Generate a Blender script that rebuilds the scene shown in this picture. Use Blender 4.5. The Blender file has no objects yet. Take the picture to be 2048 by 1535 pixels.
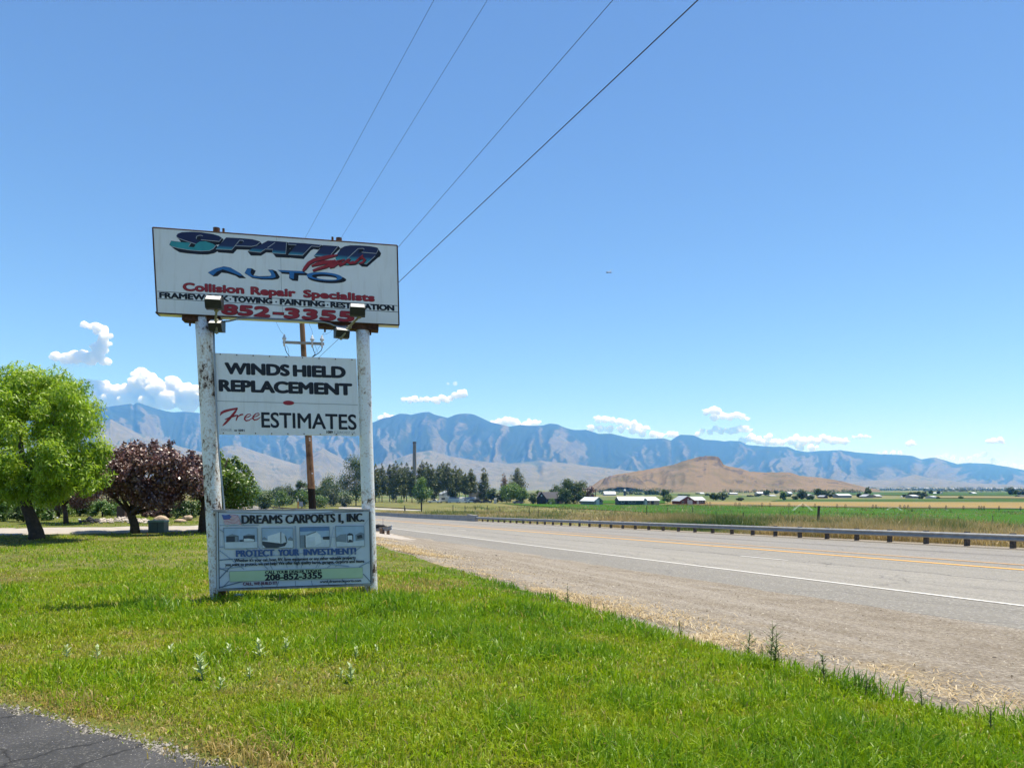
import bpy, math, random
import numpy as np
from mathutils import Vector, Matrix
from mathutils.geometry import tessellate_polygon

# ------------------------------------------------------------------ camera, world, sun, exposure
SC = bpy.context.scene
COL = SC.collection
F, CX, HY = 1419.0, 1024.0, 977.0          # focal length and horizon in photo pixels (2048 wide)
EYE = 1.6
cam = bpy.data.cameras.new('camera'); CAM = bpy.data.objects.new('camera', cam); COL.objects.link(CAM)
CAM.location = (0, 0, EYE); CAM.rotation_euler = (math.radians(90), 0, 0)
cam.sensor_width = 36.0; cam.lens = F / 2048 * 36.0; cam.shift_y = (HY - 767.5) / 2048
cam.clip_start = 0.05; cam.clip_end = 90000
SC.camera = CAM

SUNV = Vector((0.205, 0.145, 0.965)).normalized()
wd = bpy.data.worlds.new("World"); SC.world = wd; wd.use_nodes = True
nt = wd.node_tree
bg = nt.nodes['Background']; bg.inputs[1].default_value = 0.108
sky = nt.nodes.new('ShaderNodeTexSky'); sky.sky_type = 'NISHITA'; sky.sun_disc = False
sky.sun_elevation = math.asin(SUNV.z); sky.sun_rotation = math.atan2(SUNV.x, SUNV.y)
sky.altitude = 2000; sky.air_density = 1.0; sky.dust_density = 0.0; sky.ozone_density = 8
nt.links.new(sky.outputs[0], bg.inputs[0])
sun = bpy.data.lights.new('sun', 'SUN'); sun.energy = 5.0; sun.angle = math.radians(0.5); sun.color = (1.0, 0.955, 0.88)
SUN = bpy.data.objects.new('sun', sun); COL.objects.link(SUN)
SUN.rotation_euler = SUNV.to_track_quat('Z', 'Y').to_euler(); SUN.location = (20, 20, 60)
SC.view_settings.view_transform = 'Standard'; SC.view_settings.look = 'None'
SC.view_settings.exposure = 0.75; SC.view_settings.gamma = 1
SC.cycles.transparent_max_bounces = 40
SC.cycles.max_bounces = 24
SC.cycles.volume_bounces = 24

# ------------------------------------------------------------------ numeric helpers
rng = np.random.default_rng(7)
random.seed(7)
_T = np.random.default_rng(3).random((64, 64, 64)).astype(np.float32)

def vnoise(x, y, z=0.0):
    x, y, z = np.broadcast_arrays(np.asarray(x, float), np.asarray(y, float), np.asarray(z, float))
    xi, yi, zi = np.floor(x).astype(int), np.floor(y).astype(int), np.floor(z).astype(int)
    f = [x - xi, y - yi, z - zi]; f = [a * a * (3 - 2 * a) for a in f]
    r = 0
    for dx in (0, 1):
        for dy in (0, 1):
            for dz in (0, 1):
                w = (f[0] if dx else 1 - f[0]) * (f[1] if dy else 1 - f[1]) * (f[2] if dz else 1 - f[2])
                r = r + w * _T[(xi + dx) & 63, (yi + dy) & 63, (zi + dz) & 63]
    return r

def fbm(x, y, z=0.0, o=4):
    r, a, t = 0, 0.5, 0
    x, y, z = np.asarray(x, float), np.asarray(y, float), np.asarray(z, float)
    for k in range(o):
        r = r + a * vnoise(x * 2 ** k + 17 * k, y * 2 ** k + 5 * k, z * 2 ** k + 9 * k); t += a; a *= .5
    return r / t

def sstep(a, b, x):
    t = np.clip((np.asarray(x, float) - a) / (b - a), 0, 1)
    return t * t * (3 - 2 * t)

# road frame: t runs along the highway (away from the camera), s across it (to the right)
UX, UY = -0.365, 0.931
NX, NY = 0.931, 0.365
def st(X, Y): return NX * X + NY * Y, UX * X + UY * Y
def xy(s, t): return NX * s + UX * t, NY * s + UY * t
PLAIN = -5.0
def zroad(t):
    t = np.asarray(t, float)
    z = -0.64 - 0.0263 * (np.clip(t, -60, 400) - 8.9)
    return np.maximum(z, PLAIN) + 0.25 * np.exp(-((t - 175) / 30.0) ** 2)

def H(X, Y):
    X = np.asarray(X, float); Y = np.asarray(Y, float)
    s, t = st(X, Y)
    zr = zroad(t)
    far = sstep(38, 110, t)
    lawn = zr * far * sstep(-16, -4, s)
    lawn = lawn + (PLAIN - lawn) * sstep(60, 170, np.hypot(X, Y)) * sstep(0, 60, np.abs(s + 5))
    z = lawn + (zr - lawn) * sstep(1.5, 11.5, s)
    emb = zr + (PLAIN - zr) * (0.8 * sstep(30.5, 130, s) + 0.2 * np.clip((s - 31) / 60, 0, 1))
    z = np.where(s > 30.5, emb, z)
    r = np.hypot(X, Y)
    z = z + (PLAIN - z) * sstep(230, 330, r)
    z = z + 0.05 * (fbm(X * .35, Y * .35, 1.0, 3) - .5) * (1 - sstep(11, 12.5, s) * (1 - sstep(30.2, 33, s)))
    return z

def ray(px, py): return ((px - CX) / F, (HY - py) / F)
def P(px, py, d):
    a, b = ray(px, py); return np.array((a * d, d, EYE + b * d))
def onground(px, py, dmin=2.0, dmax=6000.0):
    """first point of the terrain along the line of sight through a photo pixel"""
    a, b = ray(px, py)
    d = np.geomspace(dmin, dmax, 6000)
    g = EYE + b * d - H(a * d, d)
    i = np.argmax(g < 0)
    if g[i] >= 0: i = len(d) - 1
    d0 = d[i]
    return np.array((a * d0, d0, float(H(a * d0, d0))))
def atdist(px, d):
    a = (px - CX) / F; return np.array((a * d, d, float(H(a * d, d))))

# ------------------------------------------------------------------ materials
MATS = {}
def newmat(name):
    m = bpy.data.materials.new(name); m.use_nodes = True
    n = m.node_tree.nodes; n.clear()
    out = n.new('ShaderNodeOutputMaterial')
    return m, n, m.node_tree.links, out
def noise(n, l, scale, detail=4, rough=.55, vec=None, dist=0.0):
    t = n.new('ShaderNodeTexNoise'); t.inputs['Scale'].default_value = scale
    t.inputs['Detail'].default_value = detail; t.inputs['Roughness'].default_value = rough
    t.inputs['Distortion'].default_value = dist
    if vec is not None: l.new(vec, t.inputs['Vector'])
    return t.outputs[0]
def ramp(n, l, fac, stops):
    r = n.new('ShaderNodeValToRGB'); e = r.color_ramp.elements
    while len(e) < len(stops): e.new(.5)
    for k, (p, c) in enumerate(stops):
        e[k].position = p; e[k].color = (*c, 1) if len(c) == 3 else c
    l.new(fac, r.inputs[0]); return r.outputs[0]
def mix(n, l, fac, a, b, mode='MIX'):
    x = n.new('ShaderNodeMix'); x.data_type = 'RGBA'; x.blend_type = mode
    for v, k in ((fac, 0), (a, 6), (b, 7)):
        if hasattr(v, 'is_linked'): l.new(v, x.inputs[k])
        elif k == 0: x.inputs[0].default_value = v
        else: x.inputs[k].default_value = (*v, 1)
    return x.outputs[2]
def math_(n, l, op, a, b=None, c=None, clamp=False):
    x = n.new('ShaderNodeMath'); x.operation = op; x.use_clamp = clamp
    for k, v in enumerate((a, b, c)):
        if v is None: continue
        if hasattr(v, 'is_linked'): l.new(v, x.inputs[k])
        else: x.inputs[k].default_value = v
    return x.outputs[0]
def coords(n, l, kind='Object', scale=None, rot=None):
    t = n.new('ShaderNodeTexCoord').outputs[kind]
    if scale is None and rot is None: return t
    mp = n.new('ShaderNodeMapping'); l.new(t, mp.inputs[0])
    if scale: mp.inputs['Scale'].default_value = scale
    if rot: mp.inputs['Rotation'].default_value = rot
    return mp.outputs[0]
def principled(n, l, out, color, rough=.7, metallic=0.0, spec=.3, bump=None, bstr=.2, bdist=.02):
    p = n.new('ShaderNodeBsdfPrincipled')
    if hasattr(color, 'is_linked'): l.new(color, p.inputs['Base Color'])
    else: p.inputs['Base Color'].default_value = (*color, 1)
    if hasattr(rough, 'is_linked'): l.new(rough, p.inputs['Roughness'])
    else: p.inputs['Roughness'].default_value = rough
    p.inputs['Metallic'].default_value = metallic
    p.inputs['Specular IOR Level'].default_value = spec
    if bump is not None:
        b = n.new('ShaderNodeBump'); b.inputs['Strength'].default_value = bstr; b.inputs['Distance'].default_value = bdist
        l.new(bump, b.inputs['Height']); l.new(b.outputs[0], p.inputs['Normal'])
    l.new(p.outputs[0], out.inputs[0]); return p
def simple(name, c, var=.12, scale=6.0, rough=.7, metallic=0.0, spec=.3, bump=0.0, bscale=40.0, c2=None):
    if name in MATS: return MATS[name]
    m, n, l, out = newmat(name)
    v = coords(n, l)
    c2 = c2 or tuple(min(1, x * (1 + var)) for x in c)
    col = mix(n, l, ramp(n, l, noise(n, l, scale, 5, .6, v), [(.3, (0, 0, 0)), (.7, (1, 1, 1))]), tuple(x * (1 - var) for x in c), c2)
    principled(n, l, out, col, rough, metallic, spec, noise(n, l, bscale, 4, .6, v) if bump else None, bump)
    MATS[name] = m; return m
def leafmat(name, stops, trans=.35, gloss=.05):
    """leaves: colour from the per-leaf attribute tint, partly translucent"""
    if name in MATS: return MATS[name]
    m, n, l, out = newmat(name)
    a = n.new('ShaderNodeAttribute'); a.attribute_name = 'tint'
    col = ramp(n, l, a.outputs['Fac'], stops)
    d = n.new('ShaderNodeBsdfDiffuse'); l.new(col, d.inputs[0])
    t = n.new('ShaderNodeBsdfTranslucent'); l.new(mix(n, l, 1.0, col, (1.0, 1.0, .75), 'MULTIPLY'), t.inputs[0])
    x = n.new('ShaderNodeMixShader'); x.inputs[0].default_value = trans; l.new(d.outputs[0], x.inputs[1]); l.new(t.outputs[0], x.inputs[2])
    g = n.new('ShaderNodeBsdfGlossy'); g.inputs['Roughness'].default_value = .45
    y = n.new('ShaderNodeMixShader'); y.inputs[0].default_value = gloss; l.new(x.outputs[0], y.inputs[1]); l.new(g.outputs[0], y.inputs[2])
    l.new(y.outputs[0], out.inputs[0]); MATS[name] = m; return m

# ------------------------------------------------------------------ mesh building
def rawmesh(name, verts, faces, mat, attr=None, smooth=False):
    """fast mesh from numpy arrays; faces is an (n,3) or (n,4) array, or a list of index lists"""
    me = bpy.data.meshes.new(name)
    verts = np.asarray(verts, np.float32)
    if isinstance(faces, np.ndarray):
        k = faces.shape[1]; nf = len(faces)
        me.vertices.add(len(verts)); me.vertices.foreach_set('co', verts.ravel())
        me.loops.add(nf * k); me.loops.foreach_set('vertex_index', faces.astype(np.int32).ravel())
        me.polygons.add(nf); me.polygons.foreach_set('loop_start', np.arange(0, nf * k, k, dtype=np.int32))
        me.update(calc_edges=True)
    else:
        me.from_pydata([tuple(v) for v in verts], [], [tuple(int(i) for i in f) for f in faces])
    if smooth: me.polygons.foreach_set('use_smooth', np.ones(len(me.polygons), bool))
    for nm, arr in (attr or {}).items():
        at = me.attributes.new(nm, 'FLOAT', 'POINT'); at.data.foreach_set('value', np.asarray(arr, np.float32).ravel())
    if mat is not None: me.materials.append(mat)
    return me

class MB:
    def __init__(s): s.v = []; s.f = []
    def add(s, v, f):
        o = len(s.v); s.v += [tuple(float(c) for c in p) for p in v]; s.f += [tuple(i + o for i in q) for q in f]; return s
    def box(s, c, size, ax=None, taper=1.0):
        c = np.asarray(c, float); A = np.eye(3) if ax is None else np.asarray(ax, float)
        h = np.asarray(size, float) / 2; v = []
        for z in (-1, 1):
            k = taper if z > 0 else 1
            for x, y in ((-1, -1), (1, -1), (1, 1), (-1, 1)):
                v.append(c + A[0] * x * h[0] * k + A[1] * y * h[1] * k + A[2] * z * h[2])
        return s.add(v, [(3, 2, 1, 0), (4, 5, 6, 7), (0, 1, 5, 4), (1, 2, 6, 5), (2, 3, 7, 6), (3, 0, 4, 7)])
    def tube(s, pts, rad, n=8, cap=True):
        pts = [np.asarray(p, float) for p in pts]
        if np.isscalar(rad): rad = [rad] * len(pts)
        v = []; ref = None
        for i, p in enumerate(pts):
            d = pts[min(i + 1, len(pts) - 1)] - pts[max(i - 1, 0)]; d = d / (np.linalg.norm(d) + 1e-9)
            if ref is None:
                ref = np.cross(d, (0, 0, 1.0)); ref = ref if np.linalg.norm(ref) > .1 else np.cross(d, (1.0, 0, 0))
            ref = ref - d * ref.dot(d); ref = ref / np.linalg.norm(ref)
            b = np.cross(d, ref)
            for k in range(n):
                a = 2 * math.pi * k / n; v.append(p + rad[i] * (math.cos(a) * ref + math.sin(a) * b))
        f = []
        for i in range(len(pts) - 1):
            for k in range(n):
                f.append((i * n + k, i * n + (k + 1) % n, (i + 1) * n + (k + 1) % n, (i + 1) * n + k))
        if cap: f += [tuple(range(n))[::-1], tuple(range((len(pts) - 1) * n, len(pts) * n))]
        return s.add(v, f)
    def prism(s, poly, vec):
        """closed polygon of 3-D points swept along vec"""
        n = len(poly); p = [np.asarray(q, float) for q in poly]; vec = np.asarray(vec, float)
        v = p + [q + vec for q in p]
        f = [tuple(range(n))[::-1], tuple(range(n, 2 * n))] + [(i, (i + 1) % n, n + (i + 1) % n, n + i) for i in range(n)]
        return s.add(v, f)
    def lump(s, c, r, seed=0, sq=(1, 1, 1), amp=.35, sub=2):
        v, f = ico(sub); q = v * (1 + amp * (2 * fbm(v[:, 0] * 1.3 + seed * 3.1, v[:, 1] * 1.3 + 7, v[:, 2] * 1.3 + seed, 3) - 1))[:, None]
        return s.add(np.asarray(c) + q * r * np.asarray(sq), f)
    def mesh(s, name, mat, L=(0, 0, 0), smooth=False):
        return rawmesh(name, np.asarray(s.v, float) - np.asarray(L, float), s.f, mat, smooth=smooth)
_ICO = {}
def ico(sub):
    if sub not in _ICO:
        import bmesh
        b = bmesh.new(); bmesh.ops.create_icosphere(b, subdivisions=sub, radius=1.0)
        b.verts.ensure_lookup_table()
        _ICO[sub] = (np.array([v.co[:] for v in b.verts]), [tuple(x.index for x in q.verts) for q in b.faces]); b.free()
    return _ICO[sub]

def tag(o, label=None, cat=None, group=None, kind=None):
    if label: o['label'] = label
    if cat: o['category'] = cat
    if group: o['group'] = group
    if kind: o['kind'] = kind
    return o
def link(name, me, parent=None, loc=None):
    o = bpy.data.objects.new(name, me); COL.objects.link(o)
    if parent is not None: o.parent = parent
    if loc is not None: o.location = loc
    return o
def structure(name, me, label=None): return tag(link(name, me), label, None, None, 'structure')
def stuff(name, me, label=None): return tag(link(name, me), label, None, None, 'stuff')
class Thing:
    """an Empty at the base of a thing; parts are given in world coordinates"""
    def __init__(s, name, label, cat, L, group=None):
        s.L = np.asarray(L, float); s.o = bpy.data.objects.new(name, None); COL.objects.link(s.o)
        s.o.location = s.L; s.o.empty_display_size = .2; tag(s.o, label, cat, group)
    def part(s, name, mb, mat, parent=None, smooth=False, label=None):
        o = link(name, mb.mesh(name, mat, s.L, smooth), parent or s.o)
        if label: o['label'] = label
        return o
    def raw(s, name, v, f, mat, parent=None, attr=None, smooth=False):
        return link(name, rawmesh(name, np.asarray(v) - s.L, f, mat, attr, smooth), parent or s.o)
def single(name, mb, mat, label, cat, L, group=None, smooth=False):
    o = link(name, mb.mesh(name, mat, L, smooth), None, tuple(float(x) for x in L)); return tag(o, label, cat, group)
ORD = ['first', 'second', 'third', 'fourth', 'fifth', 'sixth', 'seventh', 'eighth', 'ninth', 'tenth', 'eleventh', 'twelfth', 'thirteenth',
       'fourteenth', 'fifteenth', 'sixteenth', 'seventeenth', 'eighteenth', 'nineteenth', 'twentieth', 'twenty-first', 'twenty-second', 'twenty-third', 'twenty-fourth', 'twenty-fifth']

# ------------------------------------------------------------------ ground sheet
def build_ground():
    rr = np.concatenate(([0.0], np.geomspace(0.6, 300, 300), np.geomspace(330, 45000, 60)))
    na = 720
    an = np.linspace(0, 2 * np.pi, na, endpoint=False)
    R, A = np.meshgrid(rr[1:], an, indexing='ij')
    X = np.concatenate(([0.0], (R * np.sin(A)).ravel())); Y = np.concatenate(([0.0], (R * np.cos(A)).ravel()))
    v = np.stack([X, Y, H(X, Y)], 1)
    nr = len(rr) - 1
    i = np.arange(nr - 1)[:, None]; k = np.arange(na)[None, :]; k2 = (k + 1) % na
    q = np.stack([1 + i * na + k, 1 + i * na + k2, 1 + (i + 1) * na + k2, 1 + (i + 1) * na + k], -1).reshape(-1, 4)[:, ::-1]
    t = [(0, 1 + (b + 1) % na, 1 + b) for b in range(na)]
    faces = np.concatenate([q, np.array([(a, b, c, c) for a, b, c in t])])   # centre fan added below instead of degenerate quads
    m, n, l, out = newmat('earth_and_turf')
    o = coords(n, l)
    big = noise(n, l, .35, 4, .6, o); mid = noise(n, l, 2.2, 5, .65, o); fine = noise(n, l, 35, 4, .7, o)
    turf = mix(n, l, ramp(n, l, mid, [(.35, (0, 0, 0)), (.65, (1, 1, 1))]), (.075, .105, .022), (.15, .165, .040))
    turf = mix(n, l, ramp(n, l, big, [(.5, (0, 0, 0)), (.68, (1, 1, 1))]), turf, (.24, .20, .085))
    turf = mix(n, l, math_(n, l, 'MULTIPLY', fine, .55), turf, (.045, .05, .015))
    # distance across the road decides between lawn, verge and valley floor
    sx = n.new('ShaderNodeSeparateXYZ'); l.new(o, sx.inputs[0])
    s = math_(n, l, 'ADD', math_(n, l, 'MULTIPLY', sx.outputs[0], NX), math_(n, l, 'MULTIPLY', sx.outputs[1], NY))
    verge = ramp(n, l, noise(n, l, .12, 5, .65, o), [(.32, (.08, .10, .028)), (.5, (.145, .15, .048)), (.66, (.24, .19, .09))])
    verge = mix(n, l, math_(n, l, 'MULTIPLY', noise(n, l, 6, 4, .7, o), .5), verge, (.09, .09, .03))
    col = mix(n, l, math_(n, l, 'MULTIPLY_ADD', s, .2, -5.6, True), turf, verge)
    ln = n.new('ShaderNodeVectorMath'); ln.operation = 'LENGTH'; l.new(o, ln.inputs[0])
    valley = ramp(n, l, noise(n, l, .0042, 6, .62, o), [(.36, (.042, .08, .022)), (.47, (.08, .115, .036)), (.55, (.19, .17, .08)), (.66, (.075, .11, .034))])
    col = mix(n, l, math_(n, l, 'MULTIPLY_ADD', ln.outputs['Value'], .004, -1.2, True), col, valley)
    principled(n, l, out, col, .95, 0, .1, fine, .5, .03)
    me = rawmesh('ground', v, q, m, smooth=True)
    structure('ground', me)
    f = MB(); f.add(v[:na + 1], t); structure('ground_centre', f.mesh('ground_centre', m))
build_ground()

def roadoff(t):
    return np.interp(t, [-1e4, 150, 180, 210, 242, 290, 352, 450, 700], [0, 0, -3, -9, -18, -22, -25.5, -30, -40])
ROADROT = math.atan2(NY, NX)
def strip(name, s0, s1, t0, t1, lift, mat, dt=1.0, ns=2, smooth=True, dip=0.0):
    """a sheet along the highway between two offsets (numbers or functions of t); object axes = road axes"""
    ts = np.concatenate([np.arange(t0, min(t1, 120), dt), np.arange(max(t0, 120), t1 + .01, 4 * dt)]) if t1 > 120 else np.linspace(t0, t1, max(2, int((t1 - t0) / dt) + 1))
    a = s0(ts) if callable(s0) else np.full(len(ts), float(s0)); b = s1(ts) if callable(s1) else np.full(len(ts), float(s1))
    w = np.linspace(0, 1, ns)
    S = a[:, None] * (1 - w) + b[:, None] * w; T = np.repeat(ts[:, None], ns, 1)
    So = S + roadoff(T)
    X, Y = xy(So, T); Z = H(X, Y) + lift
    Z[:, 0] -= dip
    v = np.stack([So.ravel(), T.ravel(), Z.ravel()], 1)
    i = np.arange(len(ts) - 1)[:, None]; k = np.arange(ns - 1)[None, :]
    q = np.stack([i * ns + k, i * ns + k + 1, (i + 1) * ns + k + 1, (i + 1) * ns + k], -1).reshape(-1, 4)
    o = structure(name, rawmesh(name, v, q, mat, smooth=smooth)); o.rotation_euler = (0, 0, ROADROT); return o

S_WHITE, S_YEL, S_YEL2, S_FAR = 13.84, 21.1, 22.7, 29.3
def edge_s(t):                                    # where the lawn ends and the gravel begins
    t = np.asarray(t, float)
    return np.interp(t, [3, 4.2, 5.5, 7, 9, 15, 20, 25, 40], [5.5, 5.15, 4.95, 4.8, 4.85, 4.65, 4.3, 4.05, 3.8]) + .17 * (fbm(t * .8, 0.3, 2.0, 3) - .5) * 2

def road_materials():
    # gravel
    m, n, l, out = newmat('gravel'); o = coords(n, l)
    peb = n.new('ShaderNodeTexVoronoi'); peb.inputs['Scale'].default_value = 38; l.new(o, peb.inputs['Vector'])
    st_ = coords(n, l, 'Object', (1.4, .12, 1))
    c = ramp(n, l, noise(n, l, 1.3, 6, .65, o), [(.3, (.185, .155, .118)), (.52, (.265, .232, .186)), (.72, (.325, .29, .24))])
    c = mix(n, l, ramp(n, l, noise(n, l, 1.0, 5, .6, st_), [(.46, (0, 0, 0)), (.62, (1, 1, 1))]), c, (.335, .305, .262))
    c = mix(n, l, math_(n, l, 'MULTIPLY', ramp(n, l, peb.outputs['Color'], [(.25, (0, 0, 0)), (.9, (1, 1, 1))]), .55), c, (.14, .116, .09))
    c = mix(n, l, ramp(n, l, noise(n, l, 90, 3, .7, o), [(.58, (0, 0, 0)), (.75, (.8, .8, .8))]), c, (.44, .41, .36))
    c = mix(n, l, ramp(n, l, noise(n, l, 3.1, 6, .7, coords(n, l, 'Object', (1, .45, 1))), [(.60, (0, 0, 0)), (.70, (.75, .75, .75))]), c, (.115, .096, .075))
    c = mix(n, l, ramp(n, l, noise(n, l, 17, 6, .82, o), [(.40, (.8, .8, .8)), (.56, (0, 0, 0))]), c, (.105, .086, .066))
    c = mix(n, l, ramp(n, l, noise(n, l, 23, 5, .8, coords(n, l, 'Object', (1, .7, 1))), [(.53, (0, 0, 0)), (.66, (.8, .8, .8))]), c, (.45, .41, .35))
    sx = n.new('ShaderNodeSeparateXYZ'); l.new(o, sx.inputs[0])
    near = math_(n, l, 'MULTIPLY_ADD', sx.outputs[0], -.42, 3.1, True)
    straw = math_(n, l, 'MULTIPLY', near, ramp(n, l, noise(n, l, .8, 4, .6, o), [(.5, (0, 0, 0)), (.62, (1, 1, 1))]))
    c = mix(n, l, math_(n, l, 'MULTIPLY', straw, .55), c, (.36, .27, .14))
    h = math_(n, l, 'ADD', noise(n, l, 45, 5, .7, o), math_(n, l, 'MULTIPLY', noise(n, l, 5, 4, .6, o), 2.0))
    principled(n, l, out, c, .95, 0, .1, h, .8, .03); MATS['gravel'] = m
    # asphalt
    m, n, l, out = newmat('asphalt_road'); o = coords(n, l)
    sx = n.new('ShaderNodeSeparateXYZ'); l.new(o, sx.inputs[0]); s = sx.outputs[0]
    along = coords(n, l, 'Object', (1.0, .035, 1))
    base = ramp(n, l, noise(n, l, .9, 6, .6, along), [(.3, (.225, .213, .190)), (.7, (.31, .295, .264))])
    lanes = ramp(n, l, math_(n, l, 'MULTIPLY_ADD', s, 1 / 19.2, -10.8 / 19.2), [
        *[((a - 10.8) / 19.2, (v, v * .99, v * w)) for a, v, w in ((10.8, .74, .96), (11.3, .66, .97), (13.5, .70, .97), (14.0, .98, .97), (15.2, 1.0, .97), (15.8, .88, .97), (16.3, .98, .97), (17.5, .97, .97), (17.9, .86, .97), (18.3, .94, .97), (20.5, .90, .95), (21.3, .86, .95), (22.7, .82, .99), (23.3, .80, 1.02), (25.5, .82, 1.02), (26.2, .66, 1.02), (26.9, .82, 1.02), (28.6, .80, 1.0), (29.9, .90, .95))]])
    c = mix(n, l, 1.0, base, lanes, 'MULTIPLY')
    c = mix(n, l, ramp(n, l, noise(n, l, 110, 3, .75, o), [(.50, (0, 0, 0)), (.70, (.75, .75, .75))]), c, (.10, .095, .088))
    c = mix(n, l, ramp(n, l, noise(n, l, 70, 3, .75, o), [(.60, (0, 0, 0)), (.74, (.6, .6, .6))]), c, (.42, .405, .375))
    c = mix(n, l, ramp(n, l, noise(n, l, 26, 5, .8, o), [(.42, (.62, .62, .62)), (.58, (0, 0, 0))]), c, (.115, .11, .10))
    c = mix(n, l, ramp(n, l, noise(n, l, 21, 4, .8, coords(n, l, 'Object', (1, .6, 1))), [(.52, (0, 0, 0)), (.66, (.7, .7, .7))]), c, (.40, .385, .35))
    c = mix(n, l, ramp(n, l, noise(n, l, .55, 5, .65, coords(n, l, 'Object', (1.6, .07, 1))), [(.50, (0, 0, 0)), (.66, (.40, .40, .40))]), c, (.14, .133, .122))
    def crack(s0, wig, wid, fsc, br):
        wob = math_(n, l, 'MULTIPLY', math_(n, l, 'SUBTRACT', noise(n, l, fsc, 5, .65, coords(n, l, 'Object', (.25, .5, 1))), .5), wig)
        d = math_(n, l, 'ABSOLUTE', math_(n, l, 'SUBTRACT', math_(n, l, 'ADD', s, wob), s0))
        w = math_(n, l, 'MULTIPLY', ramp(n, l, noise(n, l, .35, 3, .6, o), [(.35, (.25, .25, .25)), (.62, (1, 1, 1))]), wid)
        return math_(n, l, 'MULTIPLY', math_(n, l, 'SUBTRACT', 1.0, math_(n, l, 'DIVIDE', d, w), None, True), br, None, True)
    for a in ((17.95, .9, .09, .8, 1.1), (18.1, 2.4, .05, .6, .8), (15.9, 2.5, .035, .5, .55), (19.5, 1.2, .05, .5, .45), (26.2, .5, .22, .4, .75), (14.6, 2.0, .03, .7, .5)):
        c = mix(n, l, crack(*a), c, (.06, .056, .052))
    vo = n.new('ShaderNodeTexVoronoi'); vo.feature = 'DISTANCE_TO_EDGE'; vo.inputs['Scale'].default_value = .22
    wv = n.new('ShaderNodeVectorMath'); wv.operation = 'ADD'; l.new(o, wv.inputs[0])
    nz = n.new('ShaderNodeTexNoise'); nz.inputs['Scale'].default_value = .8; l.new(o, nz.inputs['Vector']); l.new(nz.outputs['Color'], wv.inputs[1]); l.new(wv.outputs[0], vo.inputs['Vector'])
    c = mix(n, l, math_(n, l, 'MULTIPLY', ramp(n, l, vo.outputs['Distance'], [(.0, (1, 1, 1)), (.008, (0, 0, 0))]), math_(n, l, 'MULTIPLY', noise(n, l, .3, 3, .6, o), .9)), c, (.08, .075, .07))
    c = mix(n, l, ramp(n, l, noise(n, l, .28, 5, .6, coords(n, l, 'Object', (1, .25, 1))), [(.62, (0, 0, 0)), (.72, (.35, .35, .35))]), c, (.135, .128, .118))
    principled(n, l, out, c, .85, 0, .25, noise(n, l, 120, 3, .7, o), .35, .01); MATS['asphalt'] = m
    def paint(name, col, wear):
        m, n, l, out = newmat(name); o = coords(n, l)
        w = ramp(n, l, noise(n, l, 14, 5, .75, coords(n, l, 'Object', (1.5, .4, 1))), [(wear, (0, 0, 0)), (wear + .12, (1, 1, 1))])
        principled(n, l, out, mix(n, l, w, col, (.25, .23, .20)), .7); MATS[name] = m
    paint('white_paint', (.56, .545, .51), .54); paint('yellow_paint', (.62, .33, .07), .60); paint('worn_yellow', (.48, .28, .11), .50)
    # old black driveway
    m, n, l, out = newmat('old_black_asphalt'); o = coords(n, l)
    c = ramp(n, l, noise(n, l, 2.0, 5, .6, o), [(.3, (.034, .035, .037)), (.7, (.062, .062, .064))])
    c = mix(n, l, ramp(n, l, noise(n, l, 60, 4, .75, o), [(.56, (0, 0, 0)), (.68, (1, 1, 1))]), c, (.17, .166, .156))
    pv = n.new('ShaderNodeTexVoronoi'); pv.inputs['Scale'].default_value = 55; l.new(o, pv.inputs['Vector'])
    c = mix(n, l, math_(n, l, 'MULTIPLY', ramp(n, l, pv.outputs['Distance'], [(.10, (1, 1, 1)), (.2, (0, 0, 0))]), ramp(n, l, pv.outputs['Color'], [(.72, (0, 0, 0)), (.8, (1, 1, 1))])), c, (.42, .41, .40))
    vo = n.new('ShaderNodeTexVoronoi'); vo.feature = 'DISTANCE_TO_EDGE'; vo.inputs['Scale'].default_value = 1.1
    wv = n.new('ShaderNodeVectorMath'); wv.operation = 'ADD'; l.new(o, wv.inputs[0])
    nz = n.new('ShaderNodeTexNoise'); nz.inputs['Scale'].default_value = 3.0; nz.inputs['Detail'].default_value = 5; l.new(o, nz.inputs['Vector'])
    sc = n.new('ShaderNodeVectorMath'); sc.operation = 'SCALE'; sc.inputs['Scale'].default_value = .5; l.new(nz.outputs['Color'], sc.inputs[0]); l.new(sc.outputs[0], wv.inputs[1]); l.new(wv.outputs[0], vo.inputs['Vector'])
    c = mix(n, l, math_(n, l, 'MULTIPLY', ramp(n, l, vo.outputs['Distance'], [(.0, (1, 1, 1)), (.022, (0, 0, 0))]), .85), c, (.015, .015, .016))
    principled(n, l, out, c, .9, 0, .2, math_(n, l, 'ADD', noise(n, l, 70, 4, .7, o), math_(n, l, 'MULTIPLY', vo.outputs['Distance'], 1.5, None, True)), .6, .012); MATS['old_asphalt'] = m
road_materials()

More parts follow.
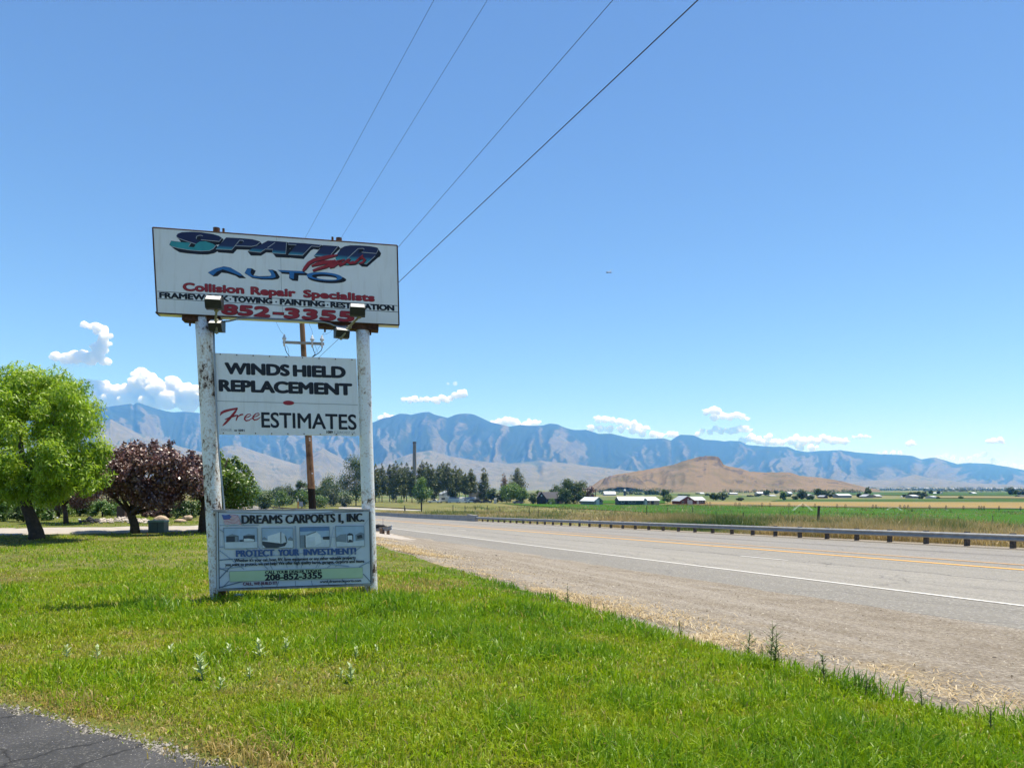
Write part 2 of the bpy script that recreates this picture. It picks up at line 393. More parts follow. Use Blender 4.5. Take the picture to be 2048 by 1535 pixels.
strip('gravel_shoulder', lambda t: edge_s(t) - .25, 11.4, -40, 175, .02, MATS['gravel'], .25, 24, True, .06)
strip('road', lambda t: 10.8 + .22 * (fbm(t * .4, 4.0, 1.0, 4) - .5) * 2, S_FAR + .5, -60, 640, .035, MATS['asphalt'], .5, 14, True, .035)
strip('far_gravel_verge', S_FAR + .35, lambda t: 31.3 + .5 * (fbm(t * .5, 9.0, 1.0, 3) - .5), -40, 175, .048, MATS['gravel'], .5, 4)
strip('white_edge_line', S_WHITE - .07, S_WHITE + .07, -60, 400, .046, MATS['white_paint'], .5)
strip('yellow_centre_line', S_YEL - .13, S_YEL + .13, -60, 400, .046, MATS['yellow_paint'], .5)
strip('far_yellow_line', S_YEL2 - .11, S_YEL2 + .11, -60, 400, .046, MATS['worn_yellow'], .5)
for k in (-2, 0, 3, 6):                                    # what is left of the lane dashes
    strip('lane_dash', 17.80, 17.93, 19.4 + 12.2 * k, 19.4 + 12.2 * k + 2.5, .0462, MATS['white_paint'], .5)

def sheet(name, pts, mat, lift=.03, sub=.8):
    """ground polygon (world x,y outline) cut into a fine grid that follows the terrain"""
    import bmesh
    from mathutils.geometry import intersect_point_line
    pts = np.asarray(pts, float)
    b = bmesh.new(); vs = [b.verts.new((x, y, 0)) for x, y in pts]; b.faces.new(vs)
    bmesh.ops.triangulate(b, faces=b.faces[:])
    for ax in (0, 1):
        lo, hi = pts[:, ax].min(), pts[:, ax].max()
        for c in np.arange(lo + sub, hi, sub):
            no = (1, 0, 0) if ax == 0 else (0, 1, 0)
            bmesh.ops.bisect_plane(b, geom=b.verts[:] + b.edges[:] + b.faces[:], plane_co=(c, c, 0), plane_no=no)
    rim = [v for v in b.verts if v.is_boundary]
    for v in b.verts: v.co.z = float(H(v.co.x, v.co.y)) + lift
    for v in rim: v.co.z -= lift + .012
    bmesh.ops.recalc_face_normals(b, faces=b.faces[:])
    me = bpy.data.meshes.new(name); b.to_mesh(me); b.free(); me.materials.append(mat)
    if len(me.polygons) and me.polygons[0].normal.z < 0: me.flip_normals()
    return structure(name, me)

# black asphalt corner in the foreground
PATCH = [(-260, 1372), (0, 1417), (28, 1419), (50, 1425), (85, 1432), (120, 1444), (160, 1455), (200, 1466), (235, 1474), (270, 1483), (300, 1491), (330, 1502), (352, 1510), (395, 1518), (450, 1534), (540, 1575), (640, 1640)]
pw = [onground(x, y)[:2] for x, y in PATCH]
_r = np.random.default_rng(4); _q = []
for a_, b_ in zip(pw[:-1], pw[1:]):
    for u_ in np.linspace(0, 1, 7)[:-1]: _q.append(a_ * (1 - u_) + b_ * u_ + _r.normal(0, .022, 2))
pw = _q
PATCH_W = [tuple(p) for p in pw] + [(-1.0, 2.2), (-2.0, 1.0), (-9.0, 1.5)]
sheet('asphalt_driveway', PATCH_W, MATS['old_asphalt'], .016, .18)
# pale gravel lane that crosses behind the trees and runs out to the highway
gl = simple('pale_lane_gravel', (.33, .29, .25), .14, 3.0, .95, bump=.4, c2=(.38, .345, .30))
LANE = [(-60, 23.2), (-18, 24.2), (-12.5, 26.6), (-9.5, 29.5), (-9.2, 33), (-7.6, 36), (-6.4, 33), (-5.6, 30.5), (-4.6, 33), (-5.6, 42), (-10, 57), (-12, 55), (-13.5, 45), (-12.2, 34.5), (-14.5, 30.2), (-20, 28.6), (-60, 28.0)]
sheet('gravel_lane', LANE, gl, .03, .8)

# fields of the valley floor
def field(name, pix, mat, lift):
    pts = []
    for x, y in pix:
        d = (EYE - PLAIN) * F / (y - HY); pts.append(((x - CX) / F * d, d))
    me = rawmesh(name, [(x, y, PLAIN + lift) for x, y in pts], [tuple(range(len(pts)))], mat)
    if me.polygons[0].normal.z < 0: me.flip_normals()
    return structure(name, me)
def cropmat(name, a, b, sc=.02):
    m, n, l, out = newmat(name); o = coords(n, l, 'Object', (1, .35, 1))
    c = ramp(n, l, noise(n, l, sc, 5, .6, o), [(.3, a), (.7, b)])
    c = mix(n, l, math_(n, l, 'MULTIPLY', noise(n, l, 2.0, 3, .7, coords(n, l)), .4), c, tuple(.5 * x for x in a))
    principled(n, l, out, c, .95, 0, .05, noise(n, l, 3, 4, .7, coords(n, l)), .6, .3); return m
alf = cropmat('alfalfa', (.036, .100, .008), (.052, .128, .012)); wheat = cropmat('ripe_grain', (.235, .17, .068), (.29, .215, .095))
dgrn = cropmat('green_crop', (.045, .092, .024), (.066, .115, .034)); stub = cropmat('stubble', (.20, .18, .085), (.24, .21, .108))
field('alfalfa_field', [(1000, 1007.5), (1220, 1009.5), (1420, 1011), (1600, 1014), (1800, 1017), (2048, 1019), (2500, 1022), (2500, 1064), (2048, 1054), (1700, 1045), (1400, 1031), (1200, 1020), (1080, 1013)], alf, .22)
field('grain_field', [(1345, 1005), (1600, 1005.2), (2048, 1006), (2500, 1006.5), (2500, 1021), (2048, 1018.4), (1800, 1016.4), (1600, 1013.4), (1420, 1010.5), (1330, 1009.5)], wheat, .30)
field('stubble_strip', [(1340, 1003.2), (1600, 1003.4), (2048, 1004.4), (2500, 1005), (2500, 1006.5), (2048, 1006), (1600, 1005.2), (1340, 1005)], stub, .26)
field('green_crop_field', [(1560, 999), (2048, 998), (2500, 998), (2500, 1004.9), (2048, 1004.2), (1600, 1003.2), (1540, 1002.5)], dgrn, .24)
field('far_grain_strip', [(1860, 992.2), (2100, 993), (2400, 993), (2400, 997.2), (2048, 996.8), (1872, 996)], stub, .4)
field('far_green_field', [(1560, 984.2), (2048, 984.2), (2400, 984), (2400, 991.6), (2048, 991.4), (1840, 990.8), (1600, 989)], dgrn, .4)
field('meadow', [(1200, 1000.5), (1330, 1000.5), (1330, 1006.5), (1200, 1007.5)], alf, .3)

# side road beyond the highway, with a dark rail along it
sr = simple('worn_side_road', (.30, .285, .265), .1, .5, .9)
def pixground(x, y): return onground(x, y, 60)[:2]
SRP = [pixground(*q) for q in ((676, 1012.5), (700, 1013.4), (745, 1015.2), (800, 1017.4), (848, 1019.3), (848, 1021), (800, 1019.8), (745, 1018.4), (700, 1017), (676, 1016))]
sheet('side_road', SRP, sr, .10, 8.0)

# ------------------------------------------------------------------ mountains
def ridgeline(pts):
    a = np.array(pts, float); return lambda x: np.interp(x, a[:, 0], a[:, 1])
def range_mesh(name, prof, depth, foot, x0, x1, dx, rows, carve, freq, seed, mat, tan_bias, back=1.25, shape=(.10, 1.75), rough=1.0):
    xs = np.arange(x0, x1 + dx, dx); q = np.concatenate([np.linspace(0, 1, rows), np.linspace(1, back, max(8, rows // 6))[1:]])
    Q, XP = np.meshgrid(q, xs, indexing='ij')
    D1 = depth(XP); D0 = foot(XP); D = D0 + (D1 - D0) * Q
    yr = prof(XP) + rough * 2.2 * (fbm(XP * .05, seed, 0, 4) - .5)
    zr = EYE + (HY - yr) / F * D1
    rat = (XP - CX) / F
    U = XP * freq * .01
    q1 = np.clip(Q, 0, 1)
    U = U + 1.5 * Q * (fbm(U * .35, seed * 1.7, 4.2, 2) - .5) * 2
    warp = 1.2 * (fbm(U * .9 + seed, Q * 2.6, 1.5, 5) - .5) * 2
    def ridged(u, v, z):
        return 1 - np.abs(2 * vnoise(u, v, z + seed) - 1)
    r1 = ridged(U + warp * .55 + .3 * Q, Q * .55, 3.1); r2 = ridged(U * 2.3 + warp * 1.1, Q * 1.6, 7.7); r3 = ridged(U * 5.3 + warp * 2, Q * 4.1, 11.3); r4 = ridged(U * 11 + warp * 4, Q * 9.0, 17.3)
    g = .44 * r1 ** 1.2 + .27 * r2 + .18 * r3 + .11 * r4
    w = np.sin(np.pi * np.clip(q1, 0, 1) ** .85) ** .8
    lin = shape[0] * q1 + (1 - shape[0]) * q1 ** shape[1]
    z = PLAIN + (zr - PLAIN) * (lin + w * carve * (g - .42) * (.45 + .55 * q1 ** .5))
    fall = np.clip((Q - 1) / max(back - 1, 1e-6), 0, 1)
    z = np.where(Q > 1, PLAIN + (zr - PLAIN) * (1 - fall ** 1.1) , z)
    z = np.maximum(z, PLAIN - 4 + 3.9 * (Q > 0))
    v = np.stack([rat * D, D, z], -1)
    nr, nc = Q.shape
    i = np.arange(nr - 1)[:, None]; k = np.arange(nc - 1)[None, :]
    quads = np.stack([i * nc + k, i * nc + k + 1, (i + 1) * nc + k + 1, (i + 1) * nc + k], -1).reshape(-1, 4)
    # woods: higher up, in the gullies and on the shady sides; grass and scree on spurs and low slopes
    dzx = np.gradient(z, axis=1)
    asp = np.tanh(dzx / (np.abs(dzx).mean() * 1.5 + 1e-6))
    forest = .95 * (q1 - .42) + 1.25 * (.46 - g) + .30 * asp + 1.5 * (fbm(U * 5.0 + warp * 1.5, Q * 5.0, seed + 5, 6) - .5) - tan_bias
    me = rawmesh(name, v.reshape(-1, 3), quads, mat, {'wood': forest.ravel(), 'up': q1.ravel()}, smooth=True)
    return structure(name, me)
def rangemat(name, woods, tans, sc):
    m, n, l, out = newmat(name); o = coords(n, l)
    a = n.new('ShaderNodeAttribute'); a.attribute_name = 'wood'
    f = math_(n, l, 'ADD', a.outputs['Fac'], math_(n, l, 'MULTIPLY', math_(n, l, 'SUBTRACT', noise(n, l, sc, 7, .72, o), .5), 1.5))
    w = ramp(n, l, f, [(.26, (0, 0, 0)), (.60, (1, 1, 1))])
    ct = ramp(n, l, noise(n, l, sc * .6, 5, .65, o), [(.3, tans[0]), (.5, tans[1]), (.7, tans[2])])
    cw = ramp(n, l, noise(n, l, sc * 2, 5, .7, o), [(.35, woods[0]), (.65, woods[1])])
    principled(n, l, out, mix(n, l, w, ct, cw), 1.0, 0, 0.0); return m
RIDGE = ridgeline([(-1500, 830), (-600, 800), (-200, 815), (100, 812), (168, 810), (190, 809), (216, 813), (240, 810), (262, 806.5), (267, 809), (272, 805), (282, 806), (300, 813), (318, 818), (330, 821), (350, 824), (375, 823), (398, 825), (440, 838), (500, 846), (560, 852), (620, 848), (680, 853), (720, 850), (745, 845), (762, 838), (780, 833), (800, 826), (822, 829), (845, 824), (858, 823), (870, 829), (895, 835), (910, 829), (930, 827), (950, 829), (965, 836), (980, 843), (1000, 848), (1020, 852.5), (1040, 849), (1060, 851), (1085, 850), (1100, 846), (1115, 848), (1130, 855), (1150, 859.5), (1172, 859.5), (1198, 867), (1225, 867), (1260, 875.5), (1295, 877.5), (1330, 876), (1342, 880), (1355, 871), (1363, 868.5), (1388, 870), (1396, 873.5), (1408, 879), (1430, 879), (1450, 882), (1460, 880), (1480, 882.5), (1494, 889), (1530, 892), (1575, 893), (1590, 899), (1610, 903), (1650, 901), (1680, 899), (1700, 903), (1750, 907), (1800, 909), (1825, 911), (1843, 918), (1870, 914), (1885, 918), (1900, 923), (1915, 927), (1930, 925), (1975, 927), (2010, 932), (2048, 940), (2150, 952), (2400, 962), (3200, 968)])
FOOTR = ridgeline([(-1500, 900), (-400, 890), (0, 882), (150, 866), (200, 845), (222, 838), (245, 850), (272, 864), (310, 876), (350, 890), (420, 908), (445, 893), (470, 888), (520, 905), (600, 930), (625, 905), (645, 895), (700, 925), (745, 930), (790, 918), (830, 905), (860, 900), (900, 912), (960, 922), (1020, 927), (1080, 920), (1150, 928), (1250, 940), (1350, 950), (1500, 955), (1700, 963), (1790, 957), (1830, 948), (1860, 956), (1950, 966), (2048, 969), (2400, 972), (3200, 974)])
mtn = rangemat('mountain_slopes', ((.022, .034, .018), (.040, .054, .028)), ((.080, .076, .048), (.112, .106, .068), (.152, .140, .090)), .011)
mtn2 = rangemat('foothill_slopes', ((.060, .075, .045), (.10, .11, .068)), ((.104, .098, .062), (.140, .130, .084), (.178, .162, .110)), .010)
range_mesh('mountains', RIDGE, lambda x: 10000 + 2.2 * np.clip(x - 700, 0, 1600) ** 1.05, lambda x: 5800 + .9 * np.clip(x - 700, 0, 1600), -1500, 3200, 3, 170, .50, 1.35, 2.0, mtn, -.74)
range_mesh('foothills', FOOTR, lambda x: 7000 + .9 * np.clip(x - 700, 0, 1600), lambda x: 4300 + .8 * np.clip(x - 700, 0, 1600), -1500, 3200, 3, 110, .5, 1.3, 6.0, mtn2, -.06, 1.35, (.35, 1.3), .6)

# the brown butte standing in the valley
BUTTE = ridgeline([(1150, 979.5), (1182, 973), (1200, 959), (1230, 949), (1280, 941), (1310, 935.5), (1340, 930.5), (1370, 920.5), (1395, 914), (1410, 912), (1424, 911), (1438, 914), (1443, 921), (1447, 928), (1460, 933), (1480, 936), (1500, 942.5), (1530, 944), (1560, 944), (1580, 943.5), (1600, 951), (1640, 954.5), (1670, 958.5), (1700, 966), (1730, 973.5), (1760, 979.5)])
def butte():
    xs = np.arange(1150, 1761, 1.5); q = np.concatenate([np.linspace(0, 1, 90), np.linspace(1, 2, 30)[1:]])
    Q, XP = np.meshgrid(q, xs, indexing='ij'); q1 = np.clip(Q, 0, 1)
    D = 1420 + 330 * Q + 60 * np.sin(XP * .012)
    D1 = 1750 + 60 * np.sin(XP * .012)
    cap = sstep(1375, 1400, XP) * (1 - sstep(1440, 1450, XP))
    yr = BUTTE(XP) + .9 * (fbm(XP * .18, 1.0, 0, 3) - .5) * (1 + 2.0 * cap)
    zr = EYE + (HY - yr) / F * D1
    g = .6 * (1 - np.abs(2 * vnoise(XP * .016 + .8 * fbm(XP * .02, Q * 2, 3, 3), Q * .9, 2) - 1)) + .4 * (1 - np.abs(2 * vnoise(XP * .05, Q * 3, 5) - 1))
    lin = np.clip(q1, 0, 1) ** 1.25
    cliff = cap * sstep(.84, .9, q1) * .0 
    z = PLAIN + (zr - PLAIN) * (lin + np.sin(np.pi * q1) * .34 * (g - .5))
    # cap rock: the last tenth rises as a cliff
    lo = PLAIN + (zr - PLAIN) * (.88 * np.clip(q1 / .93, 0, 1) ** 1.2 + np.sin(np.pi * q1) * .2 * (g - .5))
    zc = lo + (zr - lo) * sstep(.91, .95, q1)
    z = z * (1 - cap) + zc * cap
    # low rocky knoll in front at the left end
    kx = np.exp(-((XP - 1245) / 48) ** 4); kz = 36 * kx * np.exp(-((Q - .22) / .2) ** 2) * (.75 + .5 * fbm(XP * .1, Q * 8, 4, 3))
    z = np.maximum(z, PLAIN + kz)
    z = np.where(Q > 1, PLAIN + (zr - PLAIN) * (1 - np.clip(Q - 1, 0, 1) ** 1.2), z) + np.where((Q > 0) & (Q < 2), 2.0 * (fbm(XP * .12, Q * 14, 3, 4) - .5), -2)
    rock = cap * sstep(.88, .93, q1) * (.22 + .6 * (fbm(XP * .2, Q * 20, 6, 3))) + .95 * kx * sstep(8, 20, kz) * sstep(.42, .56, fbm(XP * .06, Q * 13, 8, 4)) + .9 * sstep(.64, .72, fbm(XP * .05, Q * 10, 12, 4)) * sstep(.25, .4, q1)
    v = np.stack([(XP - CX) / F * D, D, z], -1); nr, nc = Q.shape
    i = np.arange(nr - 1)[:, None]; k = np.arange(nc - 1)[None, :]
    quads = np.stack([i * nc + k, i * nc + k + 1, (i + 1) * nc + k + 1, (i + 1) * nc + k], -1).reshape(-1, 4)
    m, n, l, out = newmat('butte_slopes'); o = coords(n, l)
    a = n.new('ShaderNodeAttribute'); a.attribute_name = 'rock'
    c = ramp(n, l, noise(n, l, .011, 6, .66, o), [(.34, (.120, .108, .072)), (.46, (.165, .130, .086)), (.56, (.200, .150, .100)), (.68, (.140, .124, .082))])
    sp = n.new('ShaderNodeTexVoronoi'); sp.inputs['Scale'].default_value = .11; l.new(o, sp.inputs['Vector'])
    c = mix(n, l, math_(n, l, 'MULTIPLY', ramp(n, l, sp.outputs['Distance'], [(.16, (1, 1, 1)), (.28, (0, 0, 0))]), ramp(n, l, noise(n, l, .012, 4, .6, o), [(.5, (0, 0, 0)), (.62, (.9, .9, .9))])), c, (.13, .13, .08))
    rk = ramp(n, l, noise(n, l, .09, 5, .7, o), [(.3, (.07, .06, .05)), (.7, (.17, .14, .115))])
    rf = math_(n, l, 'ADD', a.outputs['Fac'], math_(n, l, 'MULTIPLY', math_(n, l, 'SUBTRACT', noise(n, l, .05, 5, .7, o), .5), .8))
    c = mix(n, l, ramp(n, l, rf, [(.42, (0, 0, 0)), (.6, (1, 1, 1))]), c, rk)
    principled(n, l, out, c, 1.0, 0, 0, noise(n, l, .12, 5, .7, o), .7, 4.0)
    structure('butte', rawmesh('butte', v.reshape(-1, 3), quads, m, {'rock': rock.ravel()}, smooth=True))
butte()

# ------------------------------------------------------------------ clouds (beyond the haze, above and behind the range)
def cloudmat(dens):
    k = 'cloud%g' % dens
    if k in MATS: return MATS[k]
    m, n, l, out = newmat('cloud_vapour')
    v = n.new('ShaderNodeVolumePrincipled'); v.inputs['Color'].default_value = (1, 1, 1, 1); v.inputs['Absorption Color'].default_value = (1, 1, 1, 1)
    v.inputs['Density'].default_value = dens; v.inputs['Anisotropy'].default_value = 0.0; l.new(v.outputs[0], out.inputs['Volume'])
    try: m.cycles.homogeneous_volume = True
    except Exception: pass
    MATS[k] = m; return m
CD = 34000.0
def cloud(label, blobs, wisp=0.0, seed=0, kids=10, dense=1.0):
    """puffs of vapour fused into one closed skin, filled with an even scattering volume"""
    r_ = np.random.default_rng(100 + seed); V, Fc = [], []; off = 0
    v0, f0 = ico(2); f0 = np.array(f0); sc = CD / F
    def puff(c, r):
        nonlocal off
        k = r_.random() * 50
        nn = 1 + .35 * (2 * fbm(v0[:, 0] * 1.6 + k, v0[:, 1] * 1.6 + k * .7, v0[:, 2] * 1.6, 3) - 1)
        V.append(c + v0 * (r * nn)[:, None]); Fc.append(f0 + off); off += len(v0)
    for (x, y, r) in blobs:
        c = P(x, y, CD) + np.array((0, r_.normal() * r * sc * .4, 0)); R = r * sc * (1.5 if r < 7 else 1.2)
        puff(c, R * .85)
        for j in range(kids):
            d = r_.normal(size=3); d /= np.linalg.norm(d); d[2] = d[2] * .8 + .1
            puff(c + d * R * np.array((1.25, 1, .8)) * r_.uniform(.6, 1.05), R * r_.uniform(.16, .44))
    c = P(*np.mean(np.array(blobs)[:, :2], 0), CD)
    me = rawmesh('cloud', (np.concatenate(V) - c) , np.concatenate(Fc), None)
    o = link('cloud', me)
    md = o.modifiers.new('fuse', 'REMESH'); md.mode = 'VOXEL'; md.voxel_size = max(28.0, .32 * sc * np.mean([b[2] for b in blobs]) * .5)
    dg = bpy.context.evaluated_depsgraph_get(); m2 = bpy.data.meshes.new_from_object(o.evaluated_get(dg))
    o.modifiers.clear(); o.data = m2; bpy.data.meshes.remove(me); me = m2; me.name = 'cloud'
    n = len(me.vertices); co = np.empty(n * 3, np.float32); me.vertices.foreach_get('co', co); co = co.reshape(-1, 3).astype(float)
    no = np.empty(n * 3, np.float32); me.vertices.foreach_get('normal', no); no = no.reshape(-1, 3)
    a = 1 / 210.0
    co += no * (120 * (fbm(co[:, 0] * a, co[:, 1] * a, co[:, 2] * a + seed, 4) - .5))[:, None]
    me.vertices.foreach_set('co', co.astype(np.float32).ravel()); me.update()
    me.materials.clear(); me.materials.append(cloudmat(.016 * dense ** 2))
    o.location = c; tag(o, label, 'cloud', 'clouds over the mountains')
cloud('hook shaped white cloud curling upward left of the sign', [(170, 650, 6), (184, 651, 7), (196, 655, 9), (206, 663, 11), (211, 675, 11), (206, 688, 12), (200, 700, 13), (195, 712, 13), (180, 716, 14), (163, 712, 13), (148, 713, 13), (130, 717, 11), (115, 713, 10), (106, 714, 7), (210, 722, 9), (218, 724, 6)], .05, 1, 8)
cloud('thin torn wisp hanging under the hook shaped cloud', [(125, 728, 8), (138, 735, 9), (128, 742, 8), (165, 730, 8), (178, 728, 7), (150, 726, 9)], .05, 2, 4, .22)
cloud('long bank of bright cumulus behind the left mountains', [(112, 766, 9), (128, 768, 12), (148, 772, 15), (170, 772, 15), (196, 775, 16), (212, 778, 14), (232, 785, 17), (253, 781, 14), (262, 790, 18), (283, 746, 13), (290, 756, 14), (297, 768, 18), (280, 775, 18), (308, 775, 19), (322, 782, 18), (348, 762, 10), (352, 772, 14), (365, 782, 16), (385, 786, 16), (398, 782, 13), (405, 795, 18), (150, 795, 20), (185, 797, 22), (222, 802, 20), (260, 806, 18), (300, 800, 22), (340, 800, 22), (375, 808, 18), (425, 800, 16), (450, 808, 14)], 0, 3, 10)
cloud('small cloud peeking out above the bright green willow', [(44, 748, 7), (54, 745, 8), (66, 748, 7), (74, 753, 6)], .05, 4, 8, .75)
cloud('row of little puffs ending in a round ball right of the sign', [(808, 799, 4), (820, 800, 5), (829, 797, 6), (843, 799, 4), (854, 799, 5), (866, 799, 5), (874, 801, 6), (885, 796, 7), (895, 800, 5), (902, 796, 4), (910, 790, 5), (921, 788, 8), (928, 786, 8)], 0, 5, 8)
cloud('tiny faint cloud scrap above the row of puffs', [(896, 767, 3), (910, 766, 4)], 0, 6, 5, .35)
cloud('bright cloud rising behind the dip right of the double peak', [(985, 848, 7), (997, 843, 8), (1010, 842, 9), (1024, 843, 8), (1036, 847, 7), (1050, 849, 6), (1060, 844, 7), (1069, 846, 6)], 0, 7, 8)
cloud('small cloud just right of the sign post above the ridge', [(762, 836, 6), (773, 834, 6), (784, 834, 4)], 0, 8, 6)
cloud('two tiered cumulus sitting on the ridge above the butte', [(1197, 838, 6), (1212, 838, 6), (1225, 840, 7), (1238, 842, 6), (1252, 846, 8), (1267, 848, 8), (1280, 852, 7), (1290, 856, 5), (1182, 856, 6), (1200, 857, 7), (1220, 858, 8), (1242, 858, 8), (1264, 860, 8), (1285, 867, 8), (1305, 868, 7), (1320, 871, 6), (1340, 868, 7), (1350, 870, 6)], 0, 9, 7)
cloud('detached cumulus high over the flat topped peak', [(1414, 823, 7), (1424, 821, 8), (1434, 822, 8), (1428, 834, 6), (1447, 831, 6), (1460, 833, 6), (1474, 830, 7), (1484, 832, 7), (1494, 837, 4)], 0, 10, 8)
cloud('pair of small puffs below the high cumulus', [(1395, 868, 4), (1405, 861, 4), (1420, 864, 5), (1430, 858, 7), (1441, 862, 6), (1460, 862, 6), (1470, 860, 6), (1482, 857, 7), (1491, 857, 6), (1497, 861, 4)], 0, 11, 8)
cloud('broad cumulus bank behind the ridge right of the butte', [(1485, 883, 6), (1496, 878, 7), (1505, 874, 8), (1517, 880, 8), (1530, 885, 8), (1539, 873, 7), (1548, 884, 8), (1563, 885, 7), (1580, 881, 8), (1594, 876, 8), (1606, 882, 9), (1620, 880, 8), (1632, 882, 8), (1645, 874, 7), (1653, 878, 7), (1665, 881, 6), (1676, 881, 6), (1690, 882, 6), (1600, 892, 9), (1625, 895, 8)], 0, 12, 8)
cloud('flat little cloud right of the broad cumulus bank', [(1708, 873, 3), (1720, 872, 4), (1733, 872, 4), (1741, 873, 3)], 0, 13, 6, .8)
cloud('single tiny puff of cloud low in the right sky', [(1816, 887, 4), (1824, 885.5, 4.5), (1831, 888, 3)], 0, 14, 6, .8)
cloud('single small round cloud near the right edge of the sky', [(1979, 882, 4), (1988, 880, 5), (1997, 880, 5), (2006, 883, 4)], 0, 15, 7)
cloud('low streak of cloud touching the far right ridge', [(1758, 907, 3), (1770, 906, 4), (1785, 905, 4), (1800, 905, 4)], 0, 16, 6, .7)
cloud('faint spread out cloud fading over the far right range', [(1878, 913, 4), (1890, 911, 5), (1905, 915, 5), (1922, 920, 5), (1940, 916, 5), (1955, 911, 5), (1968, 907, 5), (1985, 921, 5), (2005, 926, 5), (2030, 931, 5), (2048, 935, 5)], .05, 17, 6, .4)

# ------------------------------------------------------------------ haze
def haze():
    m, n, l, out = newmat('haze_air')
    v = n.new('ShaderNodeVolumePrincipled')
    v.inputs['Color'].default_value = (.10, .36, 1.0, 1); v.inputs['Absorption Color'].default_value = (1, 1, 1, 1)
    v.inputs['Density'].default_value = 0.90e-4; v.inputs['Anisotropy'].default_value = 0.0
    l.new(v.outputs[0], out.inputs['Volume'])
    b = MB().box((0, 9500, 845), (52000, 21000, 1710)); o = stuff('haze', b.mesh('haze', m))
    try: m.cycles.homogeneous_volume = True
    except Exception: pass
haze()

# ------------------------------------------------------------------ the roadside sign
SA = np.array((-5.10, 10.06)); SB = np.array((-1.746, 10.82))
AX = np.array((*(SB - SA), 0.0)); AX /= np.linalg.norm(AX)
NS = np.array((AX[1], -AX[0], 0.0))                      # towards the viewer
ZZ = np.array((0, 0, 1.0))
def PL(px, py, off=0.0):
    a, b = ray(px, py); d = np.array((a, 1.0, b)); o = np.array((0, 0, EYE))
    p0 = np.array((*SA, 0.0)) + NS * off
    t = np.dot(p0 - o, NS) / np.dot(d, NS); return o + d * t
SIGN_L = PL(590, 1197, -.12); SIGN_L[2] = 0.0
SIGN = Thing('roadside_sign', 'tall white roadside sign with rust spotted posts, three boards and small floodlights', 'sign', SIGN_L)

class Flat:
    """painted shapes given as polygons in photo pixels, laid on the sign plane at a small offset"""
    def __init__(s, off): s.v = []; s.f = []; s.off = off
    def poly(s, pts, off=0.0):
        q = [Vector((x, -y, 0)) for x, y in pts]
        tri = tessellate_polygon([q]); o = len(s.v)
        s.v += [PL(x, y, s.off + off) for x, y in pts]
        for t in tri:
            a, b, c = (q[i] for i in t)
            if ((b - a).cross(c - a)).z < 0: t = (t[0], t[2], t[1])
            s.f.append(tuple(o + i for i in t))
        return s
    def line(s, pts, w, off=0.0, taper=None):
        pts = [np.array(p, float) for p in pts]; n = len(pts)
        w = [w] * n if np.isscalar(w) else w
        L, R = [], []
        for i, p in enumerate(pts):
            d = pts[min(i + 1, n - 1)] - pts[max(0, i - 1)]; d = d / (np.linalg.norm(d) + 1e-9)
            m = np.array((-d[1], d[0])) * w[i] / 2; L.append(p + m); R.append(p - m)
        for i in range(n - 1): s.poly([L[i], L[i + 1], R[i + 1], R[i]], off + .00003 * (i % 2))
        return s
    def disc(s, x, y, rx, ry, rot=0, off=0.0, n=28):
        c, d = math.cos(rot), math.sin(rot)
        return s.poly([(x + rx * math.cos(a) * c - ry * math.sin(a) * d, y + rx * math.cos(a) * d + ry * math.sin(a) * c) for a in [2 * math.pi * k / n for k in range(n)]], off)
    def text(s, body, x0, y0, x1, y1, h, bold=(0, 0), shear=0.0, lean=-.03, off=0.0):
        """body fitted between two baseline points, capital height h pixels; bold = spread in pixels (across, up)"""
        v, f = glyphs(body)
        ux, uy = (x1 - x0), (y1 - y0)
        nb = [(0, 0)]
        if bold[0] or bold[1]:
            nb = [(bold[0] * math.cos(a), bold[1] * math.sin(a)) for a in [2 * math.pi * k / 10 for k in range(10)]] + [(bold[0] * .5, 0), (-bold[0] * .5, 0)]
        bx = bold[0]
        for k, (dx, dy) in enumerate(nb):
            o = len(s.v)
            L = math.hypot(ux, uy); kx = (L - 2 * bx) / L
            for a, b in v:
                q = a * kx + bx / L
                x = x0 + ux * q + (lean + shear) * b * h * -(-1) + dx; y = y0 + uy * q - b * h + dy
                s.v.append(PL(x, y, s.off + off + .00012 * k))
            s.f += [tuple(o + i for i in t) for t in f]
        return s
    def make(s, name, mat, parent, label=None):
        m = MB(); m.v = [tuple(p) for p in s.v]; m.f = s.f
        return SIGN.part(name, m, mat, parent, label=label)
_G = {}
def glyphs(body):
    if body in _G: return _G[body]
    c = bpy.data.curves.new('t', 'FONT'); c.body = body; c.resolution_u = 4
    o = bpy.data.objects.new('t', c); COL.objects.link(o)
    me = bpy.data.meshes.new_from_object(o.evaluated_get(bpy.context.evaluated_depsgraph_get()))
    v = np.array([q.co[:2] for q in me.vertices]); f = [tuple(q.vertices) for q in me.polygons]
    bpy.data.objects.remove(o); bpy.data.curves.remove(c); bpy.data.meshes.remove(me)
    cap = 0.729                                   # capital height of the built-in font
    if 'H' not in _G and body != 'H':
        hv, _ = glyphs('H'); 
    if body == 'H': capv = v[:, 1].max(); _G['cap'] = capv
    v = np.stack([(v[:, 0] - v[:, 0].min()) / (v[:, 0].max() - v[:, 0].min()), v[:, 1] / _G['cap']], 1)
    # faces must look at the viewer: (x right, y up) is counter clockwise in the font
    _G[body] = (v, f); return _G[body]

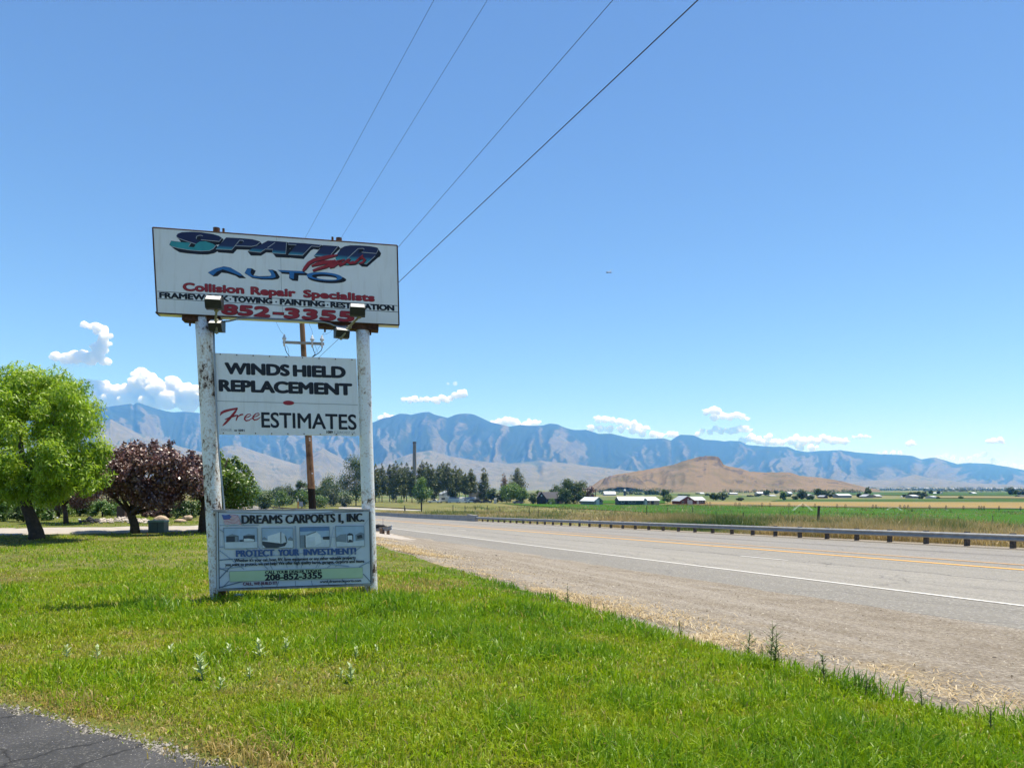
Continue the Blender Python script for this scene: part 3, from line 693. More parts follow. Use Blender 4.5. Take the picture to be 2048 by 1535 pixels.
def sign_materials():
    m, n, l, out = newmat('sign_white'); o = coords(n, l)
    c = mix(n, l, ramp(n, l, noise(n, l, 1.2, 5, .6, o), [(.35, (0, 0, 0)), (.7, (1, 1, 1))]), (.74, .76, .76), (.82, .83, .82))
    st_ = noise(n, l, 5, 5, .7, coords(n, l, 'Object', (3.0, 3.0, .35)))
    c = mix(n, l, math_(n, l, 'MULTIPLY', ramp(n, l, st_, [(.52, (0, 0, 0)), (.75, (1, 1, 1))]), .35), c, (.55, .52, .46))
    c = mix(n, l, ramp(n, l, noise(n, l, 55, 3, .7, o), [(.735, (0, 0, 0)), (.77, (.7, .7, .7))]), c, (.22, .16, .11))
    principled(n, l, out, c, .45, 0, .35); MATS['sign_white'] = m
    # post paint flaking to rust
    m, n, l, out = newmat('flaking_white_post'); o = coords(n, l)
    base = mix(n, l, noise(n, l, 3, 5, .6, o), (.76, .78, .77), (.84, .85, .83))
    sep = n.new('ShaderNodeSeparateXYZ'); l.new(o, sep.inputs[0])
    fine = noise(n, l, 16, 6, .72, coords(n, l, 'Object', (1, 1, .6)), .3)
    spots = noise(n, l, 34, 4, .65, o)
    area = noise(n, l, 1.7, 4, .6, o)
    f = math_(n, l, 'ADD', fine, math_(n, l, 'MULTIPLY', math_(n, l, 'SUBTRACT', area, .5), .85))
    f2 = math_(n, l, 'ADD', spots, math_(n, l, 'MULTIPLY', math_(n, l, 'SUBTRACT', area, .5), .42))
    edge = ramp(n, l, math_(n, l, 'MAXIMUM', f, math_(n, l, 'ADD', f2, -.06)), [(.635, (0, 0, 0)), (.665, (1, 1, 1))])
    stain = ramp(n, l, math_(n, l, 'MAXIMUM', f, f2), [(.54, (0, 0, 0)), (.62, (.6, .6, .6))])
    c = mix(n, l, stain, base, (.48, .33, .20))
    c = mix(n, l, edge, c, ramp(n, l, noise(n, l, 40, 3, .6, o), [(.35, (.025, .016, .012)), (.6, (.10, .045, .022)), (.75, (.22, .10, .04))]))
    principled(n, l, out, c, .5, 0, .4, edge, -.25, .004); MATS['post'] = m
    simple('rust', (.11, .045, .022), .35, 14, .9, bump=.4, c2=(.20, .085, .035))
    simple('rust_dark', (.045, .02, .014), .35, 14, .9, bump=.4, c2=(.11, .05, .03))
    def paint(name, c): simple(name, c, .10, 9, .5)
    paint('black_paint', (.012, .014, .022)); paint('red_paint', (.34, .030, .040)); paint('maroon_edge', (.045, .018, .028))
    paint('blue_paint', (.035, .17, .42)); paint('ink_black', (.014, .018, .026)); paint('ink_navy', (.05, .105, .26)); paint('silver_line', (.42, .44, .47))
    paint('faded_grey', (.34, .37, .38)); paint('line_grey', (.10, .14, .17)); paint('ink_maroon', (.16, .07, .10))
    paint('pic_sky', (.34, .46, .58)); paint('pic_pale', (.55, .62, .66)); paint('pic_dark', (.045, .06, .075)); paint('pic_mid', (.20, .25, .29)); paint('pic_white', (.66, .72, .75)); paint('pic_blue', (.12, .22, .40))
    paint('flag_red', (.42, .10, .11)); paint('flag_blue', (.07, .12, .34)); paint('flag_white', (.62, .64, .68)); paint('truss_blue', (.25, .33, .42)); paint('truss_dark', (.12, .17, .24))
    m, n, l, out = newmat('banner_vinyl'); o = coords(n, l)
    c = mix(n, l, ramp(n, l, noise(n, l, 1.8, 4, .6, o), [(.35, (0, 0, 0)), (.7, (1, 1, 1))]), (.50, .56, .61), (.60, .65, .69))
    principled(n, l, out, c, .4, 0, .4, noise(n, l, 3.0, 3, .5, o), .35, .03); MATS['banner'] = m
    m, n, l, out = newmat('banner_green'); o = coords(n, l)
    c = mix(n, l, noise(n, l, 1.5, 3, .6, o), (.38, .52, .30), (.50, .62, .42))
    principled(n, l, out, c, .4, 0, .4, noise(n, l, 3.0, 3, .5, o), .35, .03); MATS['banner_green'] = m
    # navy fading to teal down the letters (the painted fade of the lettering itself)
    p, q = PL(440, 492, .01), PL(735, 516, .01); k = (q[2] - p[2]) / (q[0] - p[0])
    m, n, l, out = newmat('fade_paint'); o = coords(n, l); sx = n.new('ShaderNodeSeparateXYZ'); l.new(o, sx.inputs[0])
    # object coordinates are relative to the sign's base
    z = math_(n, l, 'SUBTRACT', sx.outputs[2], math_(n, l, 'MULTIPLY', sx.outputs[0], k))
    z0 = (p[2] - SIGN_L[2]) - (p[0] - SIGN_L[0]) * k
    c = ramp(n, l, math_(n, l, 'MULTIPLY_ADD', z, 4.0, .5 - 4.0 * z0), [(.30, (.05, .32, .36)), (.44, (.03, .17, .27)), (.56, (.016, .030, .095)), (1, (.014, .020, .075))])
    principled(n, l, out, c, .4, 0, .4); MATS['fade_paint'] = m
    simple('teal_paint', (.04, .30, .33), .12, 8, .45); simple('navy_paint', (.015, .022, .08), .1, 8, .45)
    simple('lamp_housing', (.035, .038, .042), .2, 10, .5, .3); simple('sunlit_lamp_top', (.66, .66, .64), .06, 6, .3); simple('galvanised', (.30, .33, .35), .15, 12, .45, .6)
    simple('weathered_bracket', (.22, .22, .15), .3, 16, .7); simple('grey_wood_cap', (.33, .31, .29), .2, 9, .8); simple('dark_cord', (.04, .045, .05), .2, 9, .7)
sign_materials()

def quadslab(c4, thick):
    """board from four front corners (BL, BR, TR, TL), extruded backwards"""
    return MB().prism([np.asarray(p) for p in c4], -NS * thick)

# --- posts
def post(top, bot, w0, w1):
    a, b = PL(*top, -.125), PL(*bot, -.125)
    d = (a - b) / np.linalg.norm(a - b)
    r0 = .5 * w0 / F * a[1]; r1 = .5 * w1 / F * b[1]
    pts = [b - d * .35] + [b + (a - b) * k / 10 for k in range(11)]
    rad = [r1] + [r1 + (r0 - r1) * k / 10 for k in range(11)]
    return SIGN.part('post', MB().tube(pts, rad, 24), MATS['post'], smooth=True)
PL_ = post((407.5, 636), (437, 1207), 33, 30.5); PL_['label'] = 'left post with heavy rust streaks'
PR_ = post((725, 651), (742.5, 1193), 26.5, 26); PR_['label'] = 'right post with dark rust flecks'
# --- top board
TL, TR, BR, BL = (305.5, 455), (794.5, 491), (798, 650), (314.5, 626)
board = SIGN.part('logo_board', quadslab([PL(*p) for p in (BL, BR, TR, TL)], .20), MATS['sign_white'])
fr = MB()
for a, b in ((TL, TR), (TR, BR), (BR, BL), (BL, TL)):
    fr.tube([PL(*a, -.004), PL(*b, -.004)], .011, 6)
_p, _q = PL(*BL, -.1), PL(*BR, -.1); _d = (_q - _p) / np.linalg.norm(_q - _p)
fr.box((_p + _q) / 2 - ZZ * .012, (np.linalg.norm(_q - _p), .198, .02), (_d, NS, np.cross(_d, NS) * -1))
SIGN.part('edge_trim', fr, MATS['rust_dark'], board)
ey = MB()
for (x, y, r, h) in ((433, 464, 6.5, 8), (447, 464, 2.3, 7), (678, 484, 5.8, 8), (665, 481, 2.2, 7)):
    p = PL(x, y, -.11); R = r * p[1] / F; ey.tube([p - ZZ * .05, p + ZZ * h * p[1] / F], R, 14)
SIGN.part('pipe_stub', ey, MATS['rust_dark'], board)
sd = MB()
for x0, y0, x1, y1 in ((365, 628.5, 441, 634), (636, 641.5, 757, 650)):
    p, q = PL(x0, y0, -.06), PL(x1, y1, -.06); c = (p + q) / 2 - NS * .06
    d = (q - p) / np.linalg.norm(q - p); sd.box(c - ZZ * .045, (np.linalg.norm(q - p), .2, .085), (d, NS, np.cross(d, NS) * -1))
    for e in (p + d * .1, q - d * .12): sd.tube([e - ZZ * .02, e - ZZ * .16], .014, 6)
SIGN.part('saddle_beam', sd, MATS['rust_dark'], board)

Z1 = lambda x, y: (290 + x / 3.864, 440 + y / 3.864)
Z5 = lambda x, y: (330 + x / 8.904, 450 + y / 8.904)
Z6 = lambda x, y: (550 + x / 8.904, 470 + y / 8.904)
def conv(fn, pts): return [fn(*p) for p in pts]
# layered lettering of the name
bk = Flat(.002)
for fn, pts in (
    (Z5, [(200, 195), (225, 155), (300, 128), (480, 120), (650, 130), (850, 160), (960, 192), (1045, 255), (985, 345), (905, 352), (935, 380), (935, 465), (880, 500), (760, 525), (600, 522), (400, 505), (260, 485), (170, 430), (75, 350), (110, 278), (285, 302)]),
    (Z5, [(1052, 262), (1090, 220), (1330, 233), (1550, 252), (1685, 288), (1725, 335), (1640, 388), (1500, 442), (1282, 434), (1215, 507), (950, 487), (900, 425), (980, 345)]),
    (Z5, [(1712, 342), (1832, 278), (2048, 292), (2170, 302), (2225, 330), (2225, 585), (1975, 572), (1912, 492), (1802, 488), (1710, 547), (1528, 542), (1470, 468), (1560, 405)]),
    (Z6, [(225, 165), (245, 131), (520, 146), (832, 177), (850, 196), (772, 262), (688, 250), (640, 272), (510, 427), (280, 407), (236, 380), (228, 345), (275, 235), (222, 232)]),
    (Z6, [(853, 179), (1128, 197), (1168, 238), (965, 422), (722, 402), (692, 372)]),
    (Z6, [(1075, 415), (1168, 240), (1240, 200), (1340, 183), (1500, 185), (1700, 200), (1822, 224), (1890, 325), (1870, 382), (1832, 402), (1642, 567), (1545, 562), (1490, 512), (1430, 537), (1290, 547), (1150, 532)])):
    bk.poly(conv(fn, pts))
bk.make('lettering', MATS['black_paint'], board, 'black drop shadow of the big slanted name')
fd = Flat(.0035)
for fn, pts in (
    (Z5, [(1062, 264), (1092, 226), (1330, 240), (1550, 260), (1690, 302), (1640, 358), (1555, 379), (1252, 366), (1190, 438), (908, 424), (962, 355)]),
    (Z5, [(1490, 461), (1562, 408), (1836, 286), (2163, 306), (2148, 513), (1908, 498), (1918, 430), (1780, 427), (1700, 484)]),
    (Z6, [(232, 166), (248, 138), (520, 152), (815, 181), (785, 208), (640, 194), (488, 358), (237, 343), (378, 176)]),
    (Z6, [(862, 183), (1118, 201), (960, 384), (702, 369)]),
    (Z6, [(1110, 330), (1180, 242), (1240, 206), (1340, 189), (1500, 191), (1700, 206), (1815, 229), (1838, 258), (1805, 328), (1790, 363), (1628, 511), (1500, 493), (1440, 518), (1300, 533), (1180, 518), (1100, 470), (1080, 400)])):
    fd.poly(conv(fn, pts))
fd.make('lettering', MATS['fade_paint'], board, 'name letters fading from navy to teal')
te = Flat(.0035).poly(conv(Z5, [(110, 285), (290, 305), (420, 312), (455, 325), (545, 340), (620, 292), (720, 290), (850, 332), (900, 365), (860, 420), (790, 455), (640, 462), (430, 445), (230, 410), (120, 380), (82, 350)]))
te.make('lettering', MATS['teal_paint'], board, 'teal lower lobe of the first letter')
nv = Flat(.005).poly(conv(Z5, [(205, 195), (225, 160), (300, 133), (480, 125), (650, 135), (850, 165), (960, 198), (1008, 236), (965, 290), (640, 262), (690, 276), (600, 300), (545, 333), (420, 300), (245, 237)]))
nv.make('lettering', MATS['navy_paint'], board, 'navy upper lobe of the first letter')
Flat(.0055).poly(conv(Z5, [(460, 318), (545, 350), (515, 395), (420, 385)])).poly(conv(Z5, [(800, 300), (985, 305), (980, 345), (860, 332)])).poly(conv(Z5, [(560, 262), (640, 262), (625, 195), (570, 215)])).poly(conv(Z6, [(1500, 255), (1575, 252), (1560, 300), (1480, 320)])).poly(conv(Z5, [(1330, 285), (1395, 285), (1370, 330), (1310, 330)])).make('lettering', MATS['black_paint'], board, 'small black inner shapes of the name')
sl = Flat(.0065)
for fn, pts in ((Z5, [(210, 215), (240, 236), (420, 300), (545, 334)]), (Z5, [(640, 262), (965, 292), (1010, 237)]), (Z5, [(120, 380), (230, 411), (430, 446), (640, 463), (790, 456), (862, 420), (903, 362)]), (Z5, [(557, 245), (560, 208), (590, 187), (640, 183), (675, 195)]), (Z5, [(420, 385), (460, 318)]),
    (Z5, [(905, 427), (1190, 441), (1328, 270), (1385, 275), (1400, 295)]), (Z5, [(1255, 369), (1540, 381), (1632, 360), (1690, 306)]), (Z5, [(1480, 464), (1700, 487), (1785, 429), (1920, 432), (1906, 499), (2150, 514), (2165, 308)]), (Z5, [(1825, 405), (1960, 310)]),
    (Z6, [(235, 346), (490, 361), (650, 195), (785, 210), (820, 180)]), (Z6, [(235, 167), (380, 177)]), (Z6, [(700, 371), (965, 387), (1120, 202)]), (Z6, [(1285, 420), (1480, 240), (1570, 236), (1590, 256)]), (Z6, [(1545, 305), (1805, 329), (1840, 258)]), (Z6, [(1500, 497), (1630, 514), (1785, 370)])):
    sl.line(conv(fn, pts), 1.15)
sl.make('lettering', MATS['silver_line'], board, 'thin silver outlines of the name')
# second line, blue with black shade
au = Flat(.002)
au.poly(conv(Z1, [(485, 405), (530, 436), (560, 433), (592, 406), (640, 412), (700, 430), (730, 449), (781, 450), (735, 410), (660, 367), (610, 357), (545, 374)]))
au.poly(conv(Z1, [(769, 410), (790, 372), (825, 373), (856, 392), (845, 415), (838, 428), (880, 434), (960, 432), (985, 425), (950, 384), (985, 383), (1015, 395), (1042, 440), (1030, 455), (985, 462), (900, 460), (830, 448)]))
au.poly(conv(Z1, [(1024, 385), (1220, 395), (1258, 415), (1255, 428), (1187, 426), (1183, 471), (1140, 468), (1114, 450), (1115, 419), (1060, 414), (1048, 402)]))
au.disc(*Z6(925, 776), 345 / 8.904, 79 / 8.904, .07)
au.make('lettering', MATS['black_paint'], board, 'black shade of the blue word')
ab = Flat(.0035)
ab.poly(conv(Z1, [(486, 405), (545, 376), (610, 359), (660, 369), (720, 401), (752, 428), (735, 430), (650, 397), (600, 380), (556, 398), (525, 428)]))
ab.poly(conv(Z1, [(772, 405), (791, 375), (822, 376), (815, 405), (825, 425), (870, 438), (950, 438), (975, 430), (974, 415), (955, 388), (985, 387), (1005, 420), (1010, 440), (985, 450), (920, 452), (850, 445), (800, 430)]))
ab.poly(conv(Z1, [(1028, 387), (1215, 396), (1240, 411), (1152, 407), (1150, 455), (1120, 450), (1115, 404), (1050, 400)]))
ab.disc(*Z6(880, 737), 320 / 8.904, 74 / 8.904, .07)
ab.make('lettering', MATS['blue_paint'], board, 'blue second word')
Flat(.0045).disc(*Z6(882, 743), 226 / 8.904, 48 / 8.904, .07).make('lettering', MATS['black_paint'], board)
Flat(.0055).disc(*Z6(922, 766), 182 / 8.904, 28 / 8.904, .07).make('lettering', MATS['sign_white'], board)
# red brush word across the name
br = [([(495, 637), (530, 590), (600, 500), (700, 443), (800, 418), (900, 395), (1010, 372), (1115, 352)], [30, 55, 62, 60, 62, 60, 45, 18]),
      ([(650, 550), (740, 515), (860, 485), (960, 478), (1050, 462), (1075, 440)], [22, 55, 70, 62, 44, 20]),
      ([(672, 632), (760, 600), (900, 560), (1010, 510), (1120, 470), (1240, 432)], [36, 46, 50, 50, 46, 20]),
      ([(970, 572), (1040, 552), (1110, 500), (1190, 452), (1170, 500), (1140, 540)], [36, 48, 44, 40, 40, 30]),
      ([(1140, 545), (1220, 505), (1300, 440), (1330, 420), (1290, 480), (1330, 500), (1400, 470)], [32, 44, 40, 30, 40, 40, 36]),
      ([(1330, 500), (1420, 490), (1490, 430), (1565, 352)], [34, 44, 40, 18]), ([(1480, 430), (1560, 400), (1600, 440), (1560, 485), (1500, 500)], [24, 40, 46, 40, 24])]
b0, b1 = Flat(.0075), Flat(.0085)
for pts, w in br:
    b0.line(conv(Z6, [(x + 6, y + 8) for x, y in pts]), [(a + 14) / 8.904 for a in w]); b1.line(conv(Z6, pts), [a / 8.904 for a in w])
b0.make('lettering', MATS['maroon_edge'], board); b1.make('lettering', MATS['red_paint'], board, 'red brush script word crossing the name')
# red trade line
r0, r1 = Flat(.002), Flat(.004)
for body, a, b, h in (('Collision', (291, 542), (768, 566), 56), ('Repair', (815, 571), (1166, 590), 54), ('Specialists', (1222, 593), (1777, 627), 52)):
    p, q = Z1(*a), Z1(*b)
    r0.text(body, *p, *q, h / 3.864, (1.9, 1.4)); r1.text(body, *p, *q, h / 3.864, (1.35, .95))
r0.make('lettering', MATS['maroon_edge'], board); r1.make('lettering', MATS['red_paint'], board, 'red rounded trade line')
k1 = Flat(.002)
for body, a, b in (('FRAMEWORK', (110, 598), (650, 627)), ('TOWING', (674, 629), (985, 646)), ('PAINTING', (1041, 650), (1392, 669)), ('RESTORATION', (1433, 672), (1928, 700))):
    k1.text(body, *Z1(*a), *Z1(*b), 39 / 3.864, (1.35, .75))
for x, y in ((659, 611), (1013, 632), (1412, 655)): k1.disc(*Z1(x, y), 1.7, 1.7)
k1.line([Z1(95, 550), Z1(1952, 661)], .95).line([Z1(98, 605), Z1(1955, 711)], .95)
k1.make('lettering', MATS['ink_black'], board, 'black service line between two thin rules')
p0, p1 = Flat(.002), Flat(.005)
for body, a, b in (('852', (585, 722), (968, 747)), ('3355', (1070, 752), (1618, 782))):
    p0.text(body, *Z1(*a), *Z1(*b), 70 / 3.864, (3.2, 2.1), .12); p1.text(body, *Z1(*a), *Z1(*b), 70 / 3.864, (2.3, 1.35), .12)
p0.line([Z1(985, 719), Z1(1075, 724)], 6.2); p1.line([Z1(989, 719.5), Z1(1071, 724)], 4.2)
p0.make('lettering', MATS['maroon_edge'], board); p1.make('lettering', MATS['red_paint'], board, 'large red telephone number')
Flat(.0015).line([(561.5, 515), (562.5, 560), (563.5, 590), (565, 625)], .45).line([(552, 470), (556, 500)], .3).make('panel_joint', MATS['line_grey'], board)

# --- middle board
Z2 = lambda x, y: (380 + x / 4.9525, 590 + y / 4.9525)
O2 = -.03
mid = SIGN.part('service_board', quadslab([PL(*p, O2) for p in (Z2(285, 1376), Z2(1682, 1391), Z2(1647, 630), Z2(228, 571))], .05), MATS['sign_white'])
m1 = Flat(O2 + .002)
m1.text('WINDS', *Z2(343, 774), *Z2(990, 796), 102 / 4.9525, (2.5, 1.5)).text('HIELD', *Z2(1019, 798), *Z2(1545, 816), 102 / 4.9525, (2.5, 1.5))
m1.text('REPLACEMENT', *Z2(285, 945), *Z2(1610, 986), 104 / 4.9525, (2.5, 1.5))
m1.text('ESTIMATES', *Z2(708, 1306), *Z2(1652, 1330), 145 / 4.9525, (.85, .7))
m1.text('nr 5091', *Z2(440, 1347), *Z2(540, 1350), 21 / 4.9525, (.25, .2)).text('1089', *Z2(1352, 1367), *Z2(1415, 1368), 25 / 4.9525, (.3, .2))
m1.make('lettering', MATS['ink_black'], mid, 'black capitals of the middle board')
Flat(O2 + .002).text('DEALER', *Z2(312, 1343), *Z2(414, 1346), 24 / 4.9525).text('E. SUNCREST DR.', *Z2(1428, 1370), *Z2(1642, 1374), 25 / 4.9525).make('lettering', MATS['faded_grey'], mid, 'faded grey small print')
Flat(O2 + .002).line([Z2(262, 1047), Z2(1662, 1086)], .75).make('rule', MATS['line_grey'], mid)
Flat(O2 + .004).disc(*Z2(976, 1066), 11.2, 4.5, .03).make('emblem', MATS['red_paint'], mid, 'small red oval on the thin rule')
fs = Flat(O2 + .003)
for pts, w in (([(298, 1192), (312, 1165), (340, 1150), (390, 1136), (440, 1126), (472, 1116)], [4, 24, 26, 22, 20, 10]), ([(470, 1118), (445, 1158), (410, 1200), (375, 1240), (345, 1272), (322, 1294)], [12, 22, 24, 24, 20, 6]), ([(345, 1232), (400, 1208), (450, 1192), (474, 1186)], [8, 18, 16, 6]),
               ([(474, 1186), (466, 1212), (456, 1242)], [8, 16, 10]), ([(462, 1222), (480, 1198), (505, 1182), (528, 1180)], [6, 10, 16, 12]),
               ([(545, 1216), (580, 1205), (604, 1188), (596, 1176), (570, 1180), (545, 1205), (540, 1228), (556, 1243), (585, 1238), (618, 1214)], [6, 9, 9, 8, 10, 15, 17, 15, 11, 5]),
               ([(628, 1208), (662, 1197), (688, 1180), (680, 1168), (654, 1172), (628, 1197), (622, 1220), (638, 1235), (667, 1230), (700, 1206)], [6, 9, 9, 8, 10, 15, 17, 15, 11, 5])):
    fs.line(conv(Z2, pts), [a / 4.9525 for a in w])
fs.make('lettering', MATS['red_paint'], mid, 'red brush script word')
bo = MB()
for k in range(9):
    for q in (Z2(300 + k * 163, 585 + k * 6.9), Z2(330 + k * 160, 1365 + k * 1.6)):
        p = PL(*q, O2 + .001); bo.tube([p, p + NS * .008], .009, 6)
SIGN.part('screw', bo, MATS['rust_dark'], mid)

# --- lower banner
Z3 = lambda x, y: (390 + x / 4.385, 880 + y / 4.385)
O3 = .10
def banner():
    V = []; nu, nv_ = 40, 16
    A, B, C, D = Z3(196, 1305), Z3(1546, 1259), Z3(1531, 615), Z3(190, 622)
    for j in range(nv_ + 1):
        for i in range(nu + 1):
            u, v = i / nu, j / nv_
            x = (A[0] * (1 - u) + B[0] * u) * (1 - v) + (D[0] * (1 - u) + C[0] * u) * v; y = (A[1] * (1 - u) + B[1] * u) * (1 - v) + (D[1] * (1 - u) + C[1] * u) * v
            w = .004 * math.sin(7 * u + 5 * v) + .006 * math.exp(-((u - .1) / .14) ** 2 - ((v - .12) / .16) ** 2) * math.sin(26 * (u + .6 * v))
            V.append(PL(x, y, O3 - .012 + w))
    f = [(j * (nu + 1) + i, j * (nu + 1) + i + 1, (j + 1) * (nu + 1) + i + 1, (j + 1) * (nu + 1) + i) for j in range(nv_) for i in range(nu)]
    m = MB(); m.add(V, f); m.add([p - NS * .012 for p in V], [t[::-1] for t in f]); return m
ban = SIGN.part('carport_banner', banner(), MATS['banner'], smooth=True)
fb = MB()
for a, b, w in ((Z3(165, 618), Z3(1534, 611), .035), (Z3(196, 1309), Z3(1547, 1263), .03)):
    p, q = PL(*a, O3 - .06), PL(*b, O3 - .06); d = (q - p) / np.linalg.norm(q - p); fb.box((p + q) / 2, (np.linalg.norm(q - p), .09, w), (d, NS, np.cross(NS, d) * -1))
for a, b, w in ((Z3(197, 630), Z3(208, 1302), .05), (Z3(1536, 622), Z3(1549, 1258), .03)):
    p, q = PL(*a, O3 - .06), PL(*b, O3 - .06); d = (q - p) / np.linalg.norm(q - p); s_ = np.cross(d, NS); fb.box((p + q) / 2 - AX * .0, (w, .085, np.linalg.norm(q - p)), (s_, NS, d))
SIGN.part('banner_frame', fb, MATS['grey_wood_cap'], ban)
cd = Flat(O3 + .0)
cd.line([Z3(203, 628), Z3(212, 1300), Z3(400, 1296), Z3(800, 1282), Z3(1200, 1268), Z3(1542, 1254), Z3(1529, 620)], 1.6)
cd.line([Z3(203, 632), Z3(420, 634), Z3(640, 640), Z3(880, 650), Z3(1200, 632), Z3(1529, 620)], 1.0)
cd.make('edge_cord', MATS['dark_cord'], ban)
tr = Flat(O3 + .001); td = Flat(O3 + .0013)
for pts, w in (([(215, 1050), (560, 1020), (700, 1005)], 9), ([(215, 745), (560, 742)], 7), ([(215, 780), (400, 905), (520, 1010), (640, 1130)], 8), ([(215, 965), (430, 1130)], 7), ([(545, 920), (620, 1020), (680, 1130)], 7), ([(215, 1130), (560, 1085), (900, 1060), (1100, 1075), (1350, 1105)], 10), ([(700, 1010), (1000, 985), (1250, 1010), (1535, 1080)], 5), ([(775, 1000), (810, 1120)], 5), ([(880, 750), (895, 1120)], 9), ([(870, 750), (884, 1120)], 2), ([(960, 1010), (930, 1120)], 5), ([(1120, 1005), (1060, 1115)], 6), ([(1140, 1005), (1080, 1115)], 3), ([(1290, 1020), (1160, 1115)], 6), ([(1490, 905), (1230, 1108)], 7), ([(1535, 1060), (1440, 1110)], 9), ([(1215, 760), (1185, 930)], 3), ([(1180, 850), (1235, 845)], 3), ([(370, 655), (430, 745)], 6), ([(215, 935), (250, 935)], 10), ([(1480, 745), (1525, 685)], 3)):
    tr.line(conv(Z3, pts), w / 4.385)
for pts, w in (([(215, 1210), (300, 1120), (330, 1095)], 9), ([(215, 1120), (290, 1150)], 8), ([(215, 1290), (420, 1235)], 10), ([(300, 1232), (240, 1290)], 6), ([(1475, 1170), (1540, 1240)], 7), ([(560, 1240), (600, 1290)], 4), ([(735, 1235), (715, 1285)], 5), ([(880, 1232), (882, 1280)], 4), ([(1020, 1228), (1030, 1275)], 4), ([(1160, 1222), (1175, 1268)], 5), ([(1290, 1218), (1330, 1262)], 6), ([(215, 1050), (330, 1040)], 10)):
    td.line(conv(Z3, pts), w / 4.385)
tr.make('truss_print', MATS['truss_blue'], ban, 'pale blue printed roof trusses'); td.make('truss_print', MATS['truss_dark'], ban, 'dark printed truss corners')
t1 = Flat(O3 + .003)
def serif(fl, body, a, b, h, bold, thin):
    """heavy upright letters with thin hairlines and slab feet"""
    fl.text(body, *a, *b, h, (bold, thin))
t1.text('DREAMS', *Z3(408, 729), *Z3(770, 727), 72 / 4.385, (1.25, .30)).text('CARPORTS', *Z3(793, 729), *Z3(1232, 716), 72 / 4.385, (1.25, .30)).text('I,', *Z3(1258, 717), *Z3(1306, 717), 70 / 4.385, (1.25, .3)).text('INC.', *Z3(1330, 714), *Z3(1487, 709), 69 / 4.385, (1.25, .3))
sf = lambda xs, y0, y1, x0, x1, top: [t1.line([Z3(x - 13, y0 + (y1 - y0) * (x - x0) / (x1 - x0) - top), Z3(x + 13, y0 + (y1 - y0) * (x - x0) / (x1 - x0) - top)], .7, .0015) for x in xs]
for top in (2, 69): sf((421, 487, 552), 729, 727, 408, 770, top); sf((918, 978, 1090, 1166), 729, 716, 793, 1232, top); sf((1270, 1342, 1375, 1410), 716, 711, 1250, 1487, top)
sf((585, 640, 668, 712, 868), 728, 722, 408, 1000, 2)
t1.make('lettering', MATS['ink_black'], ban, 'black slab lettered title')
t2 = Flat(O3 + .003)
t2.text('PROTECT', *Z3(358, 1020), *Z3(697, 1013), 55 / 4.385, (1.2, .35)).text('YOUR', *Z3(728, 1013), *Z3(917, 1008), 55 / 4.385, (1.2, .35)).text('INVESTMENT!', *Z3(950, 1007), *Z3(1416, 996), 53 / 4.385, (1.2, .35))
for x in (370, 424, 522, 548, 572, 640, 672, 840, 876, 895, 966, 1003, 1030, 1090, 1132, 1184, 1240, 1305, 1345, 1375):
    y = 1019 - (x - 358) * .0215
    for top in (2, 52): t2.line([Z3(x - 11, y - top), Z3(x + 11, y - top)], .6, .0015)
t2.make('lettering', MATS['ink_navy'], ban, 'navy slab lettered slogan')
t3 = Flat(O3 + .003)
t3.text("Whether it's your car, boat, RV, farm equipment or any other valuable property", *Z3(345, 1065), *Z3(1412, 1040), 25 / 4.385, (.3, .25))
t3.text('you want to protect, we can help! We offer high quality barns, garages, carports and more', *Z3(265, 1102), *Z3(1484, 1070), 25 / 4.385, (.3, .25))
t3.text('www.dreamscarports.com', *Z3(1095, 1248), *Z3(1458, 1238), 21 / 4.385, (.25, .2))
t3.make('lettering', MATS['ink_black'], ban, 'small black sentence lines')
Flat(O3 + .003).text('CALL, WE BUILD IT!', *Z3(420, 1271), *Z3(720, 1263), 26 / 4.385, (.5, .2)).make('lettering', MATS['ink_maroon'], ban, 'faint maroon line at the foot')
Flat(O3 + .002).poly([Z3(302, 1148), Z3(885, 1130), Z3(1470, 1113), Z3(1473, 1205), Z3(890, 1221), Z3(306, 1240)]).make('green_panel', MATS['banner_green'], ban)
Flat(O3 + .0035).line([Z3(302, 1148), Z3(885, 1130), Z3(1470, 1113), Z3(1473, 1205), Z3(890, 1221), Z3(306, 1240), Z3(302, 1148)], .55).make('panel_outline', MATS['line_grey'], ban)
t4 = Flat(O3 + .004).text('CALL YOUR DEALER TODAY!', *Z3(615, 1170), *Z3(1107, 1155), 25 / 4.385, (.55, .15)).text('208-852-3355', *Z3(612, 1226), *Z3(1117, 1206), 49 / 4.385, (1.05, .7))
t4.make('lettering', MATS['ink_black'], ban, 'black call line and telephone number')
# small pictures
def picture(c4, base, shapes, label):
    f = Flat(O3 + .0025).poly(conv(Z3, c4)); o = f.make('picture', MATS[base], ban, label)
    for k, (mt, pts) in enumerate(shapes): Flat(O3 + .0035 + .0007 * k).poly(conv(Z3, pts)).make('print', MATS[mt], ban)
    Flat(O3 + .0085).line(conv(Z3, c4 + [c4[0]]), .8).make('picture_outline', MATS['line_grey'], ban)
picture([(250, 768), (545, 765), (548, 945), (260, 950)], 'pic_sky', [('pic_pale', [(258, 893), (547, 888), (548, 945), (260, 950)]), ('pic_dark', [(273, 840), (382, 838), (382, 890), (274, 893)]), ('pic_mid', [(268, 842), (328, 820), (388, 838)]), ('pic_dark', [(424, 836), (524, 832), (526, 888), (424, 889)]), ('pic_mid', [(420, 838), (472, 820), (530, 832)]), ('pic_white', [(428, 862), (470, 860), (520, 868), (520, 884), (430, 886)]), ('pic_mid', [(350, 842), (376, 842), (376, 890), (350, 890)]), ('pic_dark', [(388, 872), (420, 870), (420, 888), (390, 888)])], 'small printed picture of two open carports')
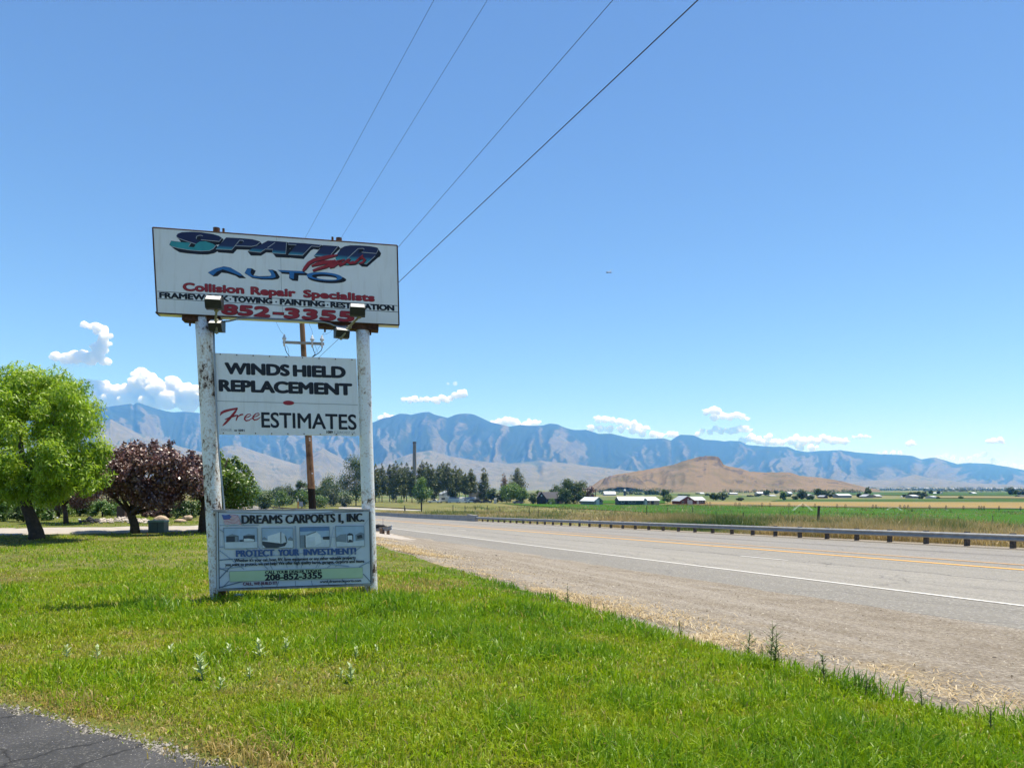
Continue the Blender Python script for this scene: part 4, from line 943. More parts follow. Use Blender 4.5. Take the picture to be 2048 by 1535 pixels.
picture([(585, 768), (858, 765), (862, 942), (590, 945)], 'pic_sky', [('pic_pale', [(588, 880), (861, 870), (862, 942), (590, 945)]), ('pic_dark', [(588, 884), (640, 890), (760, 905), (812, 888), (790, 925), (720, 942), (620, 942), (592, 915)]), ('pic_white', [(636, 840), (752, 803), (752, 900), (700, 897), (640, 888)]), ('pic_pale', [(754, 803), (785, 820), (800, 850), (805, 885), (755, 900)]), ('pic_dark', [(749, 803), (756, 803), (757, 900), (750, 900)]), ('pic_mid', [(588, 862), (605, 845), (632, 860), (632, 872), (588, 872)]), ('pic_mid', [(815, 862), (835, 842), (858, 862), (858, 880), (815, 876)]), ('pic_dark', [(786, 830), (800, 848), (806, 886), (798, 888), (792, 850)])], 'small printed picture of a pale garage on a dark slab')
picture([(917, 762), (1178, 757), (1182, 937), (922, 942)], 'pic_pale', [('pic_blue', [(919, 764), (1177, 759), (1178, 790), (919, 800)]), ('pic_sky', [(919, 800), (1178, 790), (1180, 850), (920, 850)]), ('pic_mid', [(919, 832), (975, 826), (978, 938), (922, 940)]), ('pic_white', [(970, 830), (1062, 800), (1100, 830), (1110, 895), (1050, 925), (970, 938)]), ('pic_mid', [(975, 826), (1062, 795), (1062, 806), (978, 838)]), ('pic_dark', [(960, 835), (968, 833), (972, 938), (962, 938)]), ('pic_pale', [(985, 850), (1050, 846), (1052, 920), (986, 930)]), ('pic_dark', [(1118, 845), (1180, 840), (1180, 870), (1122, 868)])], 'small printed picture of a white barn with a big door')
picture([(1232, 752), (1482, 750), (1487, 928), (1240, 933)], 'pic_sky', [('pic_pale', [(1236, 890), (1485, 880), (1487, 928), (1240, 933)]), ('pic_mid', [(1236, 850), (1275, 825), (1330, 820), (1330, 895), (1238, 885)]), ('pic_mid', [(1405, 830), (1450, 805), (1482, 815), (1483, 868), (1410, 880)]), ('pic_dark', [(1335, 822), (1355, 812), (1380, 818), (1388, 830), (1388, 892), (1335, 896)]), ('pic_white', [(1340, 835), (1378, 833), (1380, 885), (1372, 870), (1350, 870), (1342, 888)]), ('pic_dark', [(1350, 872), (1372, 870), (1374, 892), (1350, 893)]), ('pic_dark', [(1420, 835), (1460, 825), (1470, 855), (1425, 862)])], 'small printed picture of a carport among trees')
# waving flag
fw = [Flat(O3 + .003), Flat(O3 + .0033), Flat(O3 + .0036)]
for k in range(7):
    y = 655 + k * 12; x0 = 234 + k * 4
    pts = [(x0 + j * (148 / 8), y + 5 * math.sin(j * .95 + .4) + (j * .4)) for j in range(9)]
    fw[0].line(conv(Z3, pts), 6.0 / 4.385); fw[1].line(conv(Z3, [(a, b + 6) for a, b in pts]), 5.5 / 4.385)
fw[2].poly(conv(Z3, [(232, 650), (262, 656), (298, 650), (322, 668), (305, 690), (250, 695)]))
for f_, mt in zip(fw, ('flag_red', 'flag_white', 'flag_blue')): f_.make('flag_print', MATS[mt], ban, 'printed waving striped flag')

# --- floodlights, conduit, rusty tube
def floodlight(cx, cy, w, h, off, arm, label, tilt=0.0):
    c = PL(cx, cy, off); k = c[1] / F; W, Hh = w * k, h * k
    a2 = AX * math.cos(tilt) + NS * math.sin(tilt); n2 = np.cross(a2, ZZ); n2 = n2 / np.linalg.norm(n2)
    prof = [(-.02, -.5), (.05, -.5), (.085, .02), (.015, .42), (-.02, .5), (-.06, .5), (-.06, -.42)]
    poly = [c - a2 * W / 2 + n2 * x * 1.6 + ZZ * z * Hh for x, z in prof]
    o = SIGN.part('floodlight', MB().prism(poly, a2 * W), MATS['lamp_housing'], label=label)
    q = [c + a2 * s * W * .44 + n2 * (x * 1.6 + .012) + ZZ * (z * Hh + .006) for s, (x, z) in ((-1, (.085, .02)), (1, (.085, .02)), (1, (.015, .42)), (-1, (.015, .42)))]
    SIGN.part('lens', MB().prism(q, (np.cross(q[1] - q[0], q[3] - q[0]) / np.linalg.norm(np.cross(q[1] - q[0], q[3] - q[0]))) * .004), MATS['sunlit_lamp_top'], o)  # this 'lens' is a pale panel: sun on the sloped top face painted in
    m = MB()
    pts = [PL(x, y, f) for x, y, f in arm]
    m.tube(pts, .016, 8); m.lump(pts[0], .035, 3, sub=1, amp=.1); m.lump(pts[-1], .03, 5, sub=1, amp=.1)
    SIGN.part('bracket', m, MATS['weathered_bracket'], o, smooth=True)
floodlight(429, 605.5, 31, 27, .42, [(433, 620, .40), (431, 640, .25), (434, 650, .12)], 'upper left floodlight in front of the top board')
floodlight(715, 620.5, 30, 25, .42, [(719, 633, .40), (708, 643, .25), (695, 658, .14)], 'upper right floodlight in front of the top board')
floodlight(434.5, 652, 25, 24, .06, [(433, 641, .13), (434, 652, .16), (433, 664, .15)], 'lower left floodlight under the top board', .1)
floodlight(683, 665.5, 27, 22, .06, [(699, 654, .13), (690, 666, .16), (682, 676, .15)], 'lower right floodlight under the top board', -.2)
cb = MB().tube([PL(*p, .04) for p in ((447, 642.5), (458, 642), (466, 640), (478, 637), (495, 636.5), (550, 639), (600, 641.5), (648, 644.5), (660, 647), (668, 651), (680, 653.5), (694, 653))], .012, 8)
cb.tube([PL(*p, .0) for p in ((427, 654), (428.5, 700), (431, 770), (434, 850), (438, 905), (443, 960), (448, 1010), (453, 1090), (456, 1180), (457, 1207))], .014, 8)
SIGN.part('conduit', cb, MATS['galvanised'], smooth=True)
rt = PL(444, 1178, -.02); rb = PL(445, 1210, -.02)
SIGN.part('rusty_tube', MB().box((rt + rb) / 2, (.10, .10, np.linalg.norm(rt - rb) + .1), (AX, NS, ZZ)), MATS['rust'], label='short rusty square tube beside the left post foot')
SIGN.part('old_sticker', MB().add([PL(x, y, -.012) for x, y in ((398, 673), (412, 671), (414, 684), (408, 690), (400, 688))], [(0, 4, 3, 2, 1)]), simple('old_paper', (.70, .68, .60), .1, 12, .8))

# ------------------------------------------------------------------ utility pole and wires
def utility_pole():
    d = 34.0
    base = atdist(628, d); base[2] = float(H(base[0], base[1]))
    top = P(597.5, 530, d)
    def at(px, py, dd=d): return P(px, py, dd)
    T = Thing('utility_pole', 'brown wooden utility pole with a blackened foot standing behind the sign', 'utility pole', base)
    m, n, l, out = newmat('pole_wood'); o = coords(n, l)
    g = noise(n, l, 14, 5, .7, coords(n, l, 'Object', (2, 2, .05)))
    sx = n.new('ShaderNodeSeparateXYZ'); l.new(o, sx.inputs[0])
    c = mix(n, l, g, (.12, .062, .032), (.34, .20, .115))
    c = mix(n, l, ramp(n, l, noise(n, l, 3.5, 4, .6, coords(n, l, 'Object', (1, 1, .5))), [(.5, (0, 0, 0)), (.66, (.8, .8, .8))]), c, (.06, .035, .022))
    c = mix(n, l, math_(n, l, 'GREATER_THAN', math_(n, l, 'SUBTRACT', 1.75, sx.outputs[2]), 0), c, (.015, .013, .012))
    principled(n, l, out, c, .9, 0, .1, g, .4, .01)
    a = np.array((base[0], base[1], base[2] - .5))
    pts = [a + (top - a) * k / 14 for k in range(15)]
    T.part('shaft', MB().tube(pts, [.185 - .085 * k / 14 for k in range(15)], 16), m, smooth=True)
    gw = simple('grey_timber', (.30, .28, .25), .2, 8, .85); ce = simple('porcelain_grey', (.50, .52, .54), .08, 8, .25); dk = simple('black_cable', (.012, .013, .015), .2, 9, .6)
    def arm(x0, y0, x1, y1):
        p, q = at(x0, y0, d - .22), at(x1, y1, d - .22); v = (q - p) / np.linalg.norm(q - p); s_ = np.cross(v, (0, 0, 1))
        T.part('crossarm', MB().box((p + q) / 2, (np.linalg.norm(q - p), .1, .12), (v, s_ / np.linalg.norm(s_), np.cross(s_, v))), gw)
    arm(566, 684, 648, 687.5); arm(560, 553, 645, 556)
    for x, y in ((568.5, 679), (624.5, 681), (644, 681)):
        m_ = MB()
        for k, (dy, r) in enumerate(((10, .035), (5, .05), (1, .075), (-3, .09), (-6.5, .06), (-9, .03))):
            pass
        m_.tube([at(x, y + dy, d - .3) for dy in (13, 4, 1, -1, -4, -5, -8, -11)], [.045, .045, .05, .10, .10, .06, .055, .02], 12)
        T.part('insulator', m_, ce, smooth=True)
    for x, y in ((575, 548), (641, 551), (597, 526)):
        T.part('insulator', MB().tube([at(x, y + dy, d - .2) for dy in (5, 1, -1, -3, -6)], [.03, .05, .09, .09, .03], 10), ce, smooth=True)
    jm = MB()
    for pts in ([(569.5, 690), (570.5, 698), (574, 706), (580, 713), (590, 726), (604, 745)], [(625, 692), (627, 700), (630.5, 708), (622, 716), (612, 735)], [(645, 692), (643, 700), (637, 706), (630.5, 710), (622, 716)]):
        jm.tube([at(x, y, d - .3) for x, y in pts], .018, 6)
    for pts in ([(567, 668), (561, 662), (556, 652), (551, 640), (560, 600), (575, 545)], [(625, 669), (624, 660), (619, 650), (622, 600), (641, 548)], [(645, 669), (652, 668), (660, 664), (667, 657), (672, 648)], [(573, 690), (577, 699), (578, 712)], [(630, 690), (633, 698), (631, 706)], [(642, 689), (636, 697), (634, 706)]):
        jm.tube([at(x, y, d - .3) for x, y in pts], .007, 5)
    T.part('jumper_cables', jm, dk)
    bm = MB()
    for y in (876, 946, 880): bm.box(at(612 + (y - 876) * .08 + 7, y, d - .2), (.06, .04, .06))
    T.part('pole_tags', bm, simple('aluminium_tag', (.6, .6, .6), .1, 9, .4))
    # wires toward and past the viewer; the highway side pole is behind the camera
    mt = simple('wire_metal', (.035, .037, .042), .1, 5, .5, .5)
    for k, (x, y, lab, r) in enumerate(((575, 541, 'thin overhead power wire running up to the top edge, leftmost of the four', .0045), (641, 543, 'thin overhead power wire, second from the left of the four', .0045), (644.5, 669, 'thin overhead wire, third from the left, leaving the lower crossarm', .0055), (616, 735, 'thicker overhead cable, rightmost of the four and hung lowest on the pole', .0085))):
        x0 = {0: 868, 1: 975, 2: 1226, 3: 1396}[k]
        # aim exactly through the photo's exit point at the top edge: same line of sight plane as the vanishing point
        p = at(x, y, d - .2); xv = x + (x0 - x) * (y - 1003) / y
        VP = np.array(((xv - CX) / F, 1.0, (HY - 1003) / F))
        pts = []
        for j in range(41):
            u = j / 40; dd = (d - .2) * (1 - u) + (-18) * u
            q = p + VP * (dd - p[1]); q[2] -= 2.6 * u * (1 - u) * .0; pts.append(q)
        m_ = MB().tube(pts, r, 5); single('overhead_wire', m_, mt, lab, 'wire', p, 'overhead wires above the sign')
utility_pole()

# ------------------------------------------------------------------ highway guardrails and barrier
def wbeam(pts, h=.28, bulge=.075, z0=.0):
    """w-beam swept along points (centre line of the rail), facing the road on its left-hand normal"""
    prof = [(0, .5), (.55, .42), (1, .30), (.35, .10), (.0, 0), (.35, -.10), (1, -.30), (.55, -.42), (0, -.5)]
    m = MB(); n = len(prof); V = []
    for i, p in enumerate(pts):
        d = pts[min(i + 1, len(pts) - 1)] - pts[max(i - 1, 0)]; d = d / np.linalg.norm(d); s_ = np.cross(d, (0, 0, 1.0)); s_ /= np.linalg.norm(s_)
        V += [p + s_ * b * bulge * -1 + ZZ * z * h for b, z in prof] + [p + s_ * (b * bulge * -1 + .006) + ZZ * z * h for b, z in prof]
    N = 2 * n; f = []
    for i in range(len(pts) - 1):
        for k in range(n - 1):
            f.append((i * N + k, i * N + k + 1, (i + 1) * N + k + 1, (i + 1) * N + k)); f.append((i * N + n + k + 1, i * N + n + k, (i + 1) * N + n + k, (i + 1) * N + n + k + 1))
        f.append((i * N, (i + 1) * N, (i + 1) * N + n, i * N + n)); f.append((i * N + n - 1, i * N + 2 * n - 1, (i + 1) * N + 2 * n - 1, (i + 1) * N + n - 1))
    return m.add(V, f)
def road_pt(s, t, dz=0.0):
    x, y = xy(s + roadoff(t), t); return np.array((float(x), float(y), float(H(x, y)) + dz))
galv = simple('weathered_rail_steel', (.27, .278, .28), .16, 4, .5, .12, c2=(.36, .365, .365)); wood = simple('dark_guard_post', (.060, .054, .048), .3, 6, .9, c2=(.14, .115, .095))
GS = 30.25
t_end = 90.0
L = road_pt(GS, 40)
G = Thing('guardrail', 'long grey steel guardrail on dark posts along the far side of the highway', 'guardrail', L)
G.part('rail', wbeam([road_pt(GS - .12, t, .50) for t in np.arange(4, t_end + 1, 2.0)]), galv)
for t in np.arange(4, t_end, 2.0):
    p = road_pt(GS + .12, t); dirv = np.array((UX, UY, 0)); nrm = np.array((NX, NY, 0))
    G.part('post', MB().box(p + ZZ * .24, (.17, .17, .88), (nrm, dirv, ZZ)), wood)
# bridge parapet where the rail ends
con = simple('grey_concrete', (.27, .265, .25), .14, 1.5, .9, bump=.3, c2=(.36, .35, .33))
Bq = Thing('concrete_barrier', 'low grey concrete barrier continuing from the guardrail end', 'barrier', road_pt(GS, 130))
bm = MB()
ts = np.arange(t_end + 3.0, 196, 4.0)
prof = [(-.30, -.2), (.30, -.2), (.30, 0.0), (.20, .28), (.15, .78), (-.10, .78), (-.15, .28), (-.30, 0)]
V = []; f = []
for i, t in enumerate(ts):
    for a, z in prof: V.append(road_pt(GS - .1 + a, t, z))
n_ = len(prof)
for i in range(len(ts) - 1):
    for k in range(n_): f.append((i * n_ + k, i * n_ + (k + 1) % n_, (i + 1) * n_ + (k + 1) % n_, (i + 1) * n_ + k))
f += [tuple(range(n_))[::-1], tuple(range((len(ts) - 1) * n_, len(ts) * n_))]
bm.add(V, f); Bq.part('parapet', bm, con)
Bq.part('end_block', MB().box(road_pt(GS - .1, t_end + 1.6, .42), (.5, 3.4, .95), (np.array((NX, NY, 0)), np.array((UX, UY, 0)), ZZ)), con)
# farther rail on the curve
R2 = Thing('guardrail', 'distant dark guardrail on the outside of the far highway bend', 'guardrail', road_pt(GS, 260))
R2.part('rail', wbeam([road_pt(GS + .2, t, .55) for t in np.arange(200, 430, 6.0)], .34, .08), simple('rusty_rail_brown', (.13, .09, .07), .2, 3, .8))
pm = MB()
for t in np.arange(200, 430, 12.0): R2.part('post', MB().box(road_pt(GS + .4, t, .3), (.2, .2, .8)), wood)
# near-side terminal with black bundles behind it
def terminal():
    b = onground(770, 1068.5, 20); s0, t0 = st(b[0], b[1]); s0, t0 = float(s0), float(t0)
    T = Thing('guardrail', 'short guardrail end with two wooden posts at the gravel shoulder beside the sign', 'guardrail', b)
    k = b[1] / F
    pts = []
    for j in range(10):
        a = j / 9
        pts.append(P(792 - 1.2 * (1 - a) * 0 - 0, 0, 1))
    h = 13.0 * k
    path = [P(784.5, 1052, b[1] + 1.0), P(785, 1053.5, b[1] + .3), P(782, 1055, b[1]), P(776, 1056, b[1] - .05), P(766, 1057, b[1] + .1), P(755, 1057.6, b[1] + .6), P(735, 1057, b[1] + 3), P(690, 1054, b[1] + 10), P(640, 1050, b[1] + 20)]
    path = [np.array(p) for p in path]
    T.part('rail', wbeam(path[::-1], 8.5 * k, .09), galv)
    wd_ = simple('brown_block_post', (.20, .135, .09), .2, 6, .85)
    for x0, x1, y0, y1, dz in ((759.5, 764.5, 1056, 1069.5, 0), (765, 769, 1056, 1066, .7), (773.5, 779, 1056, 1068, .3)):
        c = P((x0 + x1) / 2, (y0 + y1) / 2, b[1] + dz + .12); T.part('post', MB().box(c - ZZ * .15, ((x1 - x0) * k, .2, (y1 - y0) * k + .3)), wd_)
    blk = simple('black_rubber', (.012, .012, .013), .3, 6, .7)
    for x, y, r in ((752, 1049, 4), (757, 1047.5, 4), (764, 1048.5, 4.2), (770, 1050, 3.2)):
        single('rubber_bundle', MB().lump(P(x, y, b[1] + .6) - ZZ * .12, r * k * 1.2, x, (1.3, 1, .8), .15), blk, {752: 'black rubber lump behind the short guardrail, nearest the sign post', 757: 'highest black rubber lump behind the short guardrail', 764: 'black rubber lump in the middle behind the short guardrail', 770: 'smallest black rubber lump nearest the curved guardrail end'}[x], 'rubber', onground(x, 1064, 20))
    p = onground(766, 1062, 20); single('marker_stake', MB().tube([p - ZZ * .1, p + ZZ * 1.1], .02, 6), simple('mauve_stake', (.42, .33, .42), .1, 5, .6), 'thin pinkish marker stake behind the short guardrail', 'stake', p)
terminal()

# ------------------------------------------------------------------ fences and posts beyond the highway
steel = simple('dark_steel_post', (.055, .052, .045), .25, 6, .7); oldw = simple('old_grey_post', (.085, .075, .062), .3, 5, .9)
FP = [(809, 1010, 1022, 2.2), (906, 1009, 1020, 2.0), (930, 1010, 1022, 1.6), (950, 1010, 1022, 1.4), (975, 1010, 1024, 1.5), (999.5, 1012, 1028, 1.5), (1058.5, 1015, 1036, 1.7), (1076.5, 1016, 1036, 1.4), (1167, 1027, 1040, 1.5), (1217.5, 1029, 1043, 1.5), (1262, 1028, 1043, 1.4), (1293.5, 1011, 1029, 1.9), (1320, 1035, 1046, 1.4), (1334.6, 1014, 1030, 1.5), (1385.5, 1013, 1033, 1.7), (1432, 1022, 1037, 1.5), (1486.6, 1024, 1041, 3.0), (1490, 1035, 1050, 2.4), (1560.6, 1024, 1041, 1.8), (1715, 1029, 1048, 1.6), (1754, 1030, 1044, 1.4), (1916, 1033, 1047, 1.5), (1985.5, 1030, 1048, 1.8)]
for k, (x, y0, y1, w) in enumerate(FP):
    b = onground(x, y1, 30); kk = b[1] / F
    m_ = MB().tube([b - ZZ * .2, b + ZZ * (y1 - y0) * kk], max(.022, w * kk / 2 * .8), 6)
    single('fence_post', m_, steel if w < 2 else oldw, '%s fence post in the weeds beyond the guardrail, %s from the left' % ('thicker wooden' if w >= 2 else 'thin dark steel', ORD[k]), 'fence post', b, 'fence posts beyond the highway')
def leaning(x0, y0, x1, y1, w, label, mt):
    b = onground(x1, y1, 30); k = b[1] / F; t_ = b + np.array(((x0 - x1) * k, 0, (y1 - y0) * k))
    single('fence_post', MB().tube([b - ZZ * .2 - (t_ - b) * .05, t_], w * k / 2, 8), mt, label, 'fence post', b, 'fence posts beyond the highway')
leaning(1637.8, 1011.5, 1635.5, 1056, 5.0, 'tall thick wooden post standing right behind the guardrail', oldw)
leaning(1660.5, 1039.5, 1656, 1056, 1.9, 'short dark post leaning right, beside the tall wooden post', steel)
leaning(1951, 1041, 1944, 1064, 1.9, 'dark post leaning right in tall dry weeds near the right edge', steel)
# rail along the side road
b = onground(843, 1023, 60); k = b[1] / F
T = Thing('roadside_rail', 'long low black rail with end post beside the side road right of the sign', 'rail', b)
blk = simple('black_rail', (.018, .017, .016), .2, 4, .8)
p = [b + ZZ * 4.5 * k, P(800, 1015.5, b[1] + 14), P(745, 1013.2, b[1] + 30), P(690, 1010.5, b[1] + 48)]
T.part('rail', MB().tube(p, .13, 6), blk); T.part('post', MB().box(b + ZZ * 9 * k, (2.6 * k, 2.6 * k, 19 * k)), blk)
q = P(810, 1019, b[1] + 10); T.part('post', MB().box(q, (.25, .25, 1.3)), blk)
# rusty pipe along the ditch
a0, a1 = onground(1290, 1038, 40), onground(1487, 1043.5, 40)
single('ditch_pipe', MB().tube([a0 + ZZ * .25, (a0 + a1) / 2 + ZZ * .22, a1 + ZZ * .25], .28, 10), simple('rusty_brown_pipe', (.06, .036, .026), .35, 2, .9), 'long dark rusty pipe lying along the ditch behind the guardrail', 'pipe', a0)

# ------------------------------------------------------------------ far road signs seen behind the lower banner
def roadsign(x, y0, y1, yb, w, label, shape, mat):
    b = onground(x, yb, 30); k = b[1] / F
    T = Thing('road_sign', label, 'road sign', b)
    T.part('pole', MB().tube([b, b + ZZ * (yb - y0) * k], .05, 6), steel)
    c = b + ZZ * (yb - (y0 + y1) / 2) * k - np.array((0, .12, 0)); h = (y1 - y0) * k; W = w * k
    if shape == 'rect': poly = [(-.5, -.5), (.5, -.5), (.5, .5), (-.5, .5)]
    else: poly = [(0, -.5), (.5, 0), (0, .5), (-.5, 0)]
    T.part('panel', MB().prism([c + np.array((u * W, 0, v * h)) for u, v in poly], np.array((0, .04, 0))), mat)
roadsign(602.5, 1002.5, 1012, 1024, 7, 'grey back of a square road sign right of the brown pole foot', 'rect', simple('sign_back_grey', (.24, .26, .28), .1, 5, .5))
roadsign(521.5, 1000.5, 1005, 1011, 4.5, 'tiny pale road sign beside the far highway bend', 'rect', simple('sign_pale', (.6, .6, .58), .05, 5, .5))
roadsign(530.5, 1001.5, 1006.5, 1012, 5, 'tiny yellow diamond road sign beside the far highway bend', 'dia', simple('sign_yellow', (.62, .50, .18), .05, 5, .5))
b = onground(596, 1016, 30); k = b[1] / F
T = Thing('delineator_post', 'orange marker post with white top beside the grey sign back', 'marker', b)
T.part('stake', MB().box(b + ZZ * 7 * k, (2.2 * k, .1, 14 * k)), simple('orange_plastic', (.62, .22, .06), .1, 5, .5)); T.part('reflector', MB().box(b + ZZ * 16.5 * k, (2.4 * k, .12, 5 * k)), simple('white_plastic', (.8, .8, .78), .05, 5, .4))

# ------------------------------------------------------------------ small things on the ground
def flag(x, y, h, mat, label, w=6):
    b = onground(x, y); k = b[1] / F
    T = Thing('survey_flag', label, 'flag', b)
    T.part('wire_stem', MB().tube([b - ZZ * .05, b + ZZ * h * k + np.array((-.03, 0, 0))], .0035, 5), steel)
    c = b + ZZ * h * k; V = []
    for i in range(5):
        for j in range(3): V.append(c + np.array((i / 4 * w * k * .5, .03 * math.sin(i * 1.7 + j), -j / 2 * w * k * .9 - i * .03 * w * k)))
    f_ = [(i * 3 + j, i * 3 + j + 1, i * 3 + j + 4, i * 3 + j + 3) for i in range(4) for j in range(2)]
    T.part('flag_cloth', MB().add(V, f_), mat)
flag(925, 1156, 16, simple('yellow_film', (.72, .62, .08), .1, 20, .4), 'small crumpled yellow marker flag at the edge of the grass', 11)
flag(293.5, 1072, 6, simple('orange_film', (.66, .22, .10), .1, 20, .4), 'tiny orange marker flag in the lawn by the purple tree', 4)
for (x, y, r, lab) in ((890, 1106, 2.4, 'dark stone on the gravel shoulder, left of the two near the yellow flag'), (992, 1110.5, 2.2, 'dark stone on the gravel shoulder, straight above the grass edge'), (1988.5, 1315, 4.0, 'dark clod on the gravel near the right edge'), (1818, 1304, 3.2, 'pale stone on the gravel near the right edge'), (1132, 1150, 1.6, 'small dark stone in the middle of the gravel shoulder')):
    b = onground(x, y + r * .6); k = b[1] / F
    single('stone', MB().lump(b + ZZ * r * k * .5, r * k, x, (1.2, 1, .7), .3), simple('pale_stone', (.6, .57, .52), .1, 8, .9) if 'pale' in lab else simple('dark_stone', (.05, .042, .036), .2, 8, .9), lab, 'stone', b)
b = onground(479, 1200); k = b[1] / F
V = [b + np.array((x * k, .02 * math.sin(x), .07 - y * k)) for y in (-4, 1) for x in (-9, -3, 3, 10)]
single('paper_scrap', MB().add(V, [(0, 4, 5, 1), (1, 5, 6, 2), (2, 6, 7, 3)]), simple('white_paper', (.8, .8, .78), .05, 9, .7), 'white paper scrap in the shaded grass under the banner', 'litter', b)

# ------------------------------------------------------------------ things by the pale lane on the left
gb = simple('utility_green', (.085, .125, .105), .12, 4, .5); gt = simple('utility_green_lid', (.22, .34, .28), .08, 4, .45)
b = onground(317, 1063.5); k = b[1] / F
T = Thing('transformer_box', 'green utility transformer box beside the pale gravel lane', 'utility box', b)
T.part('cabinet', MB().box(b + ZZ * 10.2 * k, (31 * k, 20 * k, 21 * k)), gb); T.part('lid', MB().box(b + ZZ * 22.2 * k, (33.5 * k, 22 * k, 3.2 * k), None, .95), gt)
T.part('door_seam', MB().box(b + ZZ * 10 * k - np.array((-3 * k, 10.1 * k, 0)), (.6 * k, .02, 17 * k)), simple('seam_dark', (.02, .03, .025), .1, 5, .6))
tan = simple('tan_boulder', (.40, .30, .20), .22, 2.2, .95, bump=.5, c2=(.50, .38, .27)); pale = simple('pale_rubble', (.50, .43, .36), .2, 3, .95, bump=.5, c2=(.62, .55, .48)); drk = simple('dark_rubble', (.07, .07, .075), .3, 3, .95, bump=.5)
for (x, y, w, h, s_, lab) in ((322, 1046.5, 15, 9.5, 1, 'large tan boulder behind the green utility box'), (360, 1045, 12, 4.5, 2, 'flat brown boulder lying in the grass right of the utility box'), (376, 1040.5, 9.5, 6.2, 3, 'pale hollowed boulder at the right end of the rock garden')):
    b = onground(x, y); k = b[1] / F
    single('boulder', MB().lump(b + ZZ * h * k * .8, 1.0, s_, (w * k, w * k * .7, h * k), .28, 3), tan, lab, 'boulder', b, 'boulders of the rock garden', smooth=False)
def rubble(name, x0, x1, y0, y1, n_, rmin, rmax, mt, label, hh):
    m_ = MB(); r_ = np.random.default_rng(5)
    for i in range(n_):
        x = r_.uniform(x0, x1); y = r_.uniform(y0, y1); b = onground(x, y); k = b[1] / F; R = r_.uniform(rmin, rmax) * k
        m_.lump(b + ZZ * (R * .3 + hh * k * r_.random() * max(0, 1 - abs((x - (x0 + x1) / 2) / (x1 - x0) * 2)) ** .5), R, i, (1.2, 1, .75), .35, 1)
    stuff(name, m_.mesh(name, mt), label)
rubble('pale_rocks', 196, 300, 1039, 1046.5, 260, 1.2, 3.4, pale, 'bank of pale rubble behind the purple tree trunk', 5)
rubble('dark_rocks', 160, 200, 1041, 1046.5, 70, 1.6, 3.6, drk, 'heap of dark rubble at the left end of the rock garden', 8)
b = onground(245, 1035); k = b[1] / F
single('wooden_block', MB().box(b + ZZ * 11 * k, (16 * k, 14 * k, 25 * k)), simple('brown_timber', (.085, .055, .045), .2, 4, .9), 'brown square timber block behind the purple tree trunk', 'block', b)
b = onground(332, 1034); k = b[1] / F
single('white_pole', MB().tube([b, b + ZZ * 22 * k], 1.4 * k, 8), simple('pole_white', (.50, .47, .42), .1, 4, .7), 'short pale pole standing in front of the purple shrub', 'pole', b)
b = onground(86.5, 1030); k = b[1] / F
single('white_pole', MB().tube([b, b + ZZ * 36 * k], 1.2 * k, 8), MATS['pole_white'], 'slim pale pole in front of the hedge left of the leaning trunk', 'pole', b)
for (x, y, r, lab) in ((102, 1039, 4.5, 'white rounded rock on the grass behind the leaning trunk'), (159, 1039.5, 2.5, 'small pale rock left of the dark rubble heap'), (114.5, 1036, 2, 'little bluish garden light near the white rock')):
    b = onground(x, y); k = b[1] / F; single('garden_rock' if 'rock' in lab else 'garden_light', MB().lump(b + ZZ * r * k * .4, r * k, x, (1.1, 1, .75), .2), simple('white_rock', (.66, .66, .66), .1, 5, .8), lab, 'rock' if 'rock' in lab else 'light', b)

# ------------------------------------------------------------------ insect in the sky
c = P(1218, 544.5, 5.0); k = 5.0 / F
T = Thing('flying_insect', 'tiny dark flying insect with pale wings high in the blue sky', 'insect', c)
bug = simple('insect_dark', (.015, .018, .03), .2, 40, .4)
T.part('body', MB().tube([c + np.array((x * k, 0, z * k)) for x, z in ((-6.2, .2), (-5, .1), (-3.5, -.3), (-2, -.3), (-.5, .1), (1, -.1), (3, -.7), (5.2, -1.3))], [.3 * k, 1.0 * k, 1.3 * k, 1.0 * k, .6 * k, .8 * k, .6 * k, .35 * k], 8), bug, smooth=True)
wm, n, l, out = newmat('insect_wing'); tr_ = n.new('ShaderNodeBsdfTransparent'); df = n.new('ShaderNodeBsdfDiffuse'); df.inputs[0].default_value = (.8, .86, .95, 1); mx = n.new('ShaderNodeMixShader'); mx.inputs[0].default_value = .5; l.new(tr_.outputs[0], mx.inputs[1]); l.new(df.outputs[0], mx.inputs[2]); l.new(mx.outputs[0], out.inputs[0])
for sy, e in ((-1, (6.5, 5.2)), (1, (4.0, 4.2)), (-1, (-3.5, 2.8)), (1, (7.5, 2.2))):
    w0 = np.array((-1.0 * k, 0, .4 * k)); w1 = np.array((e[0] * k, sy * 3 * k, e[1] * k)); nn = np.array((.0, sy * .5, -.9)) * k
    T.part('wing', MB().prism([c + w0, c + w0 * .4 + w1 * .6 + nn * .9, c + w1, c + w0 * .4 + w1 * .6 - nn * .6], np.array((0, .03 * k, 0))), wm)

